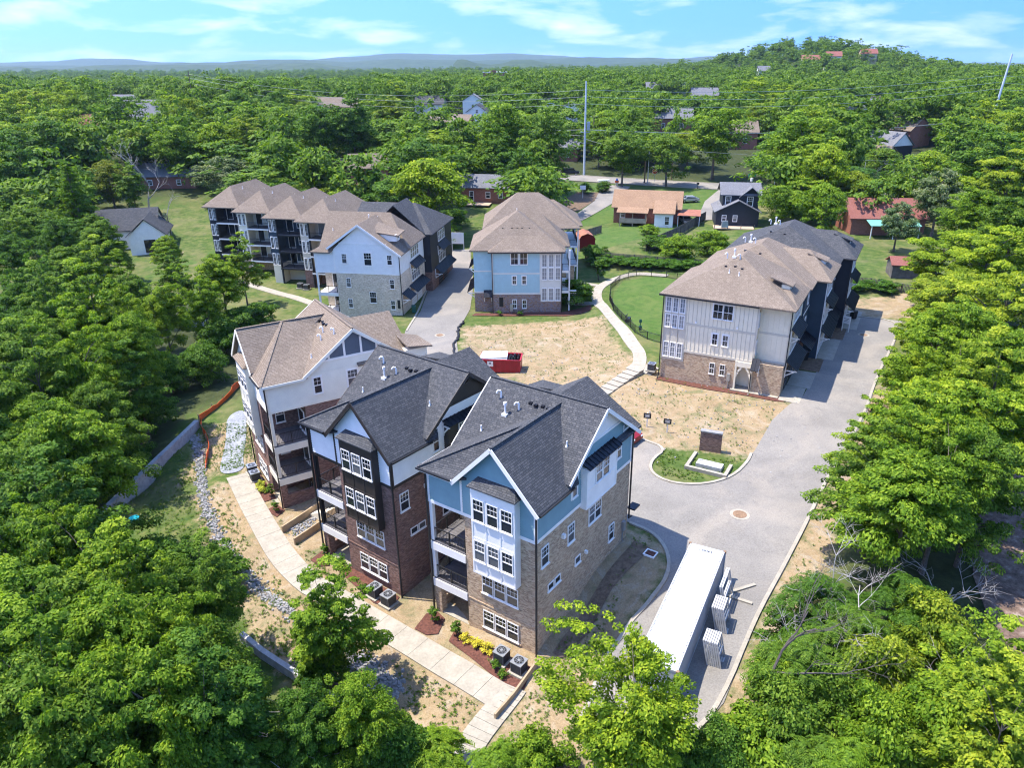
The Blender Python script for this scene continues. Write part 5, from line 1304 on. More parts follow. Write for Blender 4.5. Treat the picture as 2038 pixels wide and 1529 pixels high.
# orange silt fence
def silt(pts, lab):
    p = densify(chaikin(pts, 1), .8); c = p[0]; z0 = terr(c.x, c.y); e = empty('silt_fence', (c.x, c.y, z0), 0, lab, 'fence'); m = MB(); rr = random.Random(2)
    off = [rr.uniform(-.12, .12) for _ in p]; hh = [rr.uniform(.5, .85) for _ in p]
    for i in range(len(p) - 1):
        A = []
        for k in (i, i + 1): z = terr(p[k].x, p[k].y) - z0; A.append(((p[k].x - c.x, p[k].y - c.y, z - .05), (p[k].x - c.x + off[k] + .1, p[k].y - c.y + off[k] * .5, z + hh[k])))
        (a0, a1), (b0, b1) = A
        m.hexa([a0, (a0[0] + .03, a0[1], a0[2]), (b0[0] + .03, b0[1], b0[2]), b0], [a1, (a1[0] + .03, a1[1], a1[2]), (b1[0] + .03, b1[1], b1[2]), b1])
    m.build('mesh', ORANGE, e)
    for k in range(0, len(p), 3): z = terr(p[k].x, p[k].y) - z0; MB().box(p[k].x - c.x - .03, p[k].y - c.y - .03, z - .2, p[k].x - c.x + .03, p[k].y - c.y + .03, z + .95).build('stake', WOODT, e)
silt([(-36.2, 82), (-36.4, 76.6), (-37.2, 72.3)], 'sagging orange silt fence running back from the long retaining wall'); silt([(-37, 72), (-35.6, 69.6), (-34.2, 67.5), (-32.6, 62.6)], 'bent orange silt fence curving along the stone strip')
# stone strips and gravel
def rocks(name, line, w, n, lab, s=(.07, .22)):
    p = densify(line, .5); r = random.Random(9); m = MB()
    for _ in range(n):
        q = r.choice(p) + Vector((r.gauss(0, w), r.gauss(0, w))); z = terr(q.x, q.y); k = r.uniform(*s)
        v = [(q.x + r.uniform(.6, 1) * k * math.cos(t), q.y + r.uniform(.6, 1) * k * math.sin(t)) for t in (0, 1.3, 2.5, 3.8, 5.1)]
        h = k * r.uniform(.5, .9)
        b = len(m.v); m.v.extend([(x, y, z - .05) for x, y in v] + [(q.x + (x - q.x) * .6 + r.uniform(-.05, .05), q.y + (y - q.y) * .6, z + h * r.uniform(.8, 1.2)) for x, y in v])
        m.f.append(tuple(b + 5 + i for i in range(5)))
        for i in range(5): j = (i + 1) % 5; m.f.append((b + i, b + j, b + 5 + j, b + 5 + i))
    o = m.build(name, STONE); tag(o, lab, 'stones', kind='stuff'); return o
rocks('stone_strip', [(-36.7, 69.5), (-34.6, 66.3), (-32.3, 60.8), (-30.2, 56.7), (-27.8, 52.8), (-25.4, 49.6), (-22.6, 46.4), (-20.5, 44.2), (-17, 41.2)], .26, 1500, 'strip of loose grey stones along the lawn edge'); rocks('stone_strip', [(-12.4, 37.6), (-10.7, 36.3), (-9.2, 34.9)], .42, 520, 'heap of pale rubble before the lone front tree'); rocks('stone_bed', [(-20.2, 51.6), (-19, 53.4)], .4, 160, 'bed of pale stones boxed in between the left and middle front houses'); rocks('loose_stones', [(8, 66), (20, 62), (24, 68), (12, 74), (4, 78), (-4, 88)], 3.4, 260, 'loose stones strewn over the dirt lot', (.05, .16))
LITM = rough_mat('leaf_litter', [(.3, (.07, .045, .03)), (.55, (.17, .115, .085)), (.75, (.30, .24, .19))], 1.6, .95, .6, 8, 9, .3)
drape('leaf_litter', [(36, 55), (44, 58), (47, 48), (36, 34), (29, 33), (29.5, 40), (33, 47)], LITM, .08, 1.2, smooth_n=1)
drape('gravel_patch', [(-34.6, 73.5), (-33.2, 75.5), (-31, 69.5), (-29.6, 64.5), (-28.2, 61.5), (-30.3, 60.6), (-31.6, 64), (-33, 69)], GRAVEL, .06, .8, smooth_n=2)
for pl in ([(-6.1, 38.7), (-5.8, 39.7), (-.4, 36.0), (-.9, 34.4), (-2.0, 34.7)], [(-8.6, 39.9), (-8.0, 41.4), (-7.2, 41.6), (-6.6, 40.9), (-6.9, 39.4), (-7.7, 39.3)], [(-18.0, 47.6), (-17.4, 48.8), (-16.6, 48.2), (-16.3, 46.9), (-17, 46.8)], [(-15.4, 46.2), (-15.0, 47.1), (-10.2, 43.2), (-10.6, 42), (-12, 42.6)], [(-28, 60.9), (-27.4, 62.2), (-23.6, 56.6), (-24.6, 56.0)], [(-23.9, 54.6), (-23.2, 55.6), (-22.2, 54.6), (-22.6, 53.6)], [(13.3, 77.2), (13.9, 78.0), (25.8, 71.8), (26.2, 70.7), (25, 70.9)], [(-10, 104.8), (-9.5, 106), (3.4, 106.2), (8, 109), (8, 106), (4, 104.2)]):
    drape('mulch_bed', pl, MULCH, .075, .8)
drape('soil_strip', [(.9, 37.0), (1.7, 36.4), (3.2, 38.3), (5.2, 41.6), (8.4, 45.6), (7.3, 46.6)], SOIL, .075, .8)
# island of rough grass is ground; timber edging
def timber(pts, lab, h=.3):
    p = densify(pts, 2.2); c = p[0]; e = empty('timber_edging', (c.x, c.y, terr(c.x, c.y)), 0, lab, 'edging')
    for a_, b_ in zip(p[:-1], p[1:]): MB().beam((a_.x - c.x, a_.y - c.y, terr(a_.x, a_.y) - terr(c.x, c.y) + h / 2), (b_.x - c.x, b_.y - c.y, terr(b_.x, b_.y) - terr(c.x, c.y) + h / 2), .12, h + .3).build('timber', WOODT, e)
timber([(-.1, 36.2), (-1.5, 33.9), (-2.6, 32.2)], 'timber edging beside the walkway bend at the blue house', .35); timber([(-21.4, 51.4), (-19.2, 55.0)], 'back timber of the stone bed between the front houses', .5); timber([(-19.9, 49.8), (-17.9, 52.9)], 'front timber of the stone bed between the front houses', .5)
e = empty('ramp_block', (-18.6, 53.6, terr(-18.6, 53.6)), R(-37), 'sloping cream concrete block between the left and middle front houses', 'block'); MB().hexa([(-1.2, -.5, -.3), (1.2, -.5, -.3), (1.2, .5, -.3), (-1.2, .5, -.3)], [(-1.2, -.5, .1), (1.2, -.5, 1.2), (1.2, .5, 1.2), (-1.2, .5, .1)]).build('block', CREAMB, e)
# air conditioners
for x, y, th, l in ((-2.4, 36.75, 34, 'left air conditioner in the flower bed of the blue house'), (-1.25, 35.85, 34, 'right air conditioner in the flower bed of the blue house'), (-12.0, 43.4, 36, 'left air conditioner by the red brick house'), (-10.85, 42.5, 36, 'right air conditioner by the red brick house'), (-27.3, 61.0, 56, 'far air conditioner at the head of the walkway'), (-26.6, 59.8, 56, 'near air conditioner at the head of the walkway'), (13.1, 78.9, 27, 'air conditioner on a tall pad beside the cream townhouse'), (-41.6, 124.6, 10, 'left air conditioner below the balconied houses'), (-40.2, 123.6, 10, 'right air conditioner below the balconied houses')):
    ac_unit(x, y, terr(x, y) + (.15 if th != 27 else .5), l, 'air conditioners', -R(th))
# little garden shrubs
variant('tuft', 61, .42, .05, .75, 14, 60, .12, LEAF, r0=.03, nl=3, rc=(.3, .5)); variant('tuft_yellow', 62, .42, .05, .65, 14, 60, .12, LEAF_YEL, r0=.03, nl=3, rc=(.3, .5)); variant('cone', 63, .42, .05, 1.6, 22, 70, .12, LEAF, r0=.04, nl=3, rc=(.3, .5)); variant('maroon', 64, 1.0, .1, 1.9, 30, 110, .2, LEAF_RED, r0=.06, nl=5, rc=(.25, .4))
for i, (x, y) in enumerate(((-4.9, 38.65), (-4.1, 38.1), (-3.4, 37.6))): plant('tuft_yellow', x, y, 1.05, 1, (1, 1, 1), 'shrub', ('leftmost', 'middle', 'rightmost')[i] + ' of three yellow flowering shrubs before the blue house', 'yellow shrubs', 'shrub', dz=0)
for x, y, l in ((-25.7, 58.6, 'far yellow-green shrub in the bed of the cream front house'), (-25.1, 57.7, 'near yellow-green shrub in the bed of the cream front house')): plant('tuft_yellow', x, y, 1.1, 1, (.7, .9, 1), 'shrub', l, 'yellow shrubs', 'shrub', dz=0)
for x, y, k, s, l in ((-5.6, 39.2, 'cone', .9, 'dark evergreen beside the porch step of the blue house'), (-7.3, 40.6, 'cone', .9, 'small evergreen in the round bed by the blue house corner'), (-16.9, 48.1, 'cone', .8, 'small evergreen left of the brown house porch'), (-15.2, 46.5, 'cone', .8, 'small evergreen right of the brown house porch'), (-24.2, 57.0, 'cone', .9, 'small evergreen by the cream front house porch'), (-2.9, 36.3, 'tuft', .9, 'low green shrub beside the left air conditioner'), (-2.2, 35.5, 'tuft', .8, 'low green shrub at the bed edge by the walkway'), (-13.1, 43.7, 'tuft', 1.1, 'low shrub before the red brick house'), (-22.9, 54.4, 'cone', .8, 'small evergreen at the cream front house corner'), (10.2, 121.5, 'cone', 2.6, 'tall narrow evergreen by the picket fence'), (-18.9, 127, 'cone', 2.6, 'slim evergreen at the road island on the left'), (-6, 105, 'tuft', 1.1, 'left low shrub before the light blue house'), (-2.8, 105, 'tuft', 1.1, 'right low shrub before the light blue house'), (5.9, 109.5, 'bush0', .95, 'dark round tree at the corner of the light blue house'), (-18.6, 122, 'cone', 3.4, 'tall evergreen between the awnings on the left road')):
    plant(k, x, y, s, 1, (.75, .85, .8), 'shrub', l, None, 'shrub', dz=0)
plant('maroon', -10.2, 138.5, 2.2, 1, (1, 1, 1), 'shrub', 'maroon-leaved bush at the far end of the left road', None, 'shrub'); plant('maroon', 34.6, 68.0, .9, .8, (1, 1, 1), 'shrub', 'small maroon bush at the lane edge under the trees', None, 'shrub')
for i, (x, y) in enumerate(((14.5, 127.8), (17, 126.6), (20, 125.6), (23, 125), (26, 124.6), (11.5, 128.5), (29, 123.5), (48.5, 110.5), (53, 108.8))): plant('bush1', x, y, .75, .8, (.6, .8, .8), 'shrub', 'dark clipped shrub along the picket fence', 'shrubs along the picket fence', 'shrub')
# ---------------------------------------------------------------- fences
def picket_fence(name, pts, lab, h, post, mat, gap, pw, railz, sp=2.2, stuff=False):
    p = densify(pts, sp); c = p[0]; z0 = terr(c.x, c.y); e = empty(name, (c.x, c.y, z0), 0, lab, 'fence')
    for a_ in p: z = terr(a_.x, a_.y) - z0; MB().box(a_.x - c.x - post, a_.y - c.y - post, z - .3, a_.x - c.x + post, a_.y - c.y + post, z + h + .05).build('post', mat, e)
    for a_, b_ in zip(p[:-1], p[1:]):
        m = MB(); za, zb = terr(a_.x, a_.y) - z0, terr(b_.x, b_.y) - z0; A = Vector((a_.x - c.x, a_.y - c.y, za)); B = Vector((b_.x - c.x, b_.y - c.y, zb))
        for r_ in railz: m.beam(A + Vector((0, 0, r_)), B + Vector((0, 0, r_)), .04, .05)
        m.build('rail', mat, e)
        L = (B - A).length; n = int(L / gap); m = MB(); d = (B - A).normalized(); s = Vector((-d.y, d.x, 0)) * (.03 if pw > .03 else 0)
        for i in range(n):
            q = A.lerp(B, (i + .5) / n) + s; m.beam(q + Vector((0, 0, .05)), q + Vector((0, 0, h)), pw, .02, (d.y, -d.x, 0))
        o = m.build('pickets', mat, e); o['kind'] = 'stuff'
    return e
picket_fence('metal_fence', [(10.9, 109), (11.0, 103.5), (12.9, 93.2), (14.2, 90.6), (15.8, 89), (18.2, 90.6)], 'black metal fence along the curved walkway round the green lawn', 1.1, .035, BLACKP, .13, .02, (.15, 1.05)); picket_fence('metal_fence', [(11.0, 109.4), (11.6, 115), (13.6, 119.8), (16.6, 122.1), (21.4, 120.2), (26, 116)], 'black metal fence along the back of the green lawn', 1.1, .035, BLACKP, .13, .02, (.15, 1.05))
picket_fence('picket_fence', [(8.5, 132.5), (15, 129), (22.7, 126.3), (30, 124)], 'brown timber picket fence behind the dark shrubs', 1.5, .06, WOODG, .16, .11, (.3, 1.2)); picket_fence('privacy_fence', [(19.6, 133.1), (26, 143), (32, 153.5), (36, 160)], 'grey timber privacy fence between the yard and the navy cottage', 1.9, .06, WOODG, .15, .145, (.3, 1.6)); picket_fence('picket_fence', [(49.5, 112), (55, 108), (60, 105)], 'dark picket fence at the right end of the lane', 1.4, .06, WOODG, .18, .11, (.3, 1.1)); picket_fence('picket_fence', [(9, 146.5), (12.8, 150.5)], 'short grey timber fence by the far lane', 1.6, .06, WOODG, .16, .14, (.3, 1.3))
# bench, dog station, bins
e = empty('bench', (12.6, 98.3, terr(12.6, 98.3)), R(70), 'black bench by the curved lawn fence', 'bench')
for i in range(3): MB().box(-.7, -.2 + i * .15, .42, .7, -.08 + i * .15, .45).build('seat_slat', BLACKP, e)
for i in range(2): MB().box(-.7, .3, .6 + i * .18, .7, .33, .72 + i * .18).build('back_slat', BLACKP, e)
for x in (-.6, .6): MB().box(x - .04, -.2, 0, x + .04, .35, .419).build('leg', BLACKP, e)
e = empty('waste_station', (13.6, 93.4, terr(13.6, 93.4)), 0, 'green dog waste post inside the lawn fence', 'post'); MB().box(-.05, -.05, -.2, .05, .05, 1.8).build('post', GREEN, e); MB().box(-.2, -.2, .3, .2, -.051, .9).build('bin', GREEN, e); MB().box(-.18, -.1, 1.3, .18, -.051, 1.75).build('plate', GREEN, e)
def wheelie(x, y, mat, lab, rz=0, s=1.0):
    e = empty('wheeled_bin', (x, y, terr(x, y) + .06), rz, lab, 'bin'); e.scale = (s, s, s)
    MB().hexa([(-.25, -.3, .08), (.25, -.3, .08), (.25, .28, .08), (-.25, .28, .08)], [(-.31, -.36, 1.0), (.31, -.36, 1.0), (.31, .36, 1.0), (-.31, .36, 1.0)]).build('body', mat, e)
    MB().hexa([(-.34, -.4, 1.001), (.34, -.4, 1.001), (.34, .4, 1.001), (-.34, .4, 1.001)], [(-.28, -.3, 1.12), (.28, -.3, 1.12), (.28, .36, 1.12), (-.28, .36, 1.12)]).build('lid', mat, e)
    for sx in (-.26, .26): MB().tube([(sx - .03, .3, .13), (sx + .03, .3, .13)], [.13, .13], 10).build('wheel', TYRE, e)
wheelie(32.0, 82.6, BINB, 'black wheeled bin by the navy townhouse garage', .3, 1.1); wheelie(43.6, 97.2, BINB, 'black wheeled bin at the far end of the lane', .3, 1.1); wheelie(-18.9, 106.6, GREEN, 'dark green wheeled bin at the corner of the gabled townhouse', .2, 1.0)
e = empty('bucket', (-35.2, 54.0, terr(-35.2, 54)), 0, 'teal tub lying on the left lawn below the retaining wall', 'tub'); MB().tube([(0, 0, 0), (0, 0, .45)], [.3, .4], 14).build('tub', TEAL, e); MB().tube([(0, 0, .451), (0, 0, .5)], [.42, .42], 14).build('rim', TEAL, e)
o = rocks('storm_drain_stones', [(8.0, 45.3), (8.2, 45.6)], .1, 6, 'stones by the drain', (.05, .1)) if False else None
e = empty('drain_grate', (8.3, 45.0, terr(8.3, 45) + .06), R(-34), 'square white-framed drain box beside the tan brick house', 'drain')
for b in ((-.45, -.4, .45, -.32), (-.45, .32, .45, .4), (-.45, -.319, -.37, .319), (.37, -.319, .45, .319)): MB().box(b[0], b[1], -.1, b[2], b[3], .06).build('frame', WHITE, e)
MB().box(-.369, -.319, -.08, .369, .319, .0).build('pit', MULCH, e)
# ---------------------------------------------------------------- cars
def car(x, y, rz, paintm, lab, L=4.6, Wd=1.8, Ht=1.45, van=False):
    e = empty('car', (x, y, terr(x, y) + .07), rz, lab, 'car')
    hw = Wd / 2; P = [(-L / 2, .35), (-L / 2 + .05, .8), (-L * .3, .92), (-L * .16, Ht), (L * .22, Ht), (L * .40, .98), (L / 2 - .05, .9), (L / 2, .4)]
    if van: P = [(-L / 2, .4), (-L / 2 + .05, .95), (-L * .28, 1.1), (-L * .17, Ht), (L / 2 - .25, Ht), (L / 2 - .03, 1.1), (L / 2, .4)]
    m = MB(); n = len(P)
    def yy(z): return hw * (1 if z < 1.0 else (.82 if not van else .88))
    for s in (-1, 1):
        f = [(px, s * yy(pz), pz) for px, pz in P]; m.poly(f if s > 0 else f[::-1])
    for i in range(n):
        a_, b_ = P[i], P[(i + 1) % n]; m.poly([(a_[0], yy(a_[1]), a_[1]), (a_[0], -yy(a_[1]), a_[1]), (b_[0], -yy(b_[1]), b_[1]), (b_[0], yy(b_[1]), b_[1])])
    m.build('body', paintm, e)
    for s in (-1, 1):
        g = MB(); z0 = .98; f = [(-L * .24, s * (hw + .006), z0), (L * .33, s * (hw + .006), z0), (L * .2, s * (yy(Ht) + .03), Ht - .1), (-L * .15, s * (yy(Ht) + .03), Ht - .1)]; g.poly(f if s < 0 else f[::-1]); g.build('side_window', GLASS, e)
        for wx in (-L * .31, L * .31):
            w = MB(); w.tube([(wx, s * (hw - .2), .32), (wx, s * (hw + .02), .32)], [.33, .33], 14); w_ = w.build('wheel', TYRE, e); MB().tube([(wx, s * (hw + .021), .32), (wx, s * (hw + .03), .32)], [.2, .2], 10).build('rim', CHROME, w_)
        MB().box(-L / 2 - .02, s * hw * .75 - .15, .6, -L / 2 + .06, s * hw * .75 + .15, .76).build('headlight', WHITE, e); MB().box(L / 2 - .06, s * hw * .75 - .15, .65, L / 2 + .02, s * hw * .75 + .15, .82).build('tail_light', REDP, e)
    i0, i1 = (2, 3); a_, b_ = P[i0], P[i1]; g = MB(); t = lambda q, k: (a_[0] + (b_[0] - a_[0]) * q - .01, k, a_[1] + (b_[1] - a_[1]) * q + .015)
    g.poly([t(.12, -hw * .75), t(.12, hw * .75), t(.9, hw * .7), t(.9, -hw * .7)][::-1]); g.build('windscreen', GLASS, e)
    return e
car(9.0, 212.8, R(175), DARKC, 'dark van parked beyond the street by the steel pole', 4.8, 1.9, 1.8, True); car(31.4, 158.6, R(95), SILV, 'silver car under the red-roofed carport'); car(36.1, 179.5, R(10), SILV, 'grey car parked on the grass beside the far driveway'); car(7.7, 63.6, R(140), MAROON, 'maroon car half hidden behind the blue house')

# black silt sock along the left road
sp = densify(chaikin([(-10.9, 102), (-11.5, 98.5), (-10.9, 95), (-11.4, 91.5), (-10.6, 88), (-10.9, 85), (-9.8, 81)], 1), .6); c = sp[0]; rr = random.Random(8)
m = MB(); m.tube([(q.x - c.x + rr.uniform(-.15, .15), q.y - c.y, terr(q.x, q.y) - terr(c.x, c.y) + .1) for q in sp], [.17] * len(sp), 7); o_ = m.build('silt_sock', BLACKP, None, (c.x, c.y, terr(c.x, c.y)), smooth=True); tag(o_, 'black silt sock snaking along the edge of the dirt lot', 'silt sock')
# ---------------------------------------------------------------- the neighbourhood beyond the site
drape('street', [(-60, 232), (-25, 222), (3.9, 214), (30, 205.5), (62, 196.5), (110, 186), (110, 178.5), (62, 188.5), (30, 197.5), (3.5, 206), (-25, 214), (-60, 224)], ASPH, .12, 4)
drape('street', [(3.5, 156), (6, 155.5), (18.5, 180), (24, 197), (17, 199.5), (13.6, 181)], ASPH, .10, 3); drape('driveway', [(34, 160), (38, 160), (46, 178), (52, 191), (46, 192.5), (40, 180)], ASPH, .10, 3); drape('driveway', [(-4, 176), (-1, 175), (4, 205), (-1, 207)], ASPH, .10, 3); drape('bare_verge', [(5, 172), (9, 171), (13.5, 181), (16, 190), (10, 190), (6, 182)], SOIL, .09, 2)
strip('kerb', [(-25, 214.3), (3.5, 206.3), (30, 197.8), (62, 188.8)], .3, .2, CONC, sm=1); strip('kerb', [(-25, 222.2), (3.9, 214.2), (30, 205.7), (62, 196.7), (110, 186.2)], .5, .2, CONC, sm=1)
def cottage(lab, x, y, th, W, D, h, rise, wall, roofm, axis='x', wins=(), oh=.4, gable=None, zoff=0.0, name='house', hip=False):
    H = House(name, lab, 'house', x, y, terr(x, y) + zoff, th)
    H.part('wall', MB().box(0, 0, -1.2, W, D, h), wall)
    m = MB()
    if hip: hip_roof(m, -oh, -oh, W + oh, D + oh, h, h + rise, axis, .14)
    else: hip_roof(m, -oh, -oh, W + oh, D + oh, h, h + rise, axis, .14, 0, 0)
    H.part('roof', m, roofm)
    if not hip:
        g = MB(); k = rise * .93
        if axis == 'x':
            for xx, f in ((0, 1), (W, -1)): t = [(xx, 0, h), (xx, D, h), (xx, D / 2, h + k)]; g = MB(); g.poly(t if f < 0 else t[::-1]); H.part('gable', g, gable or wall)
        else:
            for yy, f in ((0, 1), (D, -1)): t = [(0, yy, h), (W, yy, h), (W / 2, yy, h + k)]; g = MB(); g.poly(t if f > 0 else t[::-1]); H.part('gable', g, gable or wall)
    for f, u, z, w, hh in wins: window(H, f, u, z, w, hh, 'sash', at={'front': 0, 'rear': D, 'left': 0, 'right': W}[f], trim=.08)
    return H
# orange-roofed ranch with deck and carport
H = cottage('brick ranch house with orange-tan roof, deck and carport beyond the lawn', 16.2, 160.5, 12, 14, 8.5, 3.4, 3.1, BRICK_ORANGE, SH_ORNG, 'x', (('front', 2, 1.2, .9, 1.3),), .5)
H.part('addition', MB().box(9.0, -3.6, -1, 12.8, -.01, 3.2), WHITE); m = MB(); m.slab([(8.6, -4.1, 3.1), (13.2, -4.1, 3.1), (13.2, 1.6, 4.9), (8.6, 1.6, 4.9)]); H.part('addition_roof', m, SH_ORNG); window(H, 'front', 11.6, .7, .9, 1.7, 'sash', at=-3.6, trim=.06)
H.part('deck_floor', MB().box(1.6, -3.4, .7, 7.2, -.01, .85), DECKT); m = MB(); m.slab([(1.0, -3.9, 3.0), (7.6, -3.9, 3.0), (7.6, .8, 3.7), (1.0, .8, 3.7)], .12); H.part('deck_roof', m, SH_ORNG)
for xx, yy in ((1.7, -3.3), (4.4, -3.3), (7.1, -3.3), (7.1, -1.5)): H.part('deck_post', MB().box(xx - .08, yy - .08, -1, xx + .08, yy + .08, 2.95), DECKT)
H.part('deck_rail', MB().box(1.6, -3.46, .851, 7.2, -3.41, 1.75), DECKT); H.part('deck_rail', MB().box(7.2, -3.4, .851, 7.26, -.6, 1.75), DECKT)
m = MB(); m.slab([(13.6, -2.6, 2.6), (18.4, -2.6, 2.6), (18.4, 3.2, 2.9), (13.6, 3.2, 2.9)], .1); H.part('carport_roof', m, RUST)
for xx, yy in ((13.8, -2.4), (18.2, -2.4), (18.2, 3)): H.part('carport_post', MB().box(xx - .06, yy - .06, -1, xx + .06, yy + .06, 2.55), WHITE)
# navy cottage
H = cottage('navy two-storey cottage with grey roof and tan deck behind the privacy fence', 36.5, 152.5, 8, 8.5, 9, 3.2, 2.4, CHAR, SH_GREY, 'y', (('front', 1.6, 1.3, .8, 1.2), ('front', 3.8, 1.3, .8, 1.2)), .5)
H.part('upper_wall', MB().box(1.2, 2.0, 3.2, 8.4, 9, 6.4), CHAR); m = MB(); hip_roof(m, .6, 1.4, 9.0, 9.6, 6.4, 8.4, 'x', .14, 0, 0); hip_roof(m, 4.4, 1.2, 9.2, 8, 6.0, 8.0, 'y', .14, 0, 0); H.part('upper_roof', m, SH_GREY)
g = MB(); g.poly([(4.6, 1.95, 6.2), (9.0, 1.95, 6.2), (6.8, 1.95, 8.0)]); H.part('gable', g, CHAR); window(H, 'front', 6.7, 4.2, 1.1, 1.8, 'sash', at=1.98, trim=.1); window(H, 'front', 2.3, 4.3, 1.0, 1.7, 'sash', at=1.98, trim=.1)
H.part('deck_floor', MB().box(-.5, -3.2, .3, 7.5, -.01, .45), DECKT); 
for xx in (-.4, 2.2, 4.8, 7.4): H.part('deck_post', MB().box(xx - .06, -3.1, -1.2, xx + .06, -2.98, 1.3), WOODG)
e = empty('grill', (37.6, 149.2, terr(37.6, 149.2) + .6), 0, 'grey covered grill on the navy cottage deck', 'grill'); MB().hexa([(-.7, -.4, 0), (.7, -.4, 0), (.7, .4, 0), (-.7, .4, 0)], [(-.55, -.3, 1.3), (.55, -.3, 1.3), (.55, .3, 1.3), (-.55, .3, 1.3)]).build('cover', STEEL, e)
# red roof with green porch
H = cottage('house with red shingle roof and green metal porch behind the right wood', 61, 144, 3, 14, 9, 3.2, 3.2, BRICK_ORANGE, SH_RED, 'x', (), .6); m = MB(); m.slab([(2.5, -3.4, 2.4), (12, -3.4, 2.4), (12, .2, 3.2), (2.5, .2, 3.2)], .08); H.part('porch_roof', m, GRMET)
for xx in (2.8, 7, 11.7): H.part('porch_post', MB().box(xx - .08, -3.2, -1, xx + .08, -3.04, 2.35), WHITE)
cottage('small brown-roofed shed in the yard right of the lane', 55.5, 113, 10, 5, 3.5, 2.2, 1.0, WOODG, SH_RED, 'x', (), .3, name='shed')
# rust barn-roofed shed
H = House('shed', 'dark red shed with rounded barn roof beside the lawn', 'shed', 7.6, 136.5, terr(9, 138), -8); H.part('wall', MB().box(0, 0, -.5, 3.0, 4.2, 1.9), MAROON)
pr_ = [(-.15, 1.85), (.35, 2.6), (1.5, 3.05), (2.65, 2.6), (3.15, 1.85)]
m = MB()
for (xa, za), (xb, zb) in zip(pr_[:-1], pr_[1:]): m.slab([(xa, -.15, za), (xb, -.15, zb), (xb, 4.35, zb), (xa, 4.35, za)], .08)
H.part('roof', m, RUST); m = MB(); m.poly([(0, -.01, 1.9), (3, -.01, 1.9), (2.65, -.01, 2.5), (1.5, -.01, 2.95), (.35, -.01, 2.5)]); H.part('gable', m, MAROON); H.part('corner_trim', MB().box(-.06, -.06, -.3, .06, -.001, 1.9), WHITE)
# farmhouse on the left
H = cottage('white farmhouse with black roof and dark windows on the left lawn', -88.5, 147, -18, 11, 10, 3.9, 3.6, WHITE, SH_DARK, 'x', (('front', 8.8, .8, 1.0, 1.9),), .4); H.part('cross_wing', MB().box(6.5, -5.0, -1.2, 13.2, .5, 3.6), WHITE); m = MB(); hip_roof(m, 6.1, -5.4, 13.6, 5, 3.6, 6.9, 'y', .14, 0, 0); H.part('wing_roof', m, SH_DARK)
g = MB(); g.poly([(6.5, -5.01, 3.6), (13.2, -5.01, 3.6), (9.85, -5.01, 6.6)]); H.part('gable', g, WHITE); window(H, 'front', 10.2, .3, 2.0, 2.4, 'plain', at=-5.02, frame=BLACKP, trim=.05); window(H, 'front', 12.3, 1.6, .5, .8, 'plain', at=-5.02, frame=BLACKP, trim=.03)
H.part('deck_floor', MB().box(12.5, -7.5, -.2, 16, -4.9, 0), DECKT)
# brick and other houses among the trees
H = cottage('red brick cottage with white gable and timber deck left of centre', -48.0, 193, -10, 9.5, 8, 5.2, 3.2, BRICK_ORANGE, SH_TAN, 'x', (('front', 2, 3.0, .9, 1.3), ('front', 7, 3.0, .9, 1.3), ('right', 4, 5.6, .8, 1.2)), .4, WHITE); H.part('deck_floor', MB().box(-3.5, -4.5, 1.6, 4.5, -.01, 1.8), DECKR)
for xx, yy in ((-3.4, -4.4), (.5, -4.4), (4.4, -4.4), (-3.4, -.5)): H.part('deck_post', MB().box(xx - .1, yy - .1, -1, xx + .1, yy + .1, 2.8), DECKR)
H.part('deck_rail', MB().box(-3.5, -4.55, 2.5, 4.5, -4.47, 2.7), DECKR); H.part('deck_rail', MB().box(-3.5, -4.55, 2.0, 4.5, -4.47, 2.15), DECKR)
H = cottage('low brick house with grey roof beside the large lime-green tree', -20, 180, 8, 13, 8, 3.6, 2.6, BRICK_ORANGE, SH_GREY, 'x', (('front', 4, .5, 1.0, 2.2), ('front', 8, 1.2, 1.0, 1.4), ('front', 11, 1.2, 1.0, 1.4)), .5); H.part('deck_floor', MB().box(2, -4, .0, 9, -.01, .2), DECKT)
cottage('grey-roofed ranch house behind the bare tree on the left', -104, 192, -6, 16, 9, 3.2, 2.8, BRICK_ORANGE, SH_GREY, 'x', (('front', 12, 1, 1, 1.3), ('front', 5, 1, 1, 1.3)), .6)
H = cottage('large house with steep pale grey roof among the left trees', -142, 262, -8, 15, 11, 6, 4.5, TAUPE, SH_GREY, 'x', (), .5, hip=True); cottage('white house with red-brown roof beside the steep grey one', -150, 252, -8, 10, 8, 4.5, 4, WHITE, SH_RED, 'x', (('left', 4, 5, .9, 1.2),), .4)
cottage('red brick house with brown roof beyond the large lime-green tree', -40, 282, 12, 15, 8, 4, 3, BRICK_ORANGE, SH_TAN, 'x', (('front', 4, 1.2, 1, 1.3), ('front', 9, 1.2, 1, 1.3)), .5); cottage('white gabled house standing above the brown-roofed brick house', -28, 305, 5, 8, 8, 6.5, 3, WHITE, SH_DARK, 'y', (('front', 4, 6.2, .9, 1.3),), .4)
cottage('tall white house behind the tallest pale green tree', -34, 352, 0, 9, 8, 8, 3, WHITE, SH_GREY, 'y', (('front', 4.5, 5, 1, 1.6),), .4); cottage('white twin-gabled house, left one, near the steel pole top', 0, 346, 0, 9, 9, 6.5, 3.2, WHITE, SH_DARK, 'y', (('front', 4.5, 4, 1, 1.6),), .4); cottage('white twin-gabled house, right one, near the steel pole top', 10, 344, 0, 9, 9, 6, 3.0, WHITE, SH_GREY, 'y', (('front', 4.5, 4, 1, 1.6),), .4)
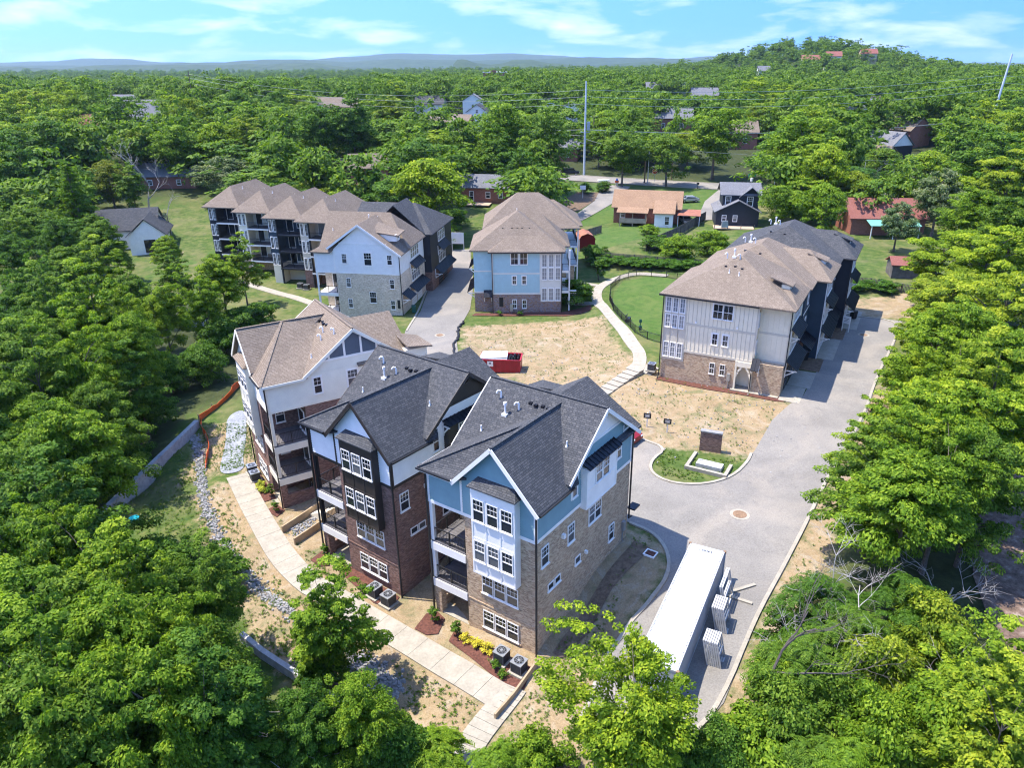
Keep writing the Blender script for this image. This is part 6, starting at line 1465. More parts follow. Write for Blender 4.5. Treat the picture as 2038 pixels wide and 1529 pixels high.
cottage('red brick bungalow with grey roof behind the dark van', 0, 236, 10, 12, 8, 3.4, 2.8, BRICK_ORANGE, SH_GREY, 'x', (('front', 9, 1, 1, 1.3),), .4); cottage('long grey-roofed house right of the steel pole in the middle distance', 62, 452, 0, 22, 12, 7, 5, LGREY, SH_GREY, 'x', (('front', 6, 4, 1.4, 1.8), ('front', 14, 4, 1.4, 1.8)), .5); cottage('pale gabled house at the right of the long grey roof', 84, 430, 0, 14, 10, 6.5, 4, WHITE, SH_GREY, 'x', (('front', 4, 4, 1.4, 1.6), ('front', 9, 4, 1.4, 1.6)), .5)
H = cottage('beige gabled house among the trees on the right', 90, 202, -28, 9, 13, 5.4, 3.6, YELB, SH_TAN, 'y', (('front', 3, 1.0, 1, 1.5), ('front', 6, 1.0, 1, 1.5), ('front', 4.5, 4.8, .9, 1.3)), .4); cottage('dark gabled house behind the beige one on the right', 102, 222, -28, 9, 14, 5.4, 3.8, CHAR, SH_GREY, 'y', (), .4, WHITE); cottage('brick-gabled house farthest up the right-hand street', 118, 246, -28, 10, 14, 5.4, 4, BRICK_ORANGE, SH_TAN, 'y', (), .4)
cottage('white shed roof glimpsed between the garden trees', -66, 214, -5, 7, 6, 3.4, 2, WHITE, SH_TAN, 'x', (), .4); cottage('pale house glimpsed behind the farmhouse trees', -118, 158, -10, 12, 8, 3.0, 2.4, WHITE, SHEET, 'x', (), .4)
for x, y, W, wl_, rf, th, l in ((-175, 330, 14, WHITE, SH_GREY, 5, 'white grey-roofed house far off in the left trees'), (-90, 330, 14, BRICK_ORANGE, SH_TAN, -5, 'brick house far off behind the balconied houses'), (-60, 380, 14, WHITE, SH_DARK, 8, 'white dark-roofed house far off left of centre'), (45, 300, 14, BRICK_ORANGE, SH_GREY, 5, 'brick house across the street behind the oaks'), (130, 330, 14, WHITE, SH_GREY, -8, 'white house far off right of the long grey roof'), (170, 400, 16, YELB, SH_TAN, 0, 'beige house far off toward the hill'), (-230, 420, 16, WHITE, SH_GREY, 0, 'white house at the far left edge of the trees'), (60, 255, 12, BRICK_ORANGE, SH_TAN, 4, 'brown-roofed brick house just beyond the street oaks'), (-120, 420, 14, WHITE, SH_TAN, 4, 'pale house far off above the left trees')):
    cottage(l, x, y, th, W, 9, 5.5, 3.4, wl_, rf, 'x', (('front', 3, 2, 1.2, 1.6), ('front', W - 4, 2, 1.2, 1.6)), .5)
# far brick block and the hillside houses
H = House('apartment_building', 'far red brick apartment block rising above the trees near the middle', 'building', -36, 520, terr(-30, 520), 6); H.part('wall', MB().box(0, 0, 0, 15, 12, 18), BRICK_ORANGE); H.part('parapet', MB().box(-.4, -.4, 18.001, 15.4, 12.4, 18.6), WHITE); H.part('stair_tower', MB().box(5, -1.5, 0, 8.5, -.01, 19.5), BRICK_ORANGE)
for z in (5.5, 9.5, 13.5):
    for u in (2.2, 10.5, 13): window(H, 'front', u, z, 1.6, 2.0, 'sash', trim=.15)
for i, (x, y, z, W, D, h, wl_, rf, th, l) in enumerate(((236, 720, -3, 15, 9, 13, YELB, SH_RED, 10, 'first hillside block, nearest the hilltop trees'), (258, 722, -3, 13, 9, 13, LGREY, SH_RED, 10, 'second hillside block right of the first'), (290, 725, -4, 14, 9, 13, YELB, SH_RED, 6, 'third hillside block with red roof'), (190, 690, -2, 10, 8, 11, WHITE, SH_GREY, 0, 'white house low on the hillside'), (440, 720, -3, 12, 8, 12, WHITE, SH_GREY, 0, 'white house at the right foot of the hill'))):
    H = cottage('far ' + l, x, y, th, W, D, h, 4, wl_, rf, 'x', (('front', 5, 9, 2, 2.2), ('front', 11, 9, 2, 2.2), ('front', W - 4, 9, 2, 2.2)), .6, name='hillside_house')
# ---------------------------------------------------------------- poles, wires, street signs
def pole(x, y, h, mat, lab, r=.22, arms=(), lean=(0, 0)):
    e = empty('utility_pole', (x, y, terr(x, y)), 0, lab, 'pole'); MB().tube([(0, 0, -.5), (lean[0], lean[1], h)], [r, r * .6], 8).build('shaft', mat, e)
    for z, w, a_ in arms:
        m = MB(); m.beam((lean[0] * z / h - w * math.cos(a_), lean[1] * z / h - w * math.sin(a_), z), (lean[0] * z / h + w * math.cos(a_), lean[1] * z / h + w * math.sin(a_), z), .14, .16); o = m.build('crossarm', POLEW if mat is POLEW else STEEL, e)
        for s in (-.9, 0, .9): MB().cyl(lean[0] * z / h + s * w * math.cos(a_), lean[1] * z / h + s * w * math.sin(a_), z + .08, z + .3, .07, 6).build('insulator', WHITE, o)
    return e
pz = lambda x, y, h: Vector((x, y, terr(x, y) + h))
e = pole(12.7, 212.2, 24.5, POLEM, 'tall pale steel power pole at the street corner', .33, ((11.5, 1.2, .1),)); MB().box(.5, -.5, 12.0, 1.3, .3, 14.2).build('transformer', STEEL, e); MB().tube([(0, -.3, 8.5), (-1.8, -.6, 9)], [.06, .05], 6).build('lamp_arm', STEEL, e)
pole(142.8, 247, 27, POLEM, 'tall leaning steel power pole at the right edge', .45, (), (2.2, 0))
pole(28.2, 201.3, 10.2, POLEW, 'dark double wooden pole by the stop sign', .2, ((9.2, 1.1, .2),)); pole(29.0, 201.0, 8.4, POLEM, 'slim pale pole beside the dark double wooden pole', .14); pole(36.2, 206, 7.2, POLEW, 'tan wooden pole right of the stop sign', .16); pole(-131.5, 300, 19, POLEW, 'tall wooden pole standing above the left trees', .28, ((17.5, 1.3, .2), (15, 1.3, .2))); pole(-52.2, 275.6, 10, POLEM, 'pale pole beyond the large lime-green tree, left one', .2, ((9.3, 1.2, .2),)); pole(-39.5, 262, 10, POLEM, 'pale pole beyond the large lime-green tree, right one', .2, ((9.4, 1.2, .2),)); pole(-138.7, 203.5, 8, POLEM, 'slanting grey pole on the far left lawn', .18, (), (-1.0, 0)); pole(-108.8, 294.5, 12, POLEW, 'thin wooden pole among the left trees', .18, ((11.4, 1, .2),)); pole(55, 176, 6.5, POLEM, 'thin pale pole behind the navy cottage', .1); pole(17, 240, 13, POLEW, 'wooden pole with transformer behind the steel pole', .18, ((12.3, 1.0, .1),)); pole(84, 196, 7, POLEM, 'short pale pole near the beige gabled house', .12)
def wire(a_, b_, sag, r=.035, n=18):
    m = MB(); pts = []
    for i in range(n + 1):
        t = i / n; p = a_.lerp(b_, t); pts.append(p - Vector((0, 0, 4 * sag * t * (1 - t))))
    m.tube(pts, [r] * (n + 1), 4, False); return m
WIREM = paint('aluminium_wire', (.55, .53, .46), .4, .05, .3)
WL = []
for h1, h2, sg, r_, nm in ((22.3, 20.9, 2.2, .05, 'top'), (20.6, 18.9, 2.4, .05, 'second'), (18.8, 17.0, 2.6, .05, 'third'), (12.2, 8.2, 2.4, .10, 'thick lower')):
    A, B = pz(12.7, 212.2, h1), pz(141.8, 247, h2); o = wire(A, B, sg, r_).build('power_line', WIREM); tag(o, nm + ' power line between the two steel poles', 'wire')
    o = wire(B, pz(230, 262, h2 + 2), 2, r_).build('power_line', WIREM); tag(o, nm + ' power line running off right from the leaning steel pole', 'wire')
    o = wire(A, pz(-131.5, 300, min(18, h1 - 4) if h1 > 13 else 9), 4, r_ * .8).build('power_line', WIREM); tag(o, nm + ' power line running left from the steel pole over the trees', 'wire')
for a_, b_, l in ((pz(28.2, 201.3, 9.3), pz(12.7, 212.2, 9.8), 'service line from the double wooden pole to the steel pole'), (pz(28.2, 201.3, 9.3), pz(110, 186, 8), 'service line along the street right of the double pole'), (pz(-52.2, 275.6, 9.4), pz(-39.5, 262, 9.5), 'line between the two pale poles beyond the lime-green tree'), (pz(-39.5, 262, 9.5), pz(12.7, 212.2, 10.5), 'line from the right pale pole to the steel pole'), (pz(-52.2, 275.6, 9.4), pz(-108.8, 294.5, 11.5), 'line from the left pale pole to the thin wooden pole')):
    tag(wire(a_, b_, .9, .04).build('power_line', WIREM), l, 'wire')
def text_obj(body, size, mat, parent, loc, rot):
    cu = bpy.data.curves.new('lettering', 'FONT'); cu.body = body; cu.size = size; cu.align_x = 'CENTER'; cu.align_y = 'CENTER'; cu.extrude = .004
    me_o = bpy.data.objects.new('tmp', cu); COL.objects.link(me_o); dg = bpy.context.evaluated_depsgraph_get(); me = bpy.data.meshes.new_from_object(me_o.evaluated_get(dg)); bpy.data.objects.remove(me_o); bpy.data.curves.remove(cu)
    me.materials.clear(); me.materials.append(mat); o = link('lettering', me, parent, loc); o.rotation_euler = rot; return o
e = empty('stop_sign', (31.0, 202.6, terr(31, 202.6)), R(-8), 'red octagonal stop sign with a white street name plate on the corner', 'sign'); MB().box(-.05, .02, -.3, .05, .1, 3.9).build('post', STEEL, e)
b = MB().prism([(.75 * math.cos(math.pi / 8 + k * math.pi / 4), .75 * math.sin(math.pi / 8 + k * math.pi / 4)) for k in range(8)], 0, .02).build('border', WHITE, e, (0, .015, 2.9)); b.rotation_euler = (R(90), 0, 0)
q = MB().prism([(.68 * math.cos(math.pi / 8 + k * math.pi / 4), .68 * math.sin(math.pi / 8 + k * math.pi / 4)) for k in range(8)], .021, .03).build('face', REDP, b); text_obj('STOP', .45, WHITE, b, (0, 0, .036), (0, 0, 0)); MB().box(-.7, -.02, 3.95, .7, .02, 4.25).build('name_plate', WHITE, e)
e = empty('street_sign', (51, 181, terr(51, 181)), 0, 'green street name sign above the navy cottage roof', 'sign'); MB().box(-.06, -.06, -.3, .06, .06, 5.6).build('post', STEEL, e); MB().box(-.9, -.03, 5.6, .9, .03, 6.3).build('name_plate', GRNP, e); MB().cyl(0, 0, 4.6, 5.3, .35, 10).build('round_plate', WHITE, e)
e = empty('mailbox', (41, 194.2, terr(41, 194.2)), 0, 'black mailbox at the kerb beyond the orange-roofed house', 'mailbox'); MB().box(-.06, -.06, -.2, .06, .06, 1.2).build('post', BLACKP, e); MB().box(-.25, -.4, 1.201, .25, .4, 1.6).build('box', BLACKP, e)
e = empty('lawn_figure', (20.5, 198, terr(20.5, 198)), 0, 'bright blue, yellow and orange lawn ornament at the street corner', 'ornament'); MB().box(-.3, -.2, 0, .3, .2, .9).build('base', YELB, e); MB().box(-.5, -.15, .901, .5, .15, 1.4).build('wings', ORANGE, e); MB().tube([(0, 0, 1.401), (0, 0, 1.9)], [.35, .15], 10).build('cap', BLUEP, e)
e = empty('garden_pergola', (16.8, 195.5, terr(16.8, 195.5)), R(10), 'white bench arbour among the corner plantings', 'arbour')
for x in (-1.2, 1.2): MB().box(x - .1, -.1, 0, x + .1, .1, 1.8).build('post', WHITE, e)
MB().box(-1.5, -.6, 1.801, 1.5, .6, 2.1).build('top', WHITE, e)
TCOL = [(1.25, 1.2, 0.8), (1, 1, 1), (0.66, 0.8, 0.85), (1.5, 1.32, 0.8), (1.75, 1.45, 0.8), (1.8, 1.4, 0.95), (1.5, 1.2, 0.9), (0.9, 1, 1), (1.3, 1.25, 0.9), (1.1, 0.8, 0.6), (1.6, 1.35, 0.9), (0.8, 0.9, 0.9), (0.5, 0.68, 0.75)]
VKEYS = ['near0', 'near1', 'near2', 'near3', 'layer0', 'bush0', 'bush1', 'mid0', 'mid1', 'mid2', 'mid3', 'pale0', 'pine', 'sumac0', 'sumac1', 'far0', 'far1', 'far2']
NAMED = [
('near1', -32.2, 37.9, 0.68, 1.39, 0, 'wl'),
('near0', -26.5, 33.1, 0.68, 1.47, 1, 'wl'),
('near2', -25.8, 27.4, 0.61, 1.7, 1, 'wl'),
('near1', -21.9, 29.2, 0.71, 1.5, 0, 'wl'),
('near3', -20.7, 37.1, 0.51, 1.57, 1, 'wl'),
('near0', -22.7, 35.3, 0.5, 1.64, 1, 'wl'),
('near1', -17.8, 30.9, 0.48, 1.58, 1, 'wl'),
('near2', -17.6, 25.4, 0.56, 1.9, 0, 'wl'),
('near0', -20.5, 23.9, 0.62, 1.61, 1, 'wl'),
('near2', -35.9, 44.2, 0.66, 1.66, 1, 'wl'),
('near3', -31.7, 40.5, 0.81, 1.32, 2, 'wl'),
('near0', -34.6, 48.7, 0.77, 1.45, 0, 'wl'),
('near1', -45.4, 55.8, 0.84, 1.34, 1, 'wl'),
('near2', -42.7, 63.4, 0.74, 1.74, 0, 'wl'),
('near0', -41.6, 69.7, 0.71, 1.57, 0, 'wl'),
('near1', -52.3, 68.9, 0.84, 1.34, 1, 'wl'),
('near3', -49.3, 77.5, 0.92, 1.38, 0, 'wl'),
('near0', -46.5, 87.0, 0.59, 1.59, 3, 'wl'),
('near2', -64.5, 89.5, 0.71, 1.72, 2, 'wl'),
('near0', -68.6, 105.3, 0.8, 1.25, 1, 'wl'),
('near3', -44.4, 51.2, 0.81, 1.4, 1, 'wl'),
('near1', -35.8, 47.1, 0.74, 1.35, 1, 'wl'),
('near0', -29.5, 32.1, 0.65, 1.54, 1, 'wl'),
('near3', -25.6, 29.3, 0.74, 1.53, 0, 'wl'),
('near3', -54.9, 108.3, 0.63, 1.37, 1, 'wl'),
('near1', -54.6, 95.3, 0.64, 1.37, 1, 'wl'),
('near1', -84.0, 115.1, 0.8, 1.17, 2, 'wl'),
('near0', -77.2, 129.0, 0.74, 1.27, 1, 'wl'),
('near1', -22.3, 23.9, 0.68, 1.57, 1, 'wl'),
('near3', -16.0, 26.2, 0.67, 1.39, 2, 'wl'),
('near0', -60.2, 78.8, 0.74, 1.43, 2, 'wl'),
('near3', -45.5, 61.1, 0.88, 1.44, 1, 'wl'),
('near2', -54.3, 66.5, 0.66, 1.76, 1, 'wl'),
('near0', -36.0, 42.3, 0.65, 1.45, 2, 'wl'),
('near2', -27.5, 37.1, 0.56, 1.86, 0, 'wl'),
('near0', -42.6, 54.4, 0.68, 1.47, 0, 'wl'),
('near3', -32.1, 36.2, 0.78, 1.38, 1, 'wl'),
('near3', -24.1, 33.8, 0.7, 1.51, 3, 'wl'),
('near2', -20.2, 32.4, 0.48, 1.9, 0, 'wl'),
('near0', -19.9, 26.7, 0.59, 1.59, 1, 'wl'),
('near3', -23.0, 25.9, 0.74, 1.53, 0, 'wl'),
('near1', -27.6, 29.5, 0.71, 1.41, 2, 'wl'),
('near0', -52.5, 74.1, 0.71, 1.49, 1, 'wl'),
('near2', -47.2, 80.6, 0.58, 1.89, 3, 'wl'),
('near3', -59.0, 84.6, 0.81, 1.48, 1, 'wl'),
('near2', -93.3, 132.0, 0.61, 1.59, 1, 'wl'),
('near1', -85.1, 130.1, 0.71, 1.25, 2, 'wl'),
('near3', -63.2, 103.3, 0.81, 1.32, 3, 'wl'),
('near3', -40.3, 66.0, 0.67, 1.39, 2, 'wl'),
('near1', -39.2, 59.3, 0.64, 1.46, 1, 'wl'),
('near0', -45.1, 101.6, 0.68, 1.38, 3, 'wl2'),
('near3', -47.1, 114.3, 0.63, 1.37, 3, 'wl2'),
('near2', -44.3, 93.3, 0.5, 1.8, 0, 'wl2'),
('near0', -65.5, 127.8, 0.53, 1.32, 3, 'wl2'),
('near3', -74.8, 128.3, 0.63, 1.16, 3, 'wl2'),
('near1', -87.1, 143.9, 0.55, 1.18, 1, 'wl2'),
('near3', -12.8, 35.1, 0.56, 1.32, 0, 'front1'),
('near1', -9.4, 28.5, 0.42, 1.46, 0, 'front2'),
('near0', -12.0, 27.8, 0.41, 1.56, 2, 'front3'),
('near2', 4.6, 25.8, 0.59, 1.28, 4, 'lime'),
('near0', 23.2, 39.6, 0.8, 1.1, 0, 'wr'),
('near3', 23.8, 45.0, 0.7, 1.14, 1, 'wr'),
('near2', 27.0, 42.2, 0.61, 1.59, 0, 'wr'),
('layer0', 30.5, 51.3, 0.77, 1.35, 4, 'wr'),
('near2', 35.4, 62.2, 0.63, 1.22, 4, 'wr'),
('near3', 27.1, 51.4, 0.63, 1.16, 3, 'wr'),
('near2', 34.8, 56.2, 0.71, 1.36, 3, 'wr'),
('layer0', 34.0, 49.5, 0.74, 1.4, 3, 'wr'),
('near0', 40.0, 59.0, 0.74, 1.27, 0, 'wr'),
('layer0', 27.6, 45.8, 0.63, 1.53, 3, 'wr'),
('near1', 29.8, 42.9, 0.68, 1.22, 1, 'wr'),
('near3', 35.2, 52.5, 0.81, 1.32, 5, 'wr'),
('near3', 37.8, 65.3, 0.78, 1.12, 3, 'wr'),
('near1', 32.5, 49.4, 0.74, 1.19, 0, 'wr'),
('near1', 40.3, 65.3, 0.84, 1.13, 0, 'wr'),
('layer0', 46.4, 69.6, 0.82, 1.62, 5, 'wr'),
('layer0', 47.0, 79.8, 0.82, 1.26, 5, 'wr'),
('layer0', 50.0, 86.6, 0.69, 1.3, 6, 'wr'),
('layer0', 56.5, 90.4, 0.88, 1.52, 4, 'wr'),
('layer0', 55.9, 99.7, 0.82, 1.35, 3, 'wr'),
('near0', 66.6, 102.9, 0.95, 1.24, 1, 'wr'),
('near1', 66.4, 112.6, 0.97, 1.1, 0, 'wr'),
('layer0', 84.8, 136.0, 0.89, 1.66, 5, 'wr'),
('near2', 102.0, 174.2, 0.86, 1.35, 0, 'wr'),
('layer0', 43.8, 77.5, 0.6, 1.23, 6, 'wr'),
('pale0', 74.7, 139.7, 1.05, 1.22, 1, 'tulip'),
('pale0', 63.5, 130.3, 0.69, 1.28, 7, 'tulip2'),
('bush0', 13.5, 30.4, 0.64, 1.43, 0, 'under'),
('sumac1', 14.3, 30.9, 0.7, 1.03, 1, 'under'),
('sumac1', 17.2, 35.7, 0.7, 1.03, 2, 'under'),
('sumac1', 17.8, 32.6, 0.74, 1.01, 1, 'under'),
('bush0', 12.8, 28.3, 0.74, 1.46, 1, 'under'),
('bush0', 15.9, 29.6, 0.74, 1.46, 1, 'under'),
('bush1', 10.9, 27.3, 0.8, 1.43, 0, 'under'),
('sumac0', 13.5, 25.8, 0.74, 1.19, 1, 'under'),
('bush0', 18.9, 30.6, 0.79, 1.58, 6, 'under'),
('bush0', 23.0, 33.4, 0.84, 1.49, 6, 'under'),
('near3', 21.5, 26.9, 0.6, 1.22, 3, 'under'),
('bush0', 20.1, 26.9, 0.84, 1.69, 0, 'under'),
('bush0', 17.1, 26.4, 0.74, 1.69, 0, 'under'),
('near3', 20.8, 24.0, 0.6, 1.22, 5, 'under'),
('sumac1', 22.1, 35.6, 0.74, 0.97, 2, 'under'),
('sumac0', 15.0, 24.9, 0.8, 1.25, 0, 'under'),
('bush1', 16.2, 35.7, 0.63, 1.46, 2, 'under'),
('sumac0', -5.9, 28.2, 0.8, 0.95, 3, 'under'),
('bush1', -13.7, 35.4, 0.63, 1.46, 2, 'under'),
('bush1', -0.3, 28.3, 0.63, 1.46, 0, 'under'),
('sumac0', -1.9, 27.0, 0.68, 1.3, 0, 'under'),
('bush0', -7.3, 28.1, 0.64, 1.56, 2, 'under'),
('bush1', -9.4, 29.0, 0.74, 1.7, 1, 'under'),
('bush0', 9.2, 26.5, 0.59, 1.55, 2, 'under'),
('bush1', 8.1, 26.6, 0.57, 1.61, 2, 'under'),
('bush1', -28.5, 46.2, 0.91, 1.25, 2, 'edge'),
('bush1', -24.2, 45.0, 0.85, 1.2, 2, 'edge'),
('bush0', -40.9, 64.1, 0.84, 1.29, 2, 'edge'),
('bush0', -42.4, 71.7, 0.84, 1.29, 2, 'edge'),
('bush0', -43.8, 80.4, 0.89, 1.31, 2, 'edge'),
('bush0', -41.2, 83.3, 0.99, 1.27, 2, 'edge'),
('bush0', -42.5, 92.7, 1.04, 1.21, 2, 'edge'),
('bush1', -43.0, 99.4, 1.14, 1.31, 2, 'edge'),
('bush1', -41.2, 104.6, 0.85, 1.34, 2, 'edge'),
('bush0', -14.2, 29.4, 0.69, 1.45, 2, 'edge'),
('bush1', -12.0, 29.0, 0.74, 1.54, 2, 'edge'),
('mid2', -22.4, 151.4, 1.28, 1.1, 4, 'bigLime'),
('mid0', -8.8, 203.1, 1.42, 1.08, 0, 'pecan'),
('mid1', -4.3, 173.9, 1.03, 0.89, 2, 'darkmaple'),
('mid1', 1.6, 185.6, 1.2, 1.15, 1, 'tallmid'),
('mid0', 47.3, 206.5, 1.42, 0.99, 0, 'oakA'),
('mid1', 60.4, 178.1, 1.62, 0.85, 0, 'oakB'),
('mid2', 33.3, 197.1, 0.96, 1.21, 1, 'midC'),
('mid0', 21.7, 197.1, 1.02, 1.03, 1, 'midD'),
('pale0', -74.8, 181.7, 1.25, 0.83, 1, 'cream'),
('pine', -91.2, 147.2, 0.98, 1.14, 8, 'pine'),
('mid2', -99.0, 174.2, 0.82, 1.26, 9, 'magnolia'),
('mid1', -70.0, 210.5, 1.2, 0.96, 1, 'ml1'),
('mid0', -57.9, 207.1, 1.26, 1.12, 2, 'ml2'),
('mid3', -50.3, 209.4, 1.43, 1.04, 2, 'ml3'),
('mid2', -84.7, 202.7, 0.96, 1.35, 3, 'ml4'),
('mid0', -92.3, 196.0, 1.1, 1.07, 0, 'ml5'),
('mid1', -117.6, 184.9, 1.37, 0.92, 2, 'ml6'),
('mid0', -118.5, 218.6, 1.26, 1.12, 2, 'ml7'),
('mid2', -126.0, 184.9, 1.09, 1.3, 2, 'ml8'),
('mid2', 53.6, 140.3, 0.77, 1.18, 0, 'mr1'),
('mid0', 48.0, 146.4, 0.73, 0.97, 0, 'mr2'),
('mid2', 67.3, 160.7, 0.82, 1.1, 6, 'mr3'),
('mid2', 93.0, 181.3, 1.09, 0.94, 3, 'mr4'),
('mid2', 87.7, 193.7, 0.82, 1.1, 1, 'mr5'),
('bush0', 24.6, 128.7, 1.2, 0.9, 0, 'b1'),
('bush0', 31.6, 132.3, 1.13, 0.96, 0, 'b2'),
('bush1', 21.0, 134.0, 0.92, 0.99, 2, 'b3'),
('bush1', 9.8, 131.6, 0.77, 1.19, 2, 'b4'),
('bush0', -18.1, 145.1, 1.13, 0.96, 1, 'b5'),
('bush1', -23.0, 144.8, 1.15, 1.09, 0, 'b6'),
('bush1', -18.1, 159.6, 1.15, 1.09, 2, 'b7'),
('bush0', -53.4, 185.4, 1.0, 1.08, 1, 'b8'),
('bush0', -64.2, 184.6, 1.07, 1.09, 1, 'b9'),
('bush1', 21.9, 147.3, 0.69, 0.99, 0, 'b10'),
('bush0', 16.2, 190.1, 0.67, 1.0, 2, 'b11'),
('bush0', 11.7, 188.9, 0.6, 1.11, 2, 'b12'),
('mid3', -91.9, 169.8, 0.82, 0.98, 1, 'b13'),
('mid2', -107.9, 158.7, 0.96, 0.94, 1, 'b14'),
('mid0', -96.7, 140.3, 0.95, 0.87, 1, 'b15'),
('mid1', -86.9, 134.4, 0.85, 0.8, 2, 'b16')]
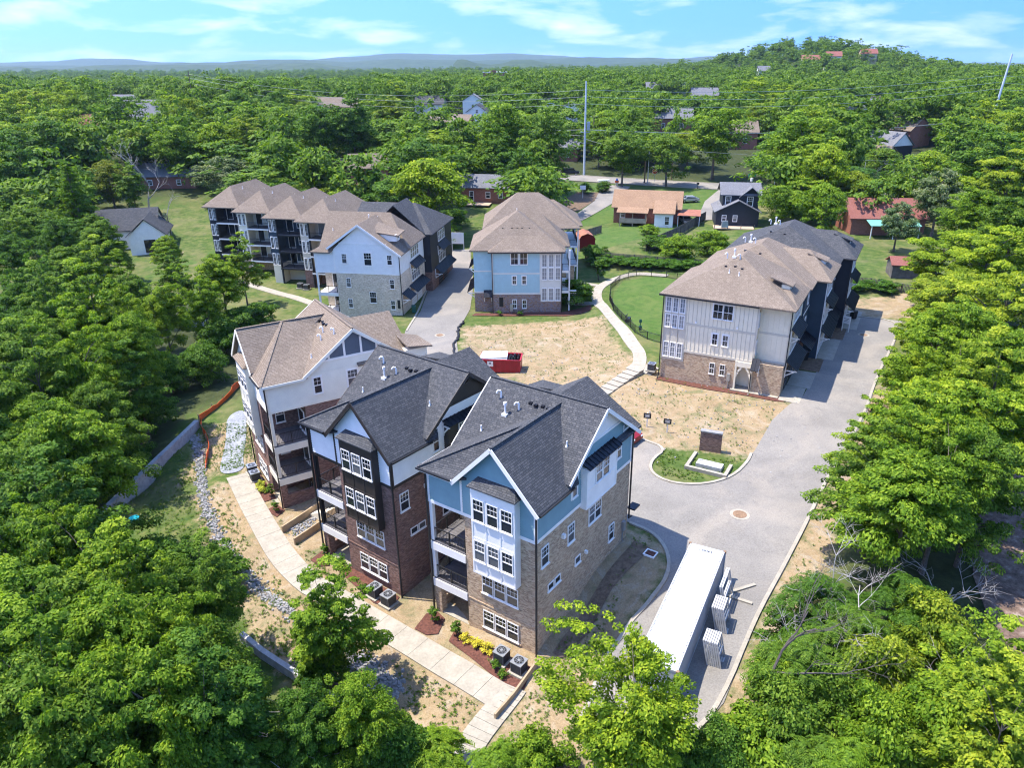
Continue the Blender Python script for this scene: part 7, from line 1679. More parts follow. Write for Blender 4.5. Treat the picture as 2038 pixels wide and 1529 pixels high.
BACK = [(7, -229, 318.3, 1.45, 0.59, 1), (7, -107.8, 236.8, 1.12, 1.12, 10), (10, -221.1, 304.6, 1.75, 0.46, 6), (7, -113.4, 296.8, 1.24, 1.07, 1), (9, -74.2, 225.5, 1, 0.96, 11), (8, 106.5, 155.8, 1.2, 0.98, 6), (10, -1.5, 240.5, 1.97, 0.41, 11), (10, 99.7, 150.8, 2, 0.47, 12), (9, 159.2, 275.9, 1.32, 0.62, 12), (8, 94.5, 157.8, 1.52, 0.79, 11), (9, 43.5, 222.4, 1.14, 0.82, 6), (10, -150.3, 242.5, 1.13, 0.97, 10), (10, -75.9, 191.6, 1.71, 0.42, 2), (7, -114.6, 255, 1.16, 0.9, 11), (7, -63.2, 233.9, 1.19, 0.77, 12), (10, 134.8, 235.1, 1.29, 0.83, 4), (9, 166.4, 318.3, 1.15, 1.25, 0), (7, -33.1, 213.1, 1.43, 0.51, 0), (10, -44.5, 151.2, 1.56, 0.4, 10), (7, 112.1, 169.1, 1.13, 0.99, 4), (8, -90.3, 224.3, 1.26, 0.5, 4), (10, -113.3, 323.8, 1.99, 0.3, 12), (7, -101.8, 224.5, 0.93, 1.41, 6), (9, 186.9, 294.2, 1.23, 1.24, 12), (10, -9.9, 189.5, 1.15, 0.93, 11), (9, -127.3, 172.4, 1.24, 1.22, 3), (7, -166.1, 244.3, 1.34, 0.5, 1), (9, 197.2, 296.1, 0.81, 1.07, 11), (10, -38, 225.3, 1.35, 0.59, 2), (10, 95.8, 264.8, 2.04, 0.58, 1), (8, -24, 212.6, 1.62, 0.47, 1), (10, 121.4, 214.4, 1.91, 0.36, 1), (10, 109.2, 187.5, 1.21, 0.69, 10), (8, 76.9, 215.5, 1.11, 1.07, 10), (10, 54.9, 157, 1.4, 0.43, 3), (8, 149.6, 246.7, 1.31, 0.54, 0), (8, 159.5, 243.2, 1.33, 0.63, 0), (7, -106.1, 278.4, 1, 0.99, 1), (9, -94.5, 246.7, 0.92, 1.62, 2), (10, -172.1, 286.4, 1.16, 0.97, 3), (9, -106.5, 170.8, 1.27, 0.63, 1), (9, 136.4, 203.2, 1.38, 0.88, 4), (8, -31, 151.4, 1.09, 0.74, 2), (8, -88.7, 287.6, 1.43, 0.57, 4), (8, -27.3, 198.2, 1.16, 0.79, 4), (9, -213.2, 299.7, 1.03, 0.74, 11), (10, -165.8, 260.9, 1.86, 0.56, 6), (7, -52, 164.4, 1.08, 0.61, 6), (8, 92.2, 273, 1.63, 0.55, 10), (10, 96.4, 171.7, 1.5, 0.45, 0), (7, -107.9, 206.8, 1.5, 0.63, 6), (10, -11.6, 230.4, 2.11, 0.36, 11), (10, -204.6, 304.3, 1.79, 0.64, 12), (10, -195.8, 285.4, 1.36, 0.82, 4), (8, 32.5, 271.9, 1.29, 0.79, 3), (10, -159, 228.2, 1.66, 0.54, 10), (10, 107.2, 320.9, 1.48, 0.56, 2), (8, 71.5, 226, 1.44, 0.49, 2), (9, -52.4, 267.3, 0.79, 1.6, 12), (9, -136.9, 316.7, 0.92, 1.42, 1), (8, -139.5, 218.1, 1.63, 0.44, 3), (10, -86.5, 242.9, 1.4, 0.49, 1), (8, 63.4, 276, 1.44, 0.54, 1), (7, 171.7, 302.1, 0.97, 1.17, 4), (9, -32.4, 194.1, 0.81, 1.85, 1), (10, 24.6, 236.4, 1.35, 0.7, 0), (7, -58, 281.1, 1.22, 0.71, 3), (10, 108.1, 310.9, 2.08, 0.51, 6), (8, -185.9, 255.2, 1.4, 0.86, 12), (7, 69.9, 175.1, 1.56, 0.46, 12), (9, -55.2, 224.9, 0.76, 1.46, 3), (10, 61.8, 169.1, 1.58, 0.69, 3), (7, 177.4, 320.3, 1.29, 0.56, 1), (10, 103.8, 162.9, 1.85, 0.45, 4), (9, -123, 201.3, 1.12, 0.64, 2), (7, -115, 151.2, 0.99, 0.78, 6), (7, -128.1, 287.6, 1.41, 0.46, 4), (10, 91.4, 221.9, 1.47, 0.46, 11), (10, -58.5, 317.8, 1.59, 0.71, 10), (9, -132.3, 307.1, 1.2, 1.17, 1), (7, -204, 312.2, 1.14, 0.67, 4), (8, -47.8, 258.3, 1.5, 0.68, 6), (8, -158.4, 251.4, 1.75, 0.43, 4), (9, 17.7, 224.3, 0.76, 1.27, 1), (10, 158.5, 304.3, 1.95, 0.31, 6), (10, -92.4, 213.5, 1.35, 0.65, 0), (10, -97.2, 299.4, 1.23, 0.79, 0), (9, 85.4, 153.5, 1.41, 0.55, 10), (9, 172.2, 284.1, 1.36, 0.9, 0), (9, -167.2, 225.3, 1.31, 0.85, 1), (9, -86.8, 253.9, 1.06, 1.06, 11), (8, 121.8, 198.9, 1.11, 1.13, 10), (8, 76.7, 270.2, 1.66, 0.5, 6), (9, -128.6, 219.4, 0.97, 0.74, 12), (8, -25.7, 171.3, 1.59, 0.68, 2), (9, -103.2, 264.4, 1.19, 0.71, 6), (10, -208.2, 296.4, 1.13, 1.06, 4), (7, -165.2, 277.7, 1.59, 0.54, 0), (10, 89.2, 288, 1.82, 0.41, 3), (8, -12.9, 306.8, 1.5, 0.62, 12), (9, -155.7, 207.7, 0.81, 0.96, 12), (8, -175.4, 274.8, 1.44, 0.68, 3), (8, 83.7, 228.4, 1.26, 0.88, 6), (9, 62.3, 189.4, 0.88, 1.32, 6), (9, -183, 276.7, 0.83, 1.35, 0), (10, 129.6, 196.2, 1.49, 0.69, 2), (8, -78.5, 213.5, 1.25, 0.96, 0), (7, 158.8, 258.9, 1.02, 0.96, 12), (9, -139.9, 200.6, 1.42, 0.95, 3), (10, -111.8, 164.6, 1.19, 0.99, 12), (10, -61.6, 163.1, 2.09, 0.39, 1), (7, 138.9, 277.6, 1.13, 0.82, 1), (10, -128.3, 325.3, 1.78, 0.5, 2), (8, -103.7, 307.2, 1.6, 0.71, 11), (8, 67, 264.5, 1.12, 0.69, 2), (9, 86.4, 246.2, 1.19, 1.21, 1), (7, -187.1, 311.6, 1.11, 0.72, 12), (8, -198.6, 276.3, 1.06, 1.05, 2), (10, 152.1, 292.5, 1.37, 0.74, 2), (7, 101.1, 282.8, 1.28, 0.74, 11), (10, -6.9, 289.3, 1.74, 0.45, 6), (10, -61.6, 255.8, 1.62, 0.39, 2), (10, 162, 252.2, 1.52, 0.62, 10), (10, 92.6, 298.1, 1.55, 0.72, 4), (7, -188.9, 280.1, 1.27, 0.69, 1), (9, 145.8, 214.9, 1.17, 0.71, 0), (7, 32.8, 254.3, 1.06, 0.71, 1), (9, -138.8, 184.1, 1.41, 0.91, 1), (10, -156.9, 237, 2.01, 0.35, 3), (8, -141.2, 309.4, 1.05, 0.67, 1), (7, 134.3, 228.4, 1.09, 0.83, 4), (10, 118.8, 186, 2.01, 0.35, 1), (8, 176.5, 297.2, 1.22, 0.79, 1), (8, 25.6, 228.1, 1.42, 0.56, 11), (9, 108, 177.9, 0.79, 1.49, 1), (9, -174.2, 263.9, 1.1, 1.25, 3), (8, -152.3, 225.5, 1.15, 0.97, 3), (9, 192.5, 306.1, 1.13, 1.28, 10), (9, 80.8, 289.6, 1.27, 0.61, 3), (8, -12.2, 210.7, 1.52, 0.53, 4), (10, -9.2, 238.7, 1.48, 0.46, 2), (10, 143, 240.4, 1.51, 0.64, 1), (8, -160.3, 269.7, 1.2, 0.71, 10), (9, -105, 248.9, 1.35, 0.58, 3), (10, -74.6, 234.1, 1.8, 0.53, 1), (8, 33.7, 310.8, 1.39, 0.45, 3), (9, -108.8, 224.4, 1.11, 0.73, 3), (7, 183.4, 285.5, 1.11, 1.02, 1), (8, -49.3, 216.3, 1.27, 0.65, 1), (9, -91.8, 202.3, 0.81, 1.27, 2), (9, -207.5, 282.2, 0.81, 1.71, 2), (7, -156.9, 263.6, 0.94, 1.23, 4), (7, -55.7, 155, 1.32, 0.6, 2), (9, 20.8, 244, 1.11, 1.1, 0), (9, -51.7, 229.8, 0.99, 0.87, 0), (8, 86.1, 317.5, 1.68, 0.74, 4), (9, 204.1, 314.6, 1.06, 1.04, 0), (10, -76.9, 204.2, 1.22, 0.88, 6), (7, 77.2, 233.6, 1.04, 0.9, 0), (10, -177.2, 238.4, 1.41, 0.63, 2), (9, -98, 283.6, 1.06, 0.87, 3), (7, -132.2, 211.9, 1.42, 0.87, 10), (7, -95.2, 273.2, 1.04, 0.75, 4), (9, 26.7, 297.1, 0.98, 0.88, 3), (9, -28.2, 161.3, 0.81, 0.92, 3), (9, -198.3, 327.7, 1.17, 1.16, 3), (7, -89.8, 267, 0.87, 1.26, 2), (9, 61.1, 161.1, 0.92, 1.49, 4), (10, 80.8, 304.4, 1.73, 0.52, 12), (7, 138.2, 217.5, 1.43, 0.65, 1)]
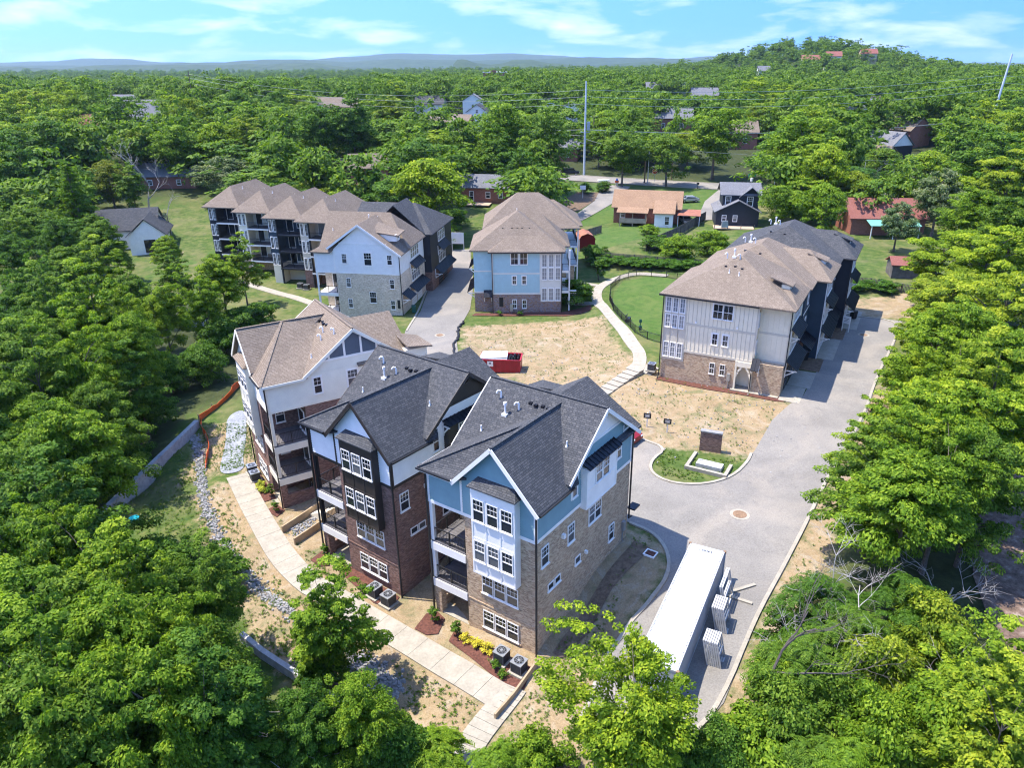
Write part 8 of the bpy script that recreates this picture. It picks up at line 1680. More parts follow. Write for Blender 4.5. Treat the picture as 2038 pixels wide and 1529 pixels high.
MIDWOOD = [(-179, 393, 11, 9), (-149, 377, 13, 10), (-62, 391, 16, 6), (-64, 367, 8, 12), (-153, 459, 10, 10), (-161, 445, 9, 9), (-85, 397, 12, 10), (202, 446, 9, 16), (-57, 428, 9, 13), (-187, 441, 13, 8), (-164, 344, 11, 8), (228, 364, 15, 7), (-267, 390, 11, 8), (-114, 351, 15, 7), (261, 402, 12, 10), (-76, 446, 16, 6), (43, 435, 16, 5), (177, 433, 15, 6), (-171, 390, 9, 10), (174, 330, 14, 6), (-138, 381, 12, 10), (-17, 344, 8, 10), (-100, 430, 14, 6), (-199, 340, 9, 12), (-254, 426, 9, 14), (-215, 330, 11, 10), (-267, 415, 15, 6), (133, 374, 14, 8), (-247, 407, 16, 8), (226, 426, 13, 7), (-152, 369, 11, 10), (114, 343, 16, 6), (-45, 398, 13, 10), (291, 448, 10, 7), (-210, 443, 12, 9), (-276, 383, 10, 8), (222, 346, 13, 6), (-160, 371, 9, 12), (247, 409, 10, 14), (148, 438, 14, 8), (-236, 384, 13, 7), (140, 400, 11, 8), (218, 415, 16, 6), (223, 454, 12, 12), (-274, 430, 15, 6), (223, 436, 12, 8), (153, 450, 10, 10), (-77, 368, 14, 10), (239, 397, 7, 14), (-142, 343, 11, 8), (-132, 338, 11, 11), (-156, 433, 15, 7), (-169, 447, 9, 10), (23, 417, 9, 10), (-166, 413, 12, 7), (-288, 450, 17, 7), (215, 386, 16, 8), (128, 406, 11, 12), (-46, 387, 10, 11), (12, 351, 11, 8), (138, 345, 12, 6), (-229, 431, 14, 10), (115, 424, 12, 7), (3, 351, 14, 10), (-64, 348, 10, 12), (148, 392, 14, 5), (19, 383, 12, 7), (-222, 396, 9, 8), (36, 330, 11, 10), (7, 452, 13, 6), (113, 383, 17, 7), (-208, 361, 8, 12), (248, 422, 9, 9), (-235, 350, 9, 9), (-123, 433, 10, 10), (184, 383, 9, 12), (133, 364, 10, 9), (113, 392, 8, 12), (-284, 410, 13, 6), (-298, 458, 10, 10), (-147, 392, 9, 9), (-156, 353, 12, 9), (-107, 335, 15, 9), (202, 345, 16, 7), (227, 391, 13, 9), (122, 337, 9, 10), (-139, 355, 10, 13), (-15, 334, 15, 4), (13, 395, 8, 15), (47, 451, 13, 8), (-164, 438, 11, 6), (-237, 452, 15, 6), (40, 349, 14, 8), (-114, 436, 11, 12), (221, 401, 13, 8), (-62, 426, 7, 19), (-153, 338, 13, 7), (135, 434, 16, 6), (23, 357, 10, 11), (246, 372, 14, 5), (138, 453, 12, 8), (253, 403, 15, 7), (-38, 401, 10, 10), (-191, 417, 14, 5), (214, 346, 11, 10), (-144, 371, 11, 6), (-40, 452, 13, 8), (-206, 352, 12, 11), (190, 387, 13, 8), (259, 459, 15, 4), (173, 408, 11, 9), (-178, 367, 12, 8), (182, 373, 16, 6), (24, 366, 15, 9), (-18, 381, 16, 4), (-171, 420, 10, 8), (167, 415, 11, 8), (-270, 449, 13, 8), (197, 457, 11, 11), (-123, 394, 12, 6), (42, 370, 12, 6), (-231, 391, 13, 5), (-121, 342, 12, 10), (-150, 444, 12, 12), (-246, 387, 12, 7), (263, 430, 14, 8), (38, 450, 10, 10), (16, 426, 12, 6), (-224, 363, 14, 5), (-221, 453, 10, 12), (-122, 358, 17, 5), (105, 359, 12, 10), (-222, 334, 14, 10), (-213, 434, 12, 11), (-128, 366, 16, 6), (27, 456, 14, 6), (-256, 415, 14, 6), (-164, 405, 12, 8), (-231, 357, 15, 8), (142, 361, 12, 8), (51, 442, 11, 11), (-240, 376, 10, 12), (254, 433, 12, 7), (-2, 430, 16, 5), (-221, 346, 17, 5), (201, 398, 10, 9), (278, 451, 13, 6), (-290, 459, 8, 17), (-148, 403, 10, 14), (-256, 394, 14, 8), (58, 459, 11, 11), (-31, 370, 10, 8), (120, 354, 10, 8), (98, 378, 12, 6), (-157, 361, 11, 11), (-46, 434, 13, 7), (129, 441, 14, 6), (15, 371, 11, 10), (245, 447, 14, 9), (104, 458, 11, 9), (164, 451, 13, 6), (130, 421, 14, 8), (-7, 415, 10, 7), (131, 414, 9, 10), (-4, 372, 14, 7), (209, 425, 10, 12), (-238, 435, 9, 11), (30, 342, 12, 11), (-73, 402, 12, 12), (192, 429, 15, 7), (-147, 355, 13, 10), (-69, 351, 11, 10), (101, 369, 17, 5), (-76, 341, 13, 10), (198, 375, 15, 6), (-222, 441, 15, 6), (-82, 432, 12, 7), (196, 436, 12, 9), (233, 413, 9, 9), (-51, 416, 10, 13), (-265, 363, 11, 14), (104, 399, 14, 6), (-276, 406, 10, 8), (-74, 415, 16, 8), (170, 432, 9, 13), (158, 324, 10, 9), (-192, 272, 17, 5), (26, 262, 10, 6), (187, 324, 12, 9), (104, 290, 13, 7), (-98, 154, 12, 10), (-10, 246, 15, 5), (157, 295, 11, 8), (-71, 428, 15, 7), (58, 260, 11, 8), (187, 346, 14, 6), (42, 396, 11, 6), (-300, 439, 14, 9), (-6, 280, 8, 12), (95, 229, 11, 7), (68, 198, 10, 13), (-147, 423, 10, 13), (-5, 393, 11, 8), (-117, 164, 12, 8), (54, 150, 15, 7), (-299, 424, 11, 12), (-131, 197, 10, 9), (-145, 227, 11, 12), (32, 415, 11, 10), (-250, 446, 10, 8), (232, 353, 14, 6), (113, 196, 9, 10), (-64, 455, 15, 8), (210, 407, 14, 9), (-60, 326, 9, 14), (210, 416, 11, 8), (-135, 291, 15, 4), (80, 222, 11, 10), (176, 312, 14, 6), (-95, 219, 12, 6), (-97, 291, 11, 8), (-44, 223, 13, 6), (-148, 329, 18, 6), (72, 305, 14, 4), (-10, 403, 10, 12), (-283, 392, 10, 11), (-8, 387, 10, 12), (-178, 401, 9, 16), (224, 378, 7, 15), (-243, 398, 10, 11), (-226, 383, 12, 12), (-122, 425, 13, 9), (-94, 408, 18, 4), (38, 315, 9, 10), (152, 375, 11, 8), (-52, 244, 13, 7), (-267, 406, 10, 14), (77, 296, 12, 10), (-63, 434, 10, 13), (-228, 456, 14, 6), (148, 287, 15, 6), (-45, 232, 12, 10), (96, 442, 15, 8), (-107, 287, 14, 5), (278, 422, 16, 6), (114, 431, 8, 10), (-57, 439, 7, 18), (96, 352, 13, 9), (67, 183, 8, 17), (86, 264, 15, 5), (-231, 373, 13, 10), (146, 232, 15, 7), (-113, 264, 11, 7), (-62, 417, 13, 10), (-126, 317, 14, 6), (233, 371, 9, 10), (255, 389, 11, 11), (-1, 383, 10, 9), (208, 433, 12, 9), (-113, 368, 12, 6), (65, 312, 17, 4), (184, 309, 12, 8), (-237, 331, 8, 18), (-122, 382, 13, 9), (-43, 203, 14, 7), (-67, 249, 18, 4), (196, 354, 16, 8), (-131, 391, 14, 6), (-193, 307, 14, 5), (-136, 455, 12, 6), (-242, 422, 14, 6), (-321, 460, 12, 8), (-300, 418, 10, 12), (283, 457, 14, 8), (-13, 221, 13, 7), (-121, 265, 12, 9), (149, 457, 12, 12), (91, 449, 13, 10), (-61, 445, 12, 7), (-232, 441, 10, 13), (-139, 325, 11, 12), (151, 266, 14, 10), (-118, 277, 8, 18), (-220, 357, 8, 17), (-168, 295, 10, 8), (194, 365, 15, 5), (-191, 264, 14, 7), (203, 419, 12, 6), (6, 389, 12, 8), (-130, 380, 9, 13), (99, 342, 10, 8), (182, 418, 10, 10), (285, 431, 9, 11), (193, 341, 8, 14), (29, 449, 9, 10), (160, 288, 16, 7), (107, 248, 11, 6), (-117, 312, 13, 8), (-153, 217, 10, 14), (76, 259, 14, 5), (-36, 428, 10, 9), (-268, 441, 9, 11), (-179, 383, 13, 8), (118, 252, 8, 9), (-202, 294, 10, 6), (-163, 334, 15, 7), (196, 420, 11, 12), (108, 350, 16, 4), (-10, 451, 11, 10), (34, 359, 15, 6), (167, 459, 13, 8), (-255, 403, 11, 12), (-84, 423, 10, 11), (-164, 453, 10, 13), (-181, 305, 16, 6), (106, 422, 14, 9), (-246, 364, 7, 14), (-67, 197, 14, 10), (-125, 163, 9, 12), (-10, 267, 15, 6), (-82, 384, 11, 11), (155, 407, 12, 7), (-83, 234, 9, 14), (128, 187, 20, 5), (-61, 310, 16, 7), (-126, 276, 9, 14), (-64, 174, 15, 7), (-142, 431, 12, 8), (-188, 389, 15, 7), (-123, 306, 15, 5), (7, 266, 13, 6), (194, 399, 10, 11), (-161, 394, 14, 5), (174, 440, 9, 13), (242, 439, 10, 14), (159, 267, 9, 14), (125, 231, 8, 17), (-248, 337, 9, 9), (130, 335, 7, 11), (-88, 275, 14, 8), (-19, 187, 13, 9), (-183, 452, 9, 14), (-208, 423, 10, 13), (79, 166, 15, 4), (31, 264, 11, 5), (-121, 158, 12, 10), (68, 208, 13, 9), (129, 258, 11, 9), (242, 388, 10, 12), (37, 376, 13, 10), (96, 322, 12, 10), (6, 442, 11, 9), (-180, 413, 10, 7), (-87, 216, 12, 6), (-1, 179, 11, 6), (-113, 242, 12, 5), (-134, 348, 8, 18), (-230, 409, 12, 8), (214, 451, 17, 5), (-183, 268, 21, 4), (-6, 444, 11, 7), (-121, 459, 12, 9), (113, 365, 10, 11), (74, 205, 9, 7), (-170, 252, 10, 10), (0, 409, 12, 6), (31, 280, 10, 6), (-263, 455, 17, 7), (35, 293, 11, 7), (171, 350, 12, 6), (220, 425, 10, 13), (78, 280, 17, 7), (24, 437, 14, 10), (-100, 327, 17, 4), (148, 420, 10, 8), (-30, 181, 12, 6), (140, 256, 13, 9), (42, 425, 17, 6), (-220, 318, 16, 4), (98, 385, 12, 12), (-37, 408, 12, 10), (-124, 406, 11, 14), (81, 208, 10, 6), (8, 359, 14, 8), (75, 195, 18, 5), (89, 210, 12, 7), (-186, 402, 16, 7), (-179, 441, 12, 7), (110, 447, 8, 15), (167, 423, 16, 7), (79, 242, 14, 5), (276, 435, 17, 7), (24, 318, 11, 10), (-114, 175, 11, 7), (0, 398, 11, 9), (-244, 355, 15, 5), (147, 301, 8, 13), (113, 180, 10, 10), (-211, 315, 9, 10), (-214, 324, 8, 16), (-110, 188, 16, 5), (22, 219, 10, 14), (-254, 458, 10, 8), (22, 407, 8, 17), (142, 284, 12, 7), (176, 272, 12, 9), (102, 332, 12, 8), (-242, 344, 15, 7), (189, 411, 11, 8), (-101, 198, 12, 7), (-133, 374, 12, 10), (132, 265, 9, 13), (-61, 220, 15, 4), (-278, 399, 9, 17), (164, 298, 12, 6), (255, 445, 13, 7), (39, 300, 8, 12), (116, 328, 16, 5), (-239, 364, 12, 9), (-34, 381, 14, 8), (-92, 256, 8, 11), (-229, 330, 10, 11), (45, 334, 14, 5), (126, 432, 13, 7), (221, 332, 12, 8), (-287, 426, 11, 9), (5, 415, 9, 11), (-24, 361, 10, 8), (85, 340, 12, 10), (-106, 441, 9, 15), (121, 404, 10, 8), (-197, 450, 10, 10), (-251, 377, 15, 5), (123, 330, 8, 15), (83, 214, 11, 8), (131, 211, 15, 6), (90, 326, 14, 9), (237, 429, 13, 8), (-116, 288, 13, 6), (-109, 313, 16, 7), (-60, 295, 10, 8), (-204, 323, 12, 6), (-144, 384, 7, 18), (205, 456, 13, 6), (-253, 350, 11, 7), (-19, 353, 12, 7), (-308, 442, 15, 9), (33, 428, 10, 11), (-189, 322, 12, 9), (-73, 459, 15, 5), (140, 369, 11, 13), (130, 250, 20, 6), (0, 361, 16, 4), (-127, 191, 8, 13), (-93, 232, 13, 7), (68, 151, 11, 5), (142, 384, 14, 10), (-52, 292, 14, 6), (-284, 441, 13, 6), (-83, 266, 8, 15), (31, 392, 13, 8), (133, 397, 12, 8), (122, 177, 12, 6), (-179, 254, 8, 14), (-25, 402, 13, 6), (40, 412, 13, 5), (226, 409, 12, 8), (300, 455, 10, 9), (54, 448, 8, 14), (164, 405, 10, 12), (-155, 421, 10, 10), (-320, 446, 12, 11), (-33, 202, 10, 7), (204, 330, 16, 6), (189, 445, 14, 5), (116, 313, 9, 11), (-19, 235, 18, 3), (180, 335, 11, 11), (-103, 216, 10, 8), (158, 396, 13, 11), (107, 302, 9, 9), (-119, 193, 12, 6), (138, 354, 11, 7), (-178, 286, 14, 6), (140, 228, 12, 10), (284, 450, 9, 17), (-124, 333, 10, 10), (185, 301, 9, 9), (-213, 376, 11, 7), (-171, 356, 12, 7), (-147, 236, 8, 11), (-25, 384, 10, 7), (-152, 257, 9, 14), (-168, 232, 10, 9), (84, 255, 11, 12), (-207, 331, 16, 4), (-126, 346, 10, 16), (120, 414, 17, 7), (19, 259, 14, 5), (-102, 447, 11, 8), (-6, 457, 9, 10), (-175, 313, 10, 14), (59, 325, 11, 6), (68, 298, 15, 5), (-191, 299, 9, 12), (-59, 401, 12, 10), (230, 442, 12, 12), (208, 380, 18, 5), (-249, 432, 12, 8), (-193, 425, 7, 16), (-178, 246, 14, 7), (-196, 431, 10, 13), (109, 296, 15, 4), (-16, 196, 16, 5), (63, 286, 13, 7), (-10, 430, 10, 10), (-176, 375, 11, 10), (10, 460, 10, 14), (-19, 391, 15, 5), (62, 196, 12, 10), (-49, 170, 10, 7), (123, 395, 13, 8), (-119, 446, 15, 9), (-57, 270, 8, 12), (-198, 459, 11, 12), (-57, 302, 13, 7), (-126, 417, 12, 6), (-128, 298, 15, 4), (-175, 432, 11, 11), (-84, 413, 13, 12), (-147, 209, 13, 8), (111, 416, 8, 16), (30, 377, 8, 12), (60, 359, 10, 7), (-1, 270, 14, 5), (-256, 357, 9, 12), (-90, 449, 17, 6), (-102, 232, 15, 7), (97, 253, 15, 4), (16, 362, 14, 5), (140, 268, 13, 8), (15, 454, 9, 7), (-139, 405, 12, 6), (9, 434, 9, 18), (-21, 203, 9, 10), (128, 350, 12, 5), (-137, 416, 10, 12), (32, 223, 10, 8), (178, 456, 8, 13), (1, 248, 10, 8), (-67, 333, 14, 6), (-107, 433, 10, 9), (10, 251, 14, 5), (0, 255, 15, 5), (196, 328, 13, 9), (-156, 454, 9, 16), (-96, 206, 10, 7), (-278, 447, 10, 11), (264, 442, 13, 10), (183, 405, 16, 4), (7, 369, 15, 8), (-266, 375, 9, 12), (167, 262, 9, 9), (-260, 385, 17, 7), (167, 273, 13, 10), (175, 261, 16, 4), (-97, 251, 11, 10), (53, 321, 11, 6), (116, 174, 10, 10), (136, 410, 11, 9), (-81, 195, 11, 7), (102, 182, 19, 3), (234, 388, 10, 8), (200, 306, 9, 11), (200, 324, 13, 6), (-139, 392, 10, 9), (-52, 176, 12, 6), (-164, 288, 13, 6), (171, 339, 12, 9), (116, 204, 17, 4), (218, 367, 9, 9), (87, 279, 11, 11), (118, 193, 9, 12), (45, 375, 9, 12), (-108, 453, 17, 4), (-122, 373, 9, 10), (-97, 317, 12, 8), (104, 414, 14, 8), (-73, 384, 9, 14), (-56, 236, 12, 5), (-69, 359, 10, 13), (286, 442, 8, 13), (28, 425, 10, 7), (223, 356, 14, 8), (-159, 219, 14, 6), (-72, 218, 12, 10), (-146, 318, 12, 8), (32, 302, 12, 7), (118, 376, 8, 15), (43, 325, 15, 5), (-44, 416, 13, 8), (-187, 458, 11, 11), (22, 395, 10, 10), (53, 314, 14, 5), (205, 371, 10, 10), (-136, 427, 12, 8), (-102, 273, 10, 9), (127, 223, 16, 5), (206, 360, 10, 14), (-6, 260, 13, 9), (-237, 323, 12, 6), (47, 308, 15, 6), (71, 290, 11, 7), (-178, 296, 9, 11), (89, 362, 14, 6), (-215, 338, 11, 7), (97, 240, 18, 4), (-167, 377, 13, 10), (-197, 437, 9, 8), (-81, 260, 10, 14), (213, 323, 9, 13), (-91, 420, 12, 10), (-50, 278, 16, 7), (145, 445, 10, 11), (153, 237, 14, 8), (191, 315, 12, 11), (28, 240, 9, 14), (160, 411, 9, 16), (-81, 456, 11, 6), (-208, 458, 10, 7), (-34, 420, 8, 12), (-179, 458, 13, 7), (235, 448, 8, 11), (23, 277, 9, 12), (-276, 457, 11, 7), (-49, 452, 12, 7), (52, 351, 15, 5), (158, 456, 9, 10), (-237, 398, 10, 7), (98, 312, 12, 9), (-68, 444, 11, 7), (155, 433, 11, 9), (142, 248, 12, 9), (-154, 401, 9, 13), (-159, 379, 13, 6), (-320, 440, 8, 9), (-111, 214, 15, 5), (-184, 375, 12, 10), (-26, 376, 9, 7), (-115, 209, 10, 6), (-196, 319, 11, 7), (216, 374, 12, 8), (-8, 326, 13, 7), (104, 435, 10, 12), (-113, 342, 12, 9), (-138, 363, 10, 9), (53, 163, 9, 11), (151, 281, 10, 8), (211, 337, 10, 10), (-35, 234, 14, 4), (-79, 252, 10, 8), (-106, 152, 11, 7), (-98, 419, 12, 10), (-300, 447, 9, 8), (112, 373, 13, 7), (269, 422, 13, 6), (182, 355, 17, 7), (44, 406, 12, 9), (-30, 188, 14, 6), (10, 240, 12, 8), (191, 380, 9, 15), (119, 450, 11, 6), (240, 455, 11, 10), (-10, 315, 9, 12), (39, 386, 17, 6), (-130, 444, 10, 14), (238, 364, 12, 10), (86, 333, 12, 8), (-132, 190, 12, 6), (271, 444, 10, 11), (137, 423, 10, 12), (-150, 201, 18, 5), (-277, 439, 11, 12), (86, 348, 8, 16), (89, 237, 12, 6), (-51, 409, 14, 9), (44, 418, 10, 10), (0, 152, 9, 12), (-38, 160, 14, 5), (95, 335, 9, 17), (127, 359, 12, 9), (-246, 454, 8, 9), (155, 386, 11, 7), (-79, 245, 11, 10), (16, 402, 13, 8), (-81, 377, 13, 9), (28, 327, 12, 8), (115, 457, 17, 4), (264, 409, 9, 13), (-92, 428, 8, 13), (-15, 436, 10, 7), (-80, 360, 10, 10), (24, 345, 10, 11), (201, 411, 8, 17), (-210, 342, 10, 7), (109, 201, 12, 5), (178, 345, 15, 8), (76, 187, 11, 9), (-277, 416, 11, 6), (129, 456, 13, 9), (-163, 425, 16, 5), (-236, 411, 10, 10), (111, 161, 14, 6), (-332, 458, 12, 12), (223, 371, 8, 10), (232, 459, 16, 5), (25, 336, 9, 9), (-185, 292, 12, 10), (0, 168, 11, 6), (129, 382, 12, 7), (204, 391, 16, 7), (-164, 352, 13, 9), (146, 225, 12, 8), (-69, 393, 8, 12), (-168, 398, 8, 9), (148, 402, 15, 6), (-85, 363, 12, 6), (26, 288, 12, 12), (-206, 449, 10, 8), (-142, 448, 9, 9), (-274, 421, 8, 16), (272, 410, 10, 10), (30, 351, 11, 6), (-294, 402, 13, 11), (-192, 330, 7, 13), (-198, 346, 8, 17), (-114, 379, 11, 7), (-54, 393, 10, 9), (-116, 390, 12, 8), (-65, 321, 12, 8), (-216, 457, 12, 7), (75, 343, 9, 8), (91, 306, 11, 7), (-68, 188, 13, 6), (39, 342, 12, 11), (-114, 428, 12, 7), (166, 332, 11, 8), (-132, 357, 11, 11), (152, 312, 9, 11), (-261, 433, 10, 8), (-219, 429, 9, 14), (-328, 448, 11, 9), (229, 383, 7, 13), (-188, 381, 10, 10), (-213, 291, 9, 9), (4, 424, 14, 9), (-104, 347, 10, 8), (25, 308, 11, 6), (41, 230, 18, 4), (188, 458, 12, 6), (-98, 237, 14, 4), (-60, 341, 11, 11), (155, 229, 11, 10), (-249, 393, 8, 12), (27, 400, 11, 6), (100, 298, 17, 6), (-33, 363, 9, 10), (76, 156, 11, 7), (18, 353, 9, 12), (294, 458, 10, 11), (-152, 411, 13, 9), (-213, 370, 8, 17), (-118, 330, 11, 11), (173, 451, 9, 12), (123, 374, 10, 13), (-119, 227, 17, 4), (75, 458, 14, 8), (151, 255, 11, 7), (-30, 390, 15, 5), (-57, 451, 11, 8), (69, 216, 18, 6), (70, 274, 9, 12), (-194, 292, 14, 5), (246, 381, 12, 7), (-82, 224, 12, 12), (235, 401, 12, 10), (102, 235, 14, 6), (143, 261, 12, 6), (-70, 375, 10, 11), (-43, 243, 10, 12), (174, 425, 10, 7), (118, 438, 10, 12), (-6, 355, 13, 9), (8, 381, 10, 14), (184, 440, 9, 10), (35, 237, 10, 6), (-142, 191, 15, 6), (110, 336, 13, 11), (88, 440, 10, 14), (-173, 291, 12, 7), (-69, 437, 9, 16), (-172, 363, 10, 13), (201, 431, 13, 8), (-147, 261, 10, 9), (68, 190, 10, 9), (186, 335, 11, 7), (-311, 433, 14, 7), (136, 241, 9, 13), (214, 397, 10, 14), (44, 359, 9, 8), (103, 192, 15, 4), (-222, 327, 10, 9), (-183, 429, 8, 11), (-28, 226, 15, 5), (113, 403, 15, 10), (-57, 171, 14, 5), (59, 267, 11, 6), (83, 459, 15, 8), (-38, 439, 8, 17), (-305, 455, 12, 6), (208, 440, 11, 7), (39, 444, 9, 15), (15, 419, 7, 20), (243, 418, 8, 12), (11, 407, 12, 10), (3, 377, 9, 13), (-203, 429, 13, 12), (247, 431, 10, 11), (185, 431, 11, 7), (-157, 386, 9, 11)]
TL = {'wl': ('tree', 'broadleaf tree in the dense wood along the left edge', 'trees of the left wood'),
 'wl2': ('tree', 'lighter green tree at the edge of the left wood beside the balconied houses', 'trees beside the balconied houses'),
 'front1': ('tree', 'lone leafy tree growing over the rubble in front of the walkway'), 'front2': ('tree', 'leafy tree at the bottom edge below the rubble strip'), 'front3': ('tree', 'dark leafy tree at the bottom edge left of the rubble strip'),
 'lime': ('tree', 'bright lime-green tree at the bottom beside the white container'),
 'wr': ('tree', 'broadleaf tree in the dense wood along the lane on the right', 'trees of the right wood'),
 'tulip': ('tree', 'tall tree with pale blossom beside the red roof'), 'tulip2': ('tree', 'small tree with pale blossom in front of the green porch roof'),
 'under': ('shrub', 'wild shrub in the undergrowth along the bottom right', 'undergrowth shrubs'), 'edge': ('shrub', 'dark shrub under the trees at the edge of the left wood', 'shrubs along the left wood'),
 'bigLime': ('tree', 'large lime-green tree behind the gabled house, left of centre'), 'pecan': ('tree', 'tallest pale green tree behind the brick house near the middle'), 'darkmaple': ('tree', 'dark green round tree in front of the tallest pale green one'), 'tallmid': ('tree', 'tall green tree just left of the pale steel power pole'),
 'oakA': ('tree', 'broad oak beyond the street above the orange-roofed house'), 'oakB': ('tree', 'big dark oak right of the street, above the navy cottage'), 'cream': ('tree', 'wide dome-shaped tree with pale cream blossom behind the balconied houses'), 'pine': ('tree', 'tall pine with layered boughs on the left lawn'), 'magnolia': ('tree', 'bronze-leaved tree beside the pine on the left'),
 'midC': ('tree', 'green tree behind the stop sign'), 'midD': ('tree', 'green tree right of the pale steel power pole')}
def hue_word(c): q = TCOL[c]; return 'yellow-green' if q[0] > 1.45 else ('fresh green' if q[0] > 1.1 else ('dark green' if q[0] < .9 else 'mid-green'))
def wood_label(k, v, x, y, c):
    if k == 'wl':
        w = 'in the bottom left corner of the picture' if y < 40 else ('beside the long retaining wall' if y < 62 else ('left of the gravel and orange fence' if y < 88 else 'in front of the white farmhouse'))
        return ('tree', hue_word(c) + ' broadleaf tree of the left wood ' + w, 'trees of the left wood')
    if k == 'wr':
        w = 'above the container' if y < 52 else ('beside the middle of the lane' if y < 72 else ('beside the far end of the lane' if y < 92 else 'behind the end of the lane'))
        return ('tree', ('layered ' if v == 'layer0' else '') + hue_word(c) + ' broadleaf tree of the right wood ' + w, 'trees of the right wood')
    w = 'left of the bright lime-green tree' if x < 4 else 'in the bottom right undergrowth'
    if v.startswith('sumac'): return ('sumac', 'sumac with long fern-like fronds ' + w, 'sumacs')
    return ('shrub', hue_word(c) + ' dense leafy shrub ' + w, 'undergrowth shrubs')
for v, x, y, s, st, c, k in NAMED:
    t = wood_label(k, v, x, y, c) if k in ('wl', 'wr', 'under') else TL.get(k)
    if t is None:
        sh = v.startswith('bush')
        t = ('shrub', 'garden shrub among the houses beyond the lot', 'garden shrubs') if sh else ('tree', hue_word(c) + ' garden tree ' + ('left of the balconied houses' if x < -60 else ('behind the rows of townhouses' if x < 20 else 'right of the street and cottages')), 'garden trees')
    plant(v, x, y, s, st, TCOL[c], t[0], t[1], t[2] if len(t) > 2 else None, t[0])
for v, x, y, s, st, c in BACK:
    hue = TCOL[c]; look = 'yellow-green' if hue[0] > 1.3 else ('dark green' if hue[0] < .9 else 'mid-green')
    u = x / y; w = 'far left' if u < -.45 else ('left of centre' if u < -.16 else ('in the middle' if u < .12 else ('right of centre' if u < .38 else 'far right')))
    plant(VKEYS[v], x, y, s, st, hue, 'tree', look + ' suburb tree beyond the houses, ' + w + (', in the nearer rows' if y < 220 else ', in the farther rows'), 'suburb trees')
# ---- the far wood: one mass of trees that nobody could count
def far_wood():
    r = np.random.default_rng(77); pts = []; n = 9000 + len(MIDWOOD)
    pts = [(q[0], q[1]) for q in MIDWOOD]
    while len(pts) < n:
        Y = math.exp(r.uniform(math.log(440), math.log(2600))); X = r.uniform(-.85, .78) * Y
        pts.append((X, Y))
    P = np.array(pts); Z = terr_np(P[:, 0], P[:, 1])
    me = bpy.data.meshes.new('far_wood'); me.vertices.add(n); me.vertices.foreach_set('co', np.stack([P[:, 0], P[:, 1], Z - .5], -1).astype(np.float32).ravel())
    me.update()
    o = link('far_wood', me); tag(o, kind='stuff')
    o['label'] = 'far woodland canopy reaching to the horizon'; o['category'] = 'woodland'
    lib = bpy.data.collections.new('far_tree_library')
    for k in ('far0', 'far1', 'far2'):
        for j, c in enumerate(((.5, .68, .78), (.95, 1.0, .95), (1.6, 1.35, .8))):
            q = bpy.data.objects.new('far_tree_' + k + str(j), TREES[k][0]); q.color = (*c, 1); lib.objects.link(q)
    ng = bpy.data.node_groups.new('scatter_far_wood', 'GeometryNodeTree')
    ng.interface.new_socket('Geometry', in_out='INPUT', socket_type='NodeSocketGeometry'); ng.interface.new_socket('Geometry', in_out='OUTPUT', socket_type='NodeSocketGeometry')
    gi = ng.nodes.new('NodeGroupInput'); go = ng.nodes.new('NodeGroupOutput')
    ci = ng.nodes.new('GeometryNodeCollectionInfo'); ci.inputs['Collection'].default_value = lib; ci.inputs['Separate Children'].default_value = True; ci.inputs['Reset Children'].default_value = True
    ip = ng.nodes.new('GeometryNodeInstanceOnPoints'); ip.inputs['Pick Instance'].default_value = True
    rv = ng.nodes.new('FunctionNodeRandomValue'); rv.data_type = 'FLOAT_VECTOR'
    rv.inputs[0].default_value = (.65, .65, .6); rv.inputs[1].default_value = (1.55, 1.55, 1.5)
    rr = ng.nodes.new('FunctionNodeRandomValue'); rr.data_type = 'FLOAT_VECTOR'; rr.inputs[0].default_value = (0, 0, 0); rr.inputs[1].default_value = (0, 0, 6.28); rr.inputs['Seed'].default_value = 4
    L = ng.links.new
    L(gi.outputs[0], ip.inputs['Points']); L(ci.outputs[0], ip.inputs['Instance']); L(rv.outputs[0], ip.inputs['Scale']); L(rr.outputs[0], ip.inputs['Rotation']); L(ip.outputs[0], go.inputs[0])
    md = o.modifiers.new('scatter', 'NODES'); md.node_group = ng
far_wood()
# ---------------------------------------------------------------- bare and dead trees
def bare_tree(name, lab, x, y, h, r0, seed, spread=.5, depth=4, mat=None, lean=(0, 0), nb=3, group=None):
    rr = random.Random(seed); m = MB(); M = mat or DEADW
    e = empty(name, (x, y, terr(x, y) - .1), rr.uniform(0, 6), lab, 'tree', group)
    def grow(p, d, L, r, k):
        n = 4; pts = [p]; q = p
        for i in range(n):
            d = (d + Vector((rr.gauss(0, .13), rr.gauss(0, .13), rr.gauss(0, .08)))).normalized(); q = q + d * L / n; pts.append(q)
        m.tube(pts, [r * (1 - .55 * i / n) for i in range(n + 1)], 5 if r > .03 else 4, False)
        if k == 0: return
        for j in range(nb if k > 1 else nb + 1):
            t = rr.uniform(.35, 1.0); s = pts[min(n, int(t * n) + 1)]
            a_ = Vector((rr.gauss(0, 1), rr.gauss(0, 1), rr.gauss(.25, .5))).normalized()
            grow(s, (d * (1 - spread) + a_ * spread).normalized(), L * rr.uniform(.5, .78), max(.008, r * .48), k - 1)
    grow(Vector((0, 0, 0)), Vector((lean[0], lean[1], 1)).normalized(), h * .45, r0, depth)
    m.build('branches', M, e); return e
DARKB = rough_mat('dark_dead_bark', [(.3, (.06, .05, .045)), (.7, (.13, .11, .10))], 4, .95, .4, 5, None)
bare_tree('bare_tree', 'dark leafless tree standing before the container', 12.4, 30.5, 11.5, .14, 3, .45, 4, DARKB, (.05, .0))
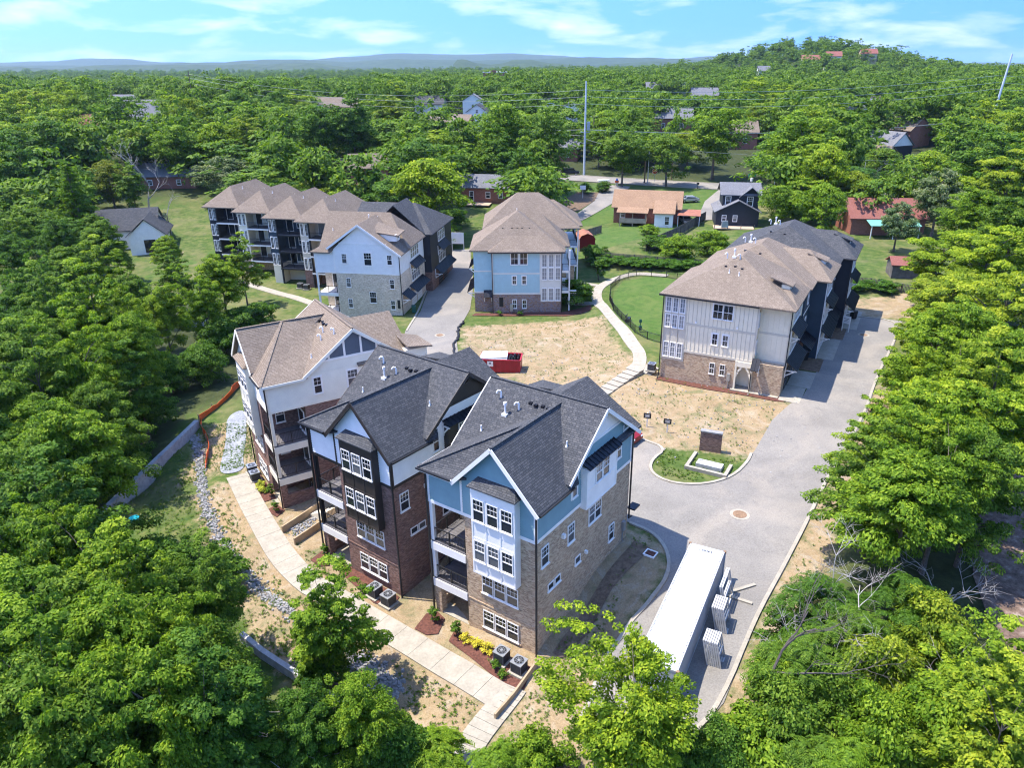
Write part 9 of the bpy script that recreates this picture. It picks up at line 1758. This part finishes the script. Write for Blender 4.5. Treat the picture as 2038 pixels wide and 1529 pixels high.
for i, (x, y, h, s, l) in enumerate(((18.5, 36.5, 6, 11, 'grey dead tree sprawling in the upper undergrowth'), (19.8, 32.0, 7, 12, 'largest grey dead tree sprawling over the undergrowth'), (14.2, 30.6, 5, 13, 'low grey dead tree nearest the lane in the undergrowth'), (25.0, 36.6, 6, 14, 'grey dead tree at the right of the undergrowth'), (19.0, 28.0, 6, 15, 'grey dead tree at the bottom of the undergrowth'), (27, 30.5, 6, 17, 'grey dead tree in the bottom right corner'))):
    bare_tree('dead_tree', l, x, y, h * 1.3, .10, s, .55, 4, DEADW, (.5, .2))
bare_tree('dead_tree', 'pale dead branches leaning out of the trees at the bottom left', -12.5, 29.5, 7, .12, 21, .5, 3, DEADW, (-.5, .3)); bare_tree('bare_tree', 'bare grey tree before the grey ranch house on the left', -90, 172, 15, .25, 22, .45, 4, DEADW); bare_tree('bare_tree', 'thin bare tree on the left lawn by the farmhouse', -79, 158, 11, .2, 23, .4, 3, DEADW)
# ---------------------------------------------------------------- weeds growing through the bare soil
def weeds(name, polys, n, lab, seed, size=(.05, .15), grass=False, thr=.55):
    r = np.random.default_rng(seed); P = []
    for pl in polys:
        xs = [p[0] for p in pl]; ys = [p[1] for p in pl]
        x = r.uniform(min(xs), max(xs), n); y = r.uniform(min(ys), max(ys), n); k = poly_mask(x, y, pl, .6) > .5
        nz = np.sin(x * 1.3 + 2 * np.sin(y * .7)) * np.sin(y * 1.1 + 1.7 * np.sin(x * .5)) * .5 + .5 + r.normal(size=n) * .22
        k &= nz > thr
        P.append(np.stack([x[k], y[k]], -1))
    P = np.concatenate(P)
    bad = poly_mask(P[:, 0], P[:, 1], ROADP, .2) > .4
    for ln, hw in WALKS:
        for (xa, ya), (xb, yb) in zip(ln[:-1], ln[1:]):
            t = np.clip(((P[:, 0] - xa) * (xb - xa) + (P[:, 1] - ya) * (yb - ya)) / ((xb - xa) ** 2 + (yb - ya) ** 2), 0, 1)
            bad |= np.hypot(P[:, 0] - xa - t * (xb - xa), P[:, 1] - ya - t * (yb - ya)) < hw
    P = P[~bad]; Z = terr_np(P[:, 0], P[:, 1]); L = 9
    s = r.uniform(size[0], size[1], len(P))
    pos = np.repeat(np.stack([P[:, 0], P[:, 1], Z + .05], -1), L, 0); ss = np.repeat(s, L); q = len(pos)
    a = r.uniform(0, 6.28, q); d = np.stack([np.cos(a), np.sin(a), r.uniform(.3, 1.1, q)], -1)
    pos = pos + d * (ss * r.uniform(.2, .7, q))[:, None]
    nr = np.stack([np.cos(a) * -.5, np.sin(a) * -.5, np.ones(q)], -1) + r.normal(size=(q, 3)) * .3
    me = leaf_mesh(name, pos, nr, d, ss * 1.3, ss * .32, np.clip(.4 + r.normal(size=q) * .2, 0, 1), LEAF)
    o = link(name, me); o.color = (1.0, .95, .9, 1); tag(o, lab, 'weeds', kind='stuff'); return o
weeds('weeds', DIRT[:1], 13000, 'scattered weeds on the dirt lot', 5, thr=.62); weeds('weeds', DIRT[1:2], 12000, 'weed tufts on the bare bank before the front houses', 6, (.06, .17), thr=.42); weeds('weeds', [DIRT[2], DIRT[3], DIRT[5]], 5000, 'weeds along the lane verge and house side', 7, (.05, .14), thr=.42); weeds('weeds', [[(10.6, 59), (11, 56.4), (13.5, 55.4), (17, 56.4), (19, 59), (14, 59), (12, 61)]], 900, 'grass tufts on the kerbed island', 8, (.06, .16), thr=.3)
weeds('rough_grass', [[(-38, 72), (-33, 60), (-27, 50), (-20, 43), (-12, 35.5), (-17, 36), (-20, 39.6), (-28, 46), (-36, 54), (-38.5, 60)]], 11000, 'rough grass on the left lawn below the stones', 9, (.06, .16), thr=.3)
# ---------------------------------------------------------------- blue hills on the horizon and the air between
HILLM = rough_mat('far_forest', [(.3, (.02, .04, .012)), (.7, (.05, .08, .025))], .02, .95, 0, 8, None)
def ridge_line(seed, Y, x0, x1, base, amp, depth):
    r = np.random.default_rng(seed); n = 160; x = np.linspace(x0, x1, n); h = np.zeros(n)
    for k in (1, 2, 3, 4, 5, 6, 9, 14, 21, 34): h += np.sin(x / (x1 - x0) * 6.28 * k * r.uniform(1.2, 2.4) + r.uniform(0, 6.28)) * amp * .5 / k
    h = base + np.maximum(0, h + amp * .4)
    rows = [(-1.0, 0.0), (-.6, .35), (-.25, .8), (0, 1.0), (.3, .75), (1, 0)]
    X = np.stack([x] * 6); Yy = np.stack([Y + depth * a + 60 * np.sin(x * .002) for a, b in rows]); Z = np.stack([-20 + (h + 20) * b for a, b in rows])
    me = grid_mesh('hills', X, Yy, Z); me.materials.append(HILLM)
    for p in me.polygons: p.use_smooth = True
    o = link('hills', me); tag(o, kind='structure')
ridge_line(1, 3600, -3400, 600, 10, 26, 500); ridge_line(2, 5200, -5000, 5200, 20, 45, 700); ridge_line(3, 7800, -7600, 7400, 35, 75, 900); ridge_line(4, 3000, -300, 2600, 22, 30, 500)
hz = bpy.data.materials.new('haze'); hz.use_nodes = True; hn = hz.node_tree; hn.nodes.clear(); ho = hn.nodes.new('ShaderNodeOutputMaterial'); hv = hn.nodes.new('ShaderNodeVolumePrincipled')
hv.inputs['Color'].default_value = (.55, .75, 1.0, 1); hv.inputs['Density'].default_value = 0.000055; hv.inputs['Anisotropy'].default_value = .2
hn.links.new(hv.outputs[0], ho.inputs['Volume'])
m = MB(); m.box(-10500, -700, -30, 10500, 14000, 190); o = m.build('haze', hz); tag(o, kind='stuff'); o['label'] = 'pale blue haze in the air'; o['category'] = 'haze'
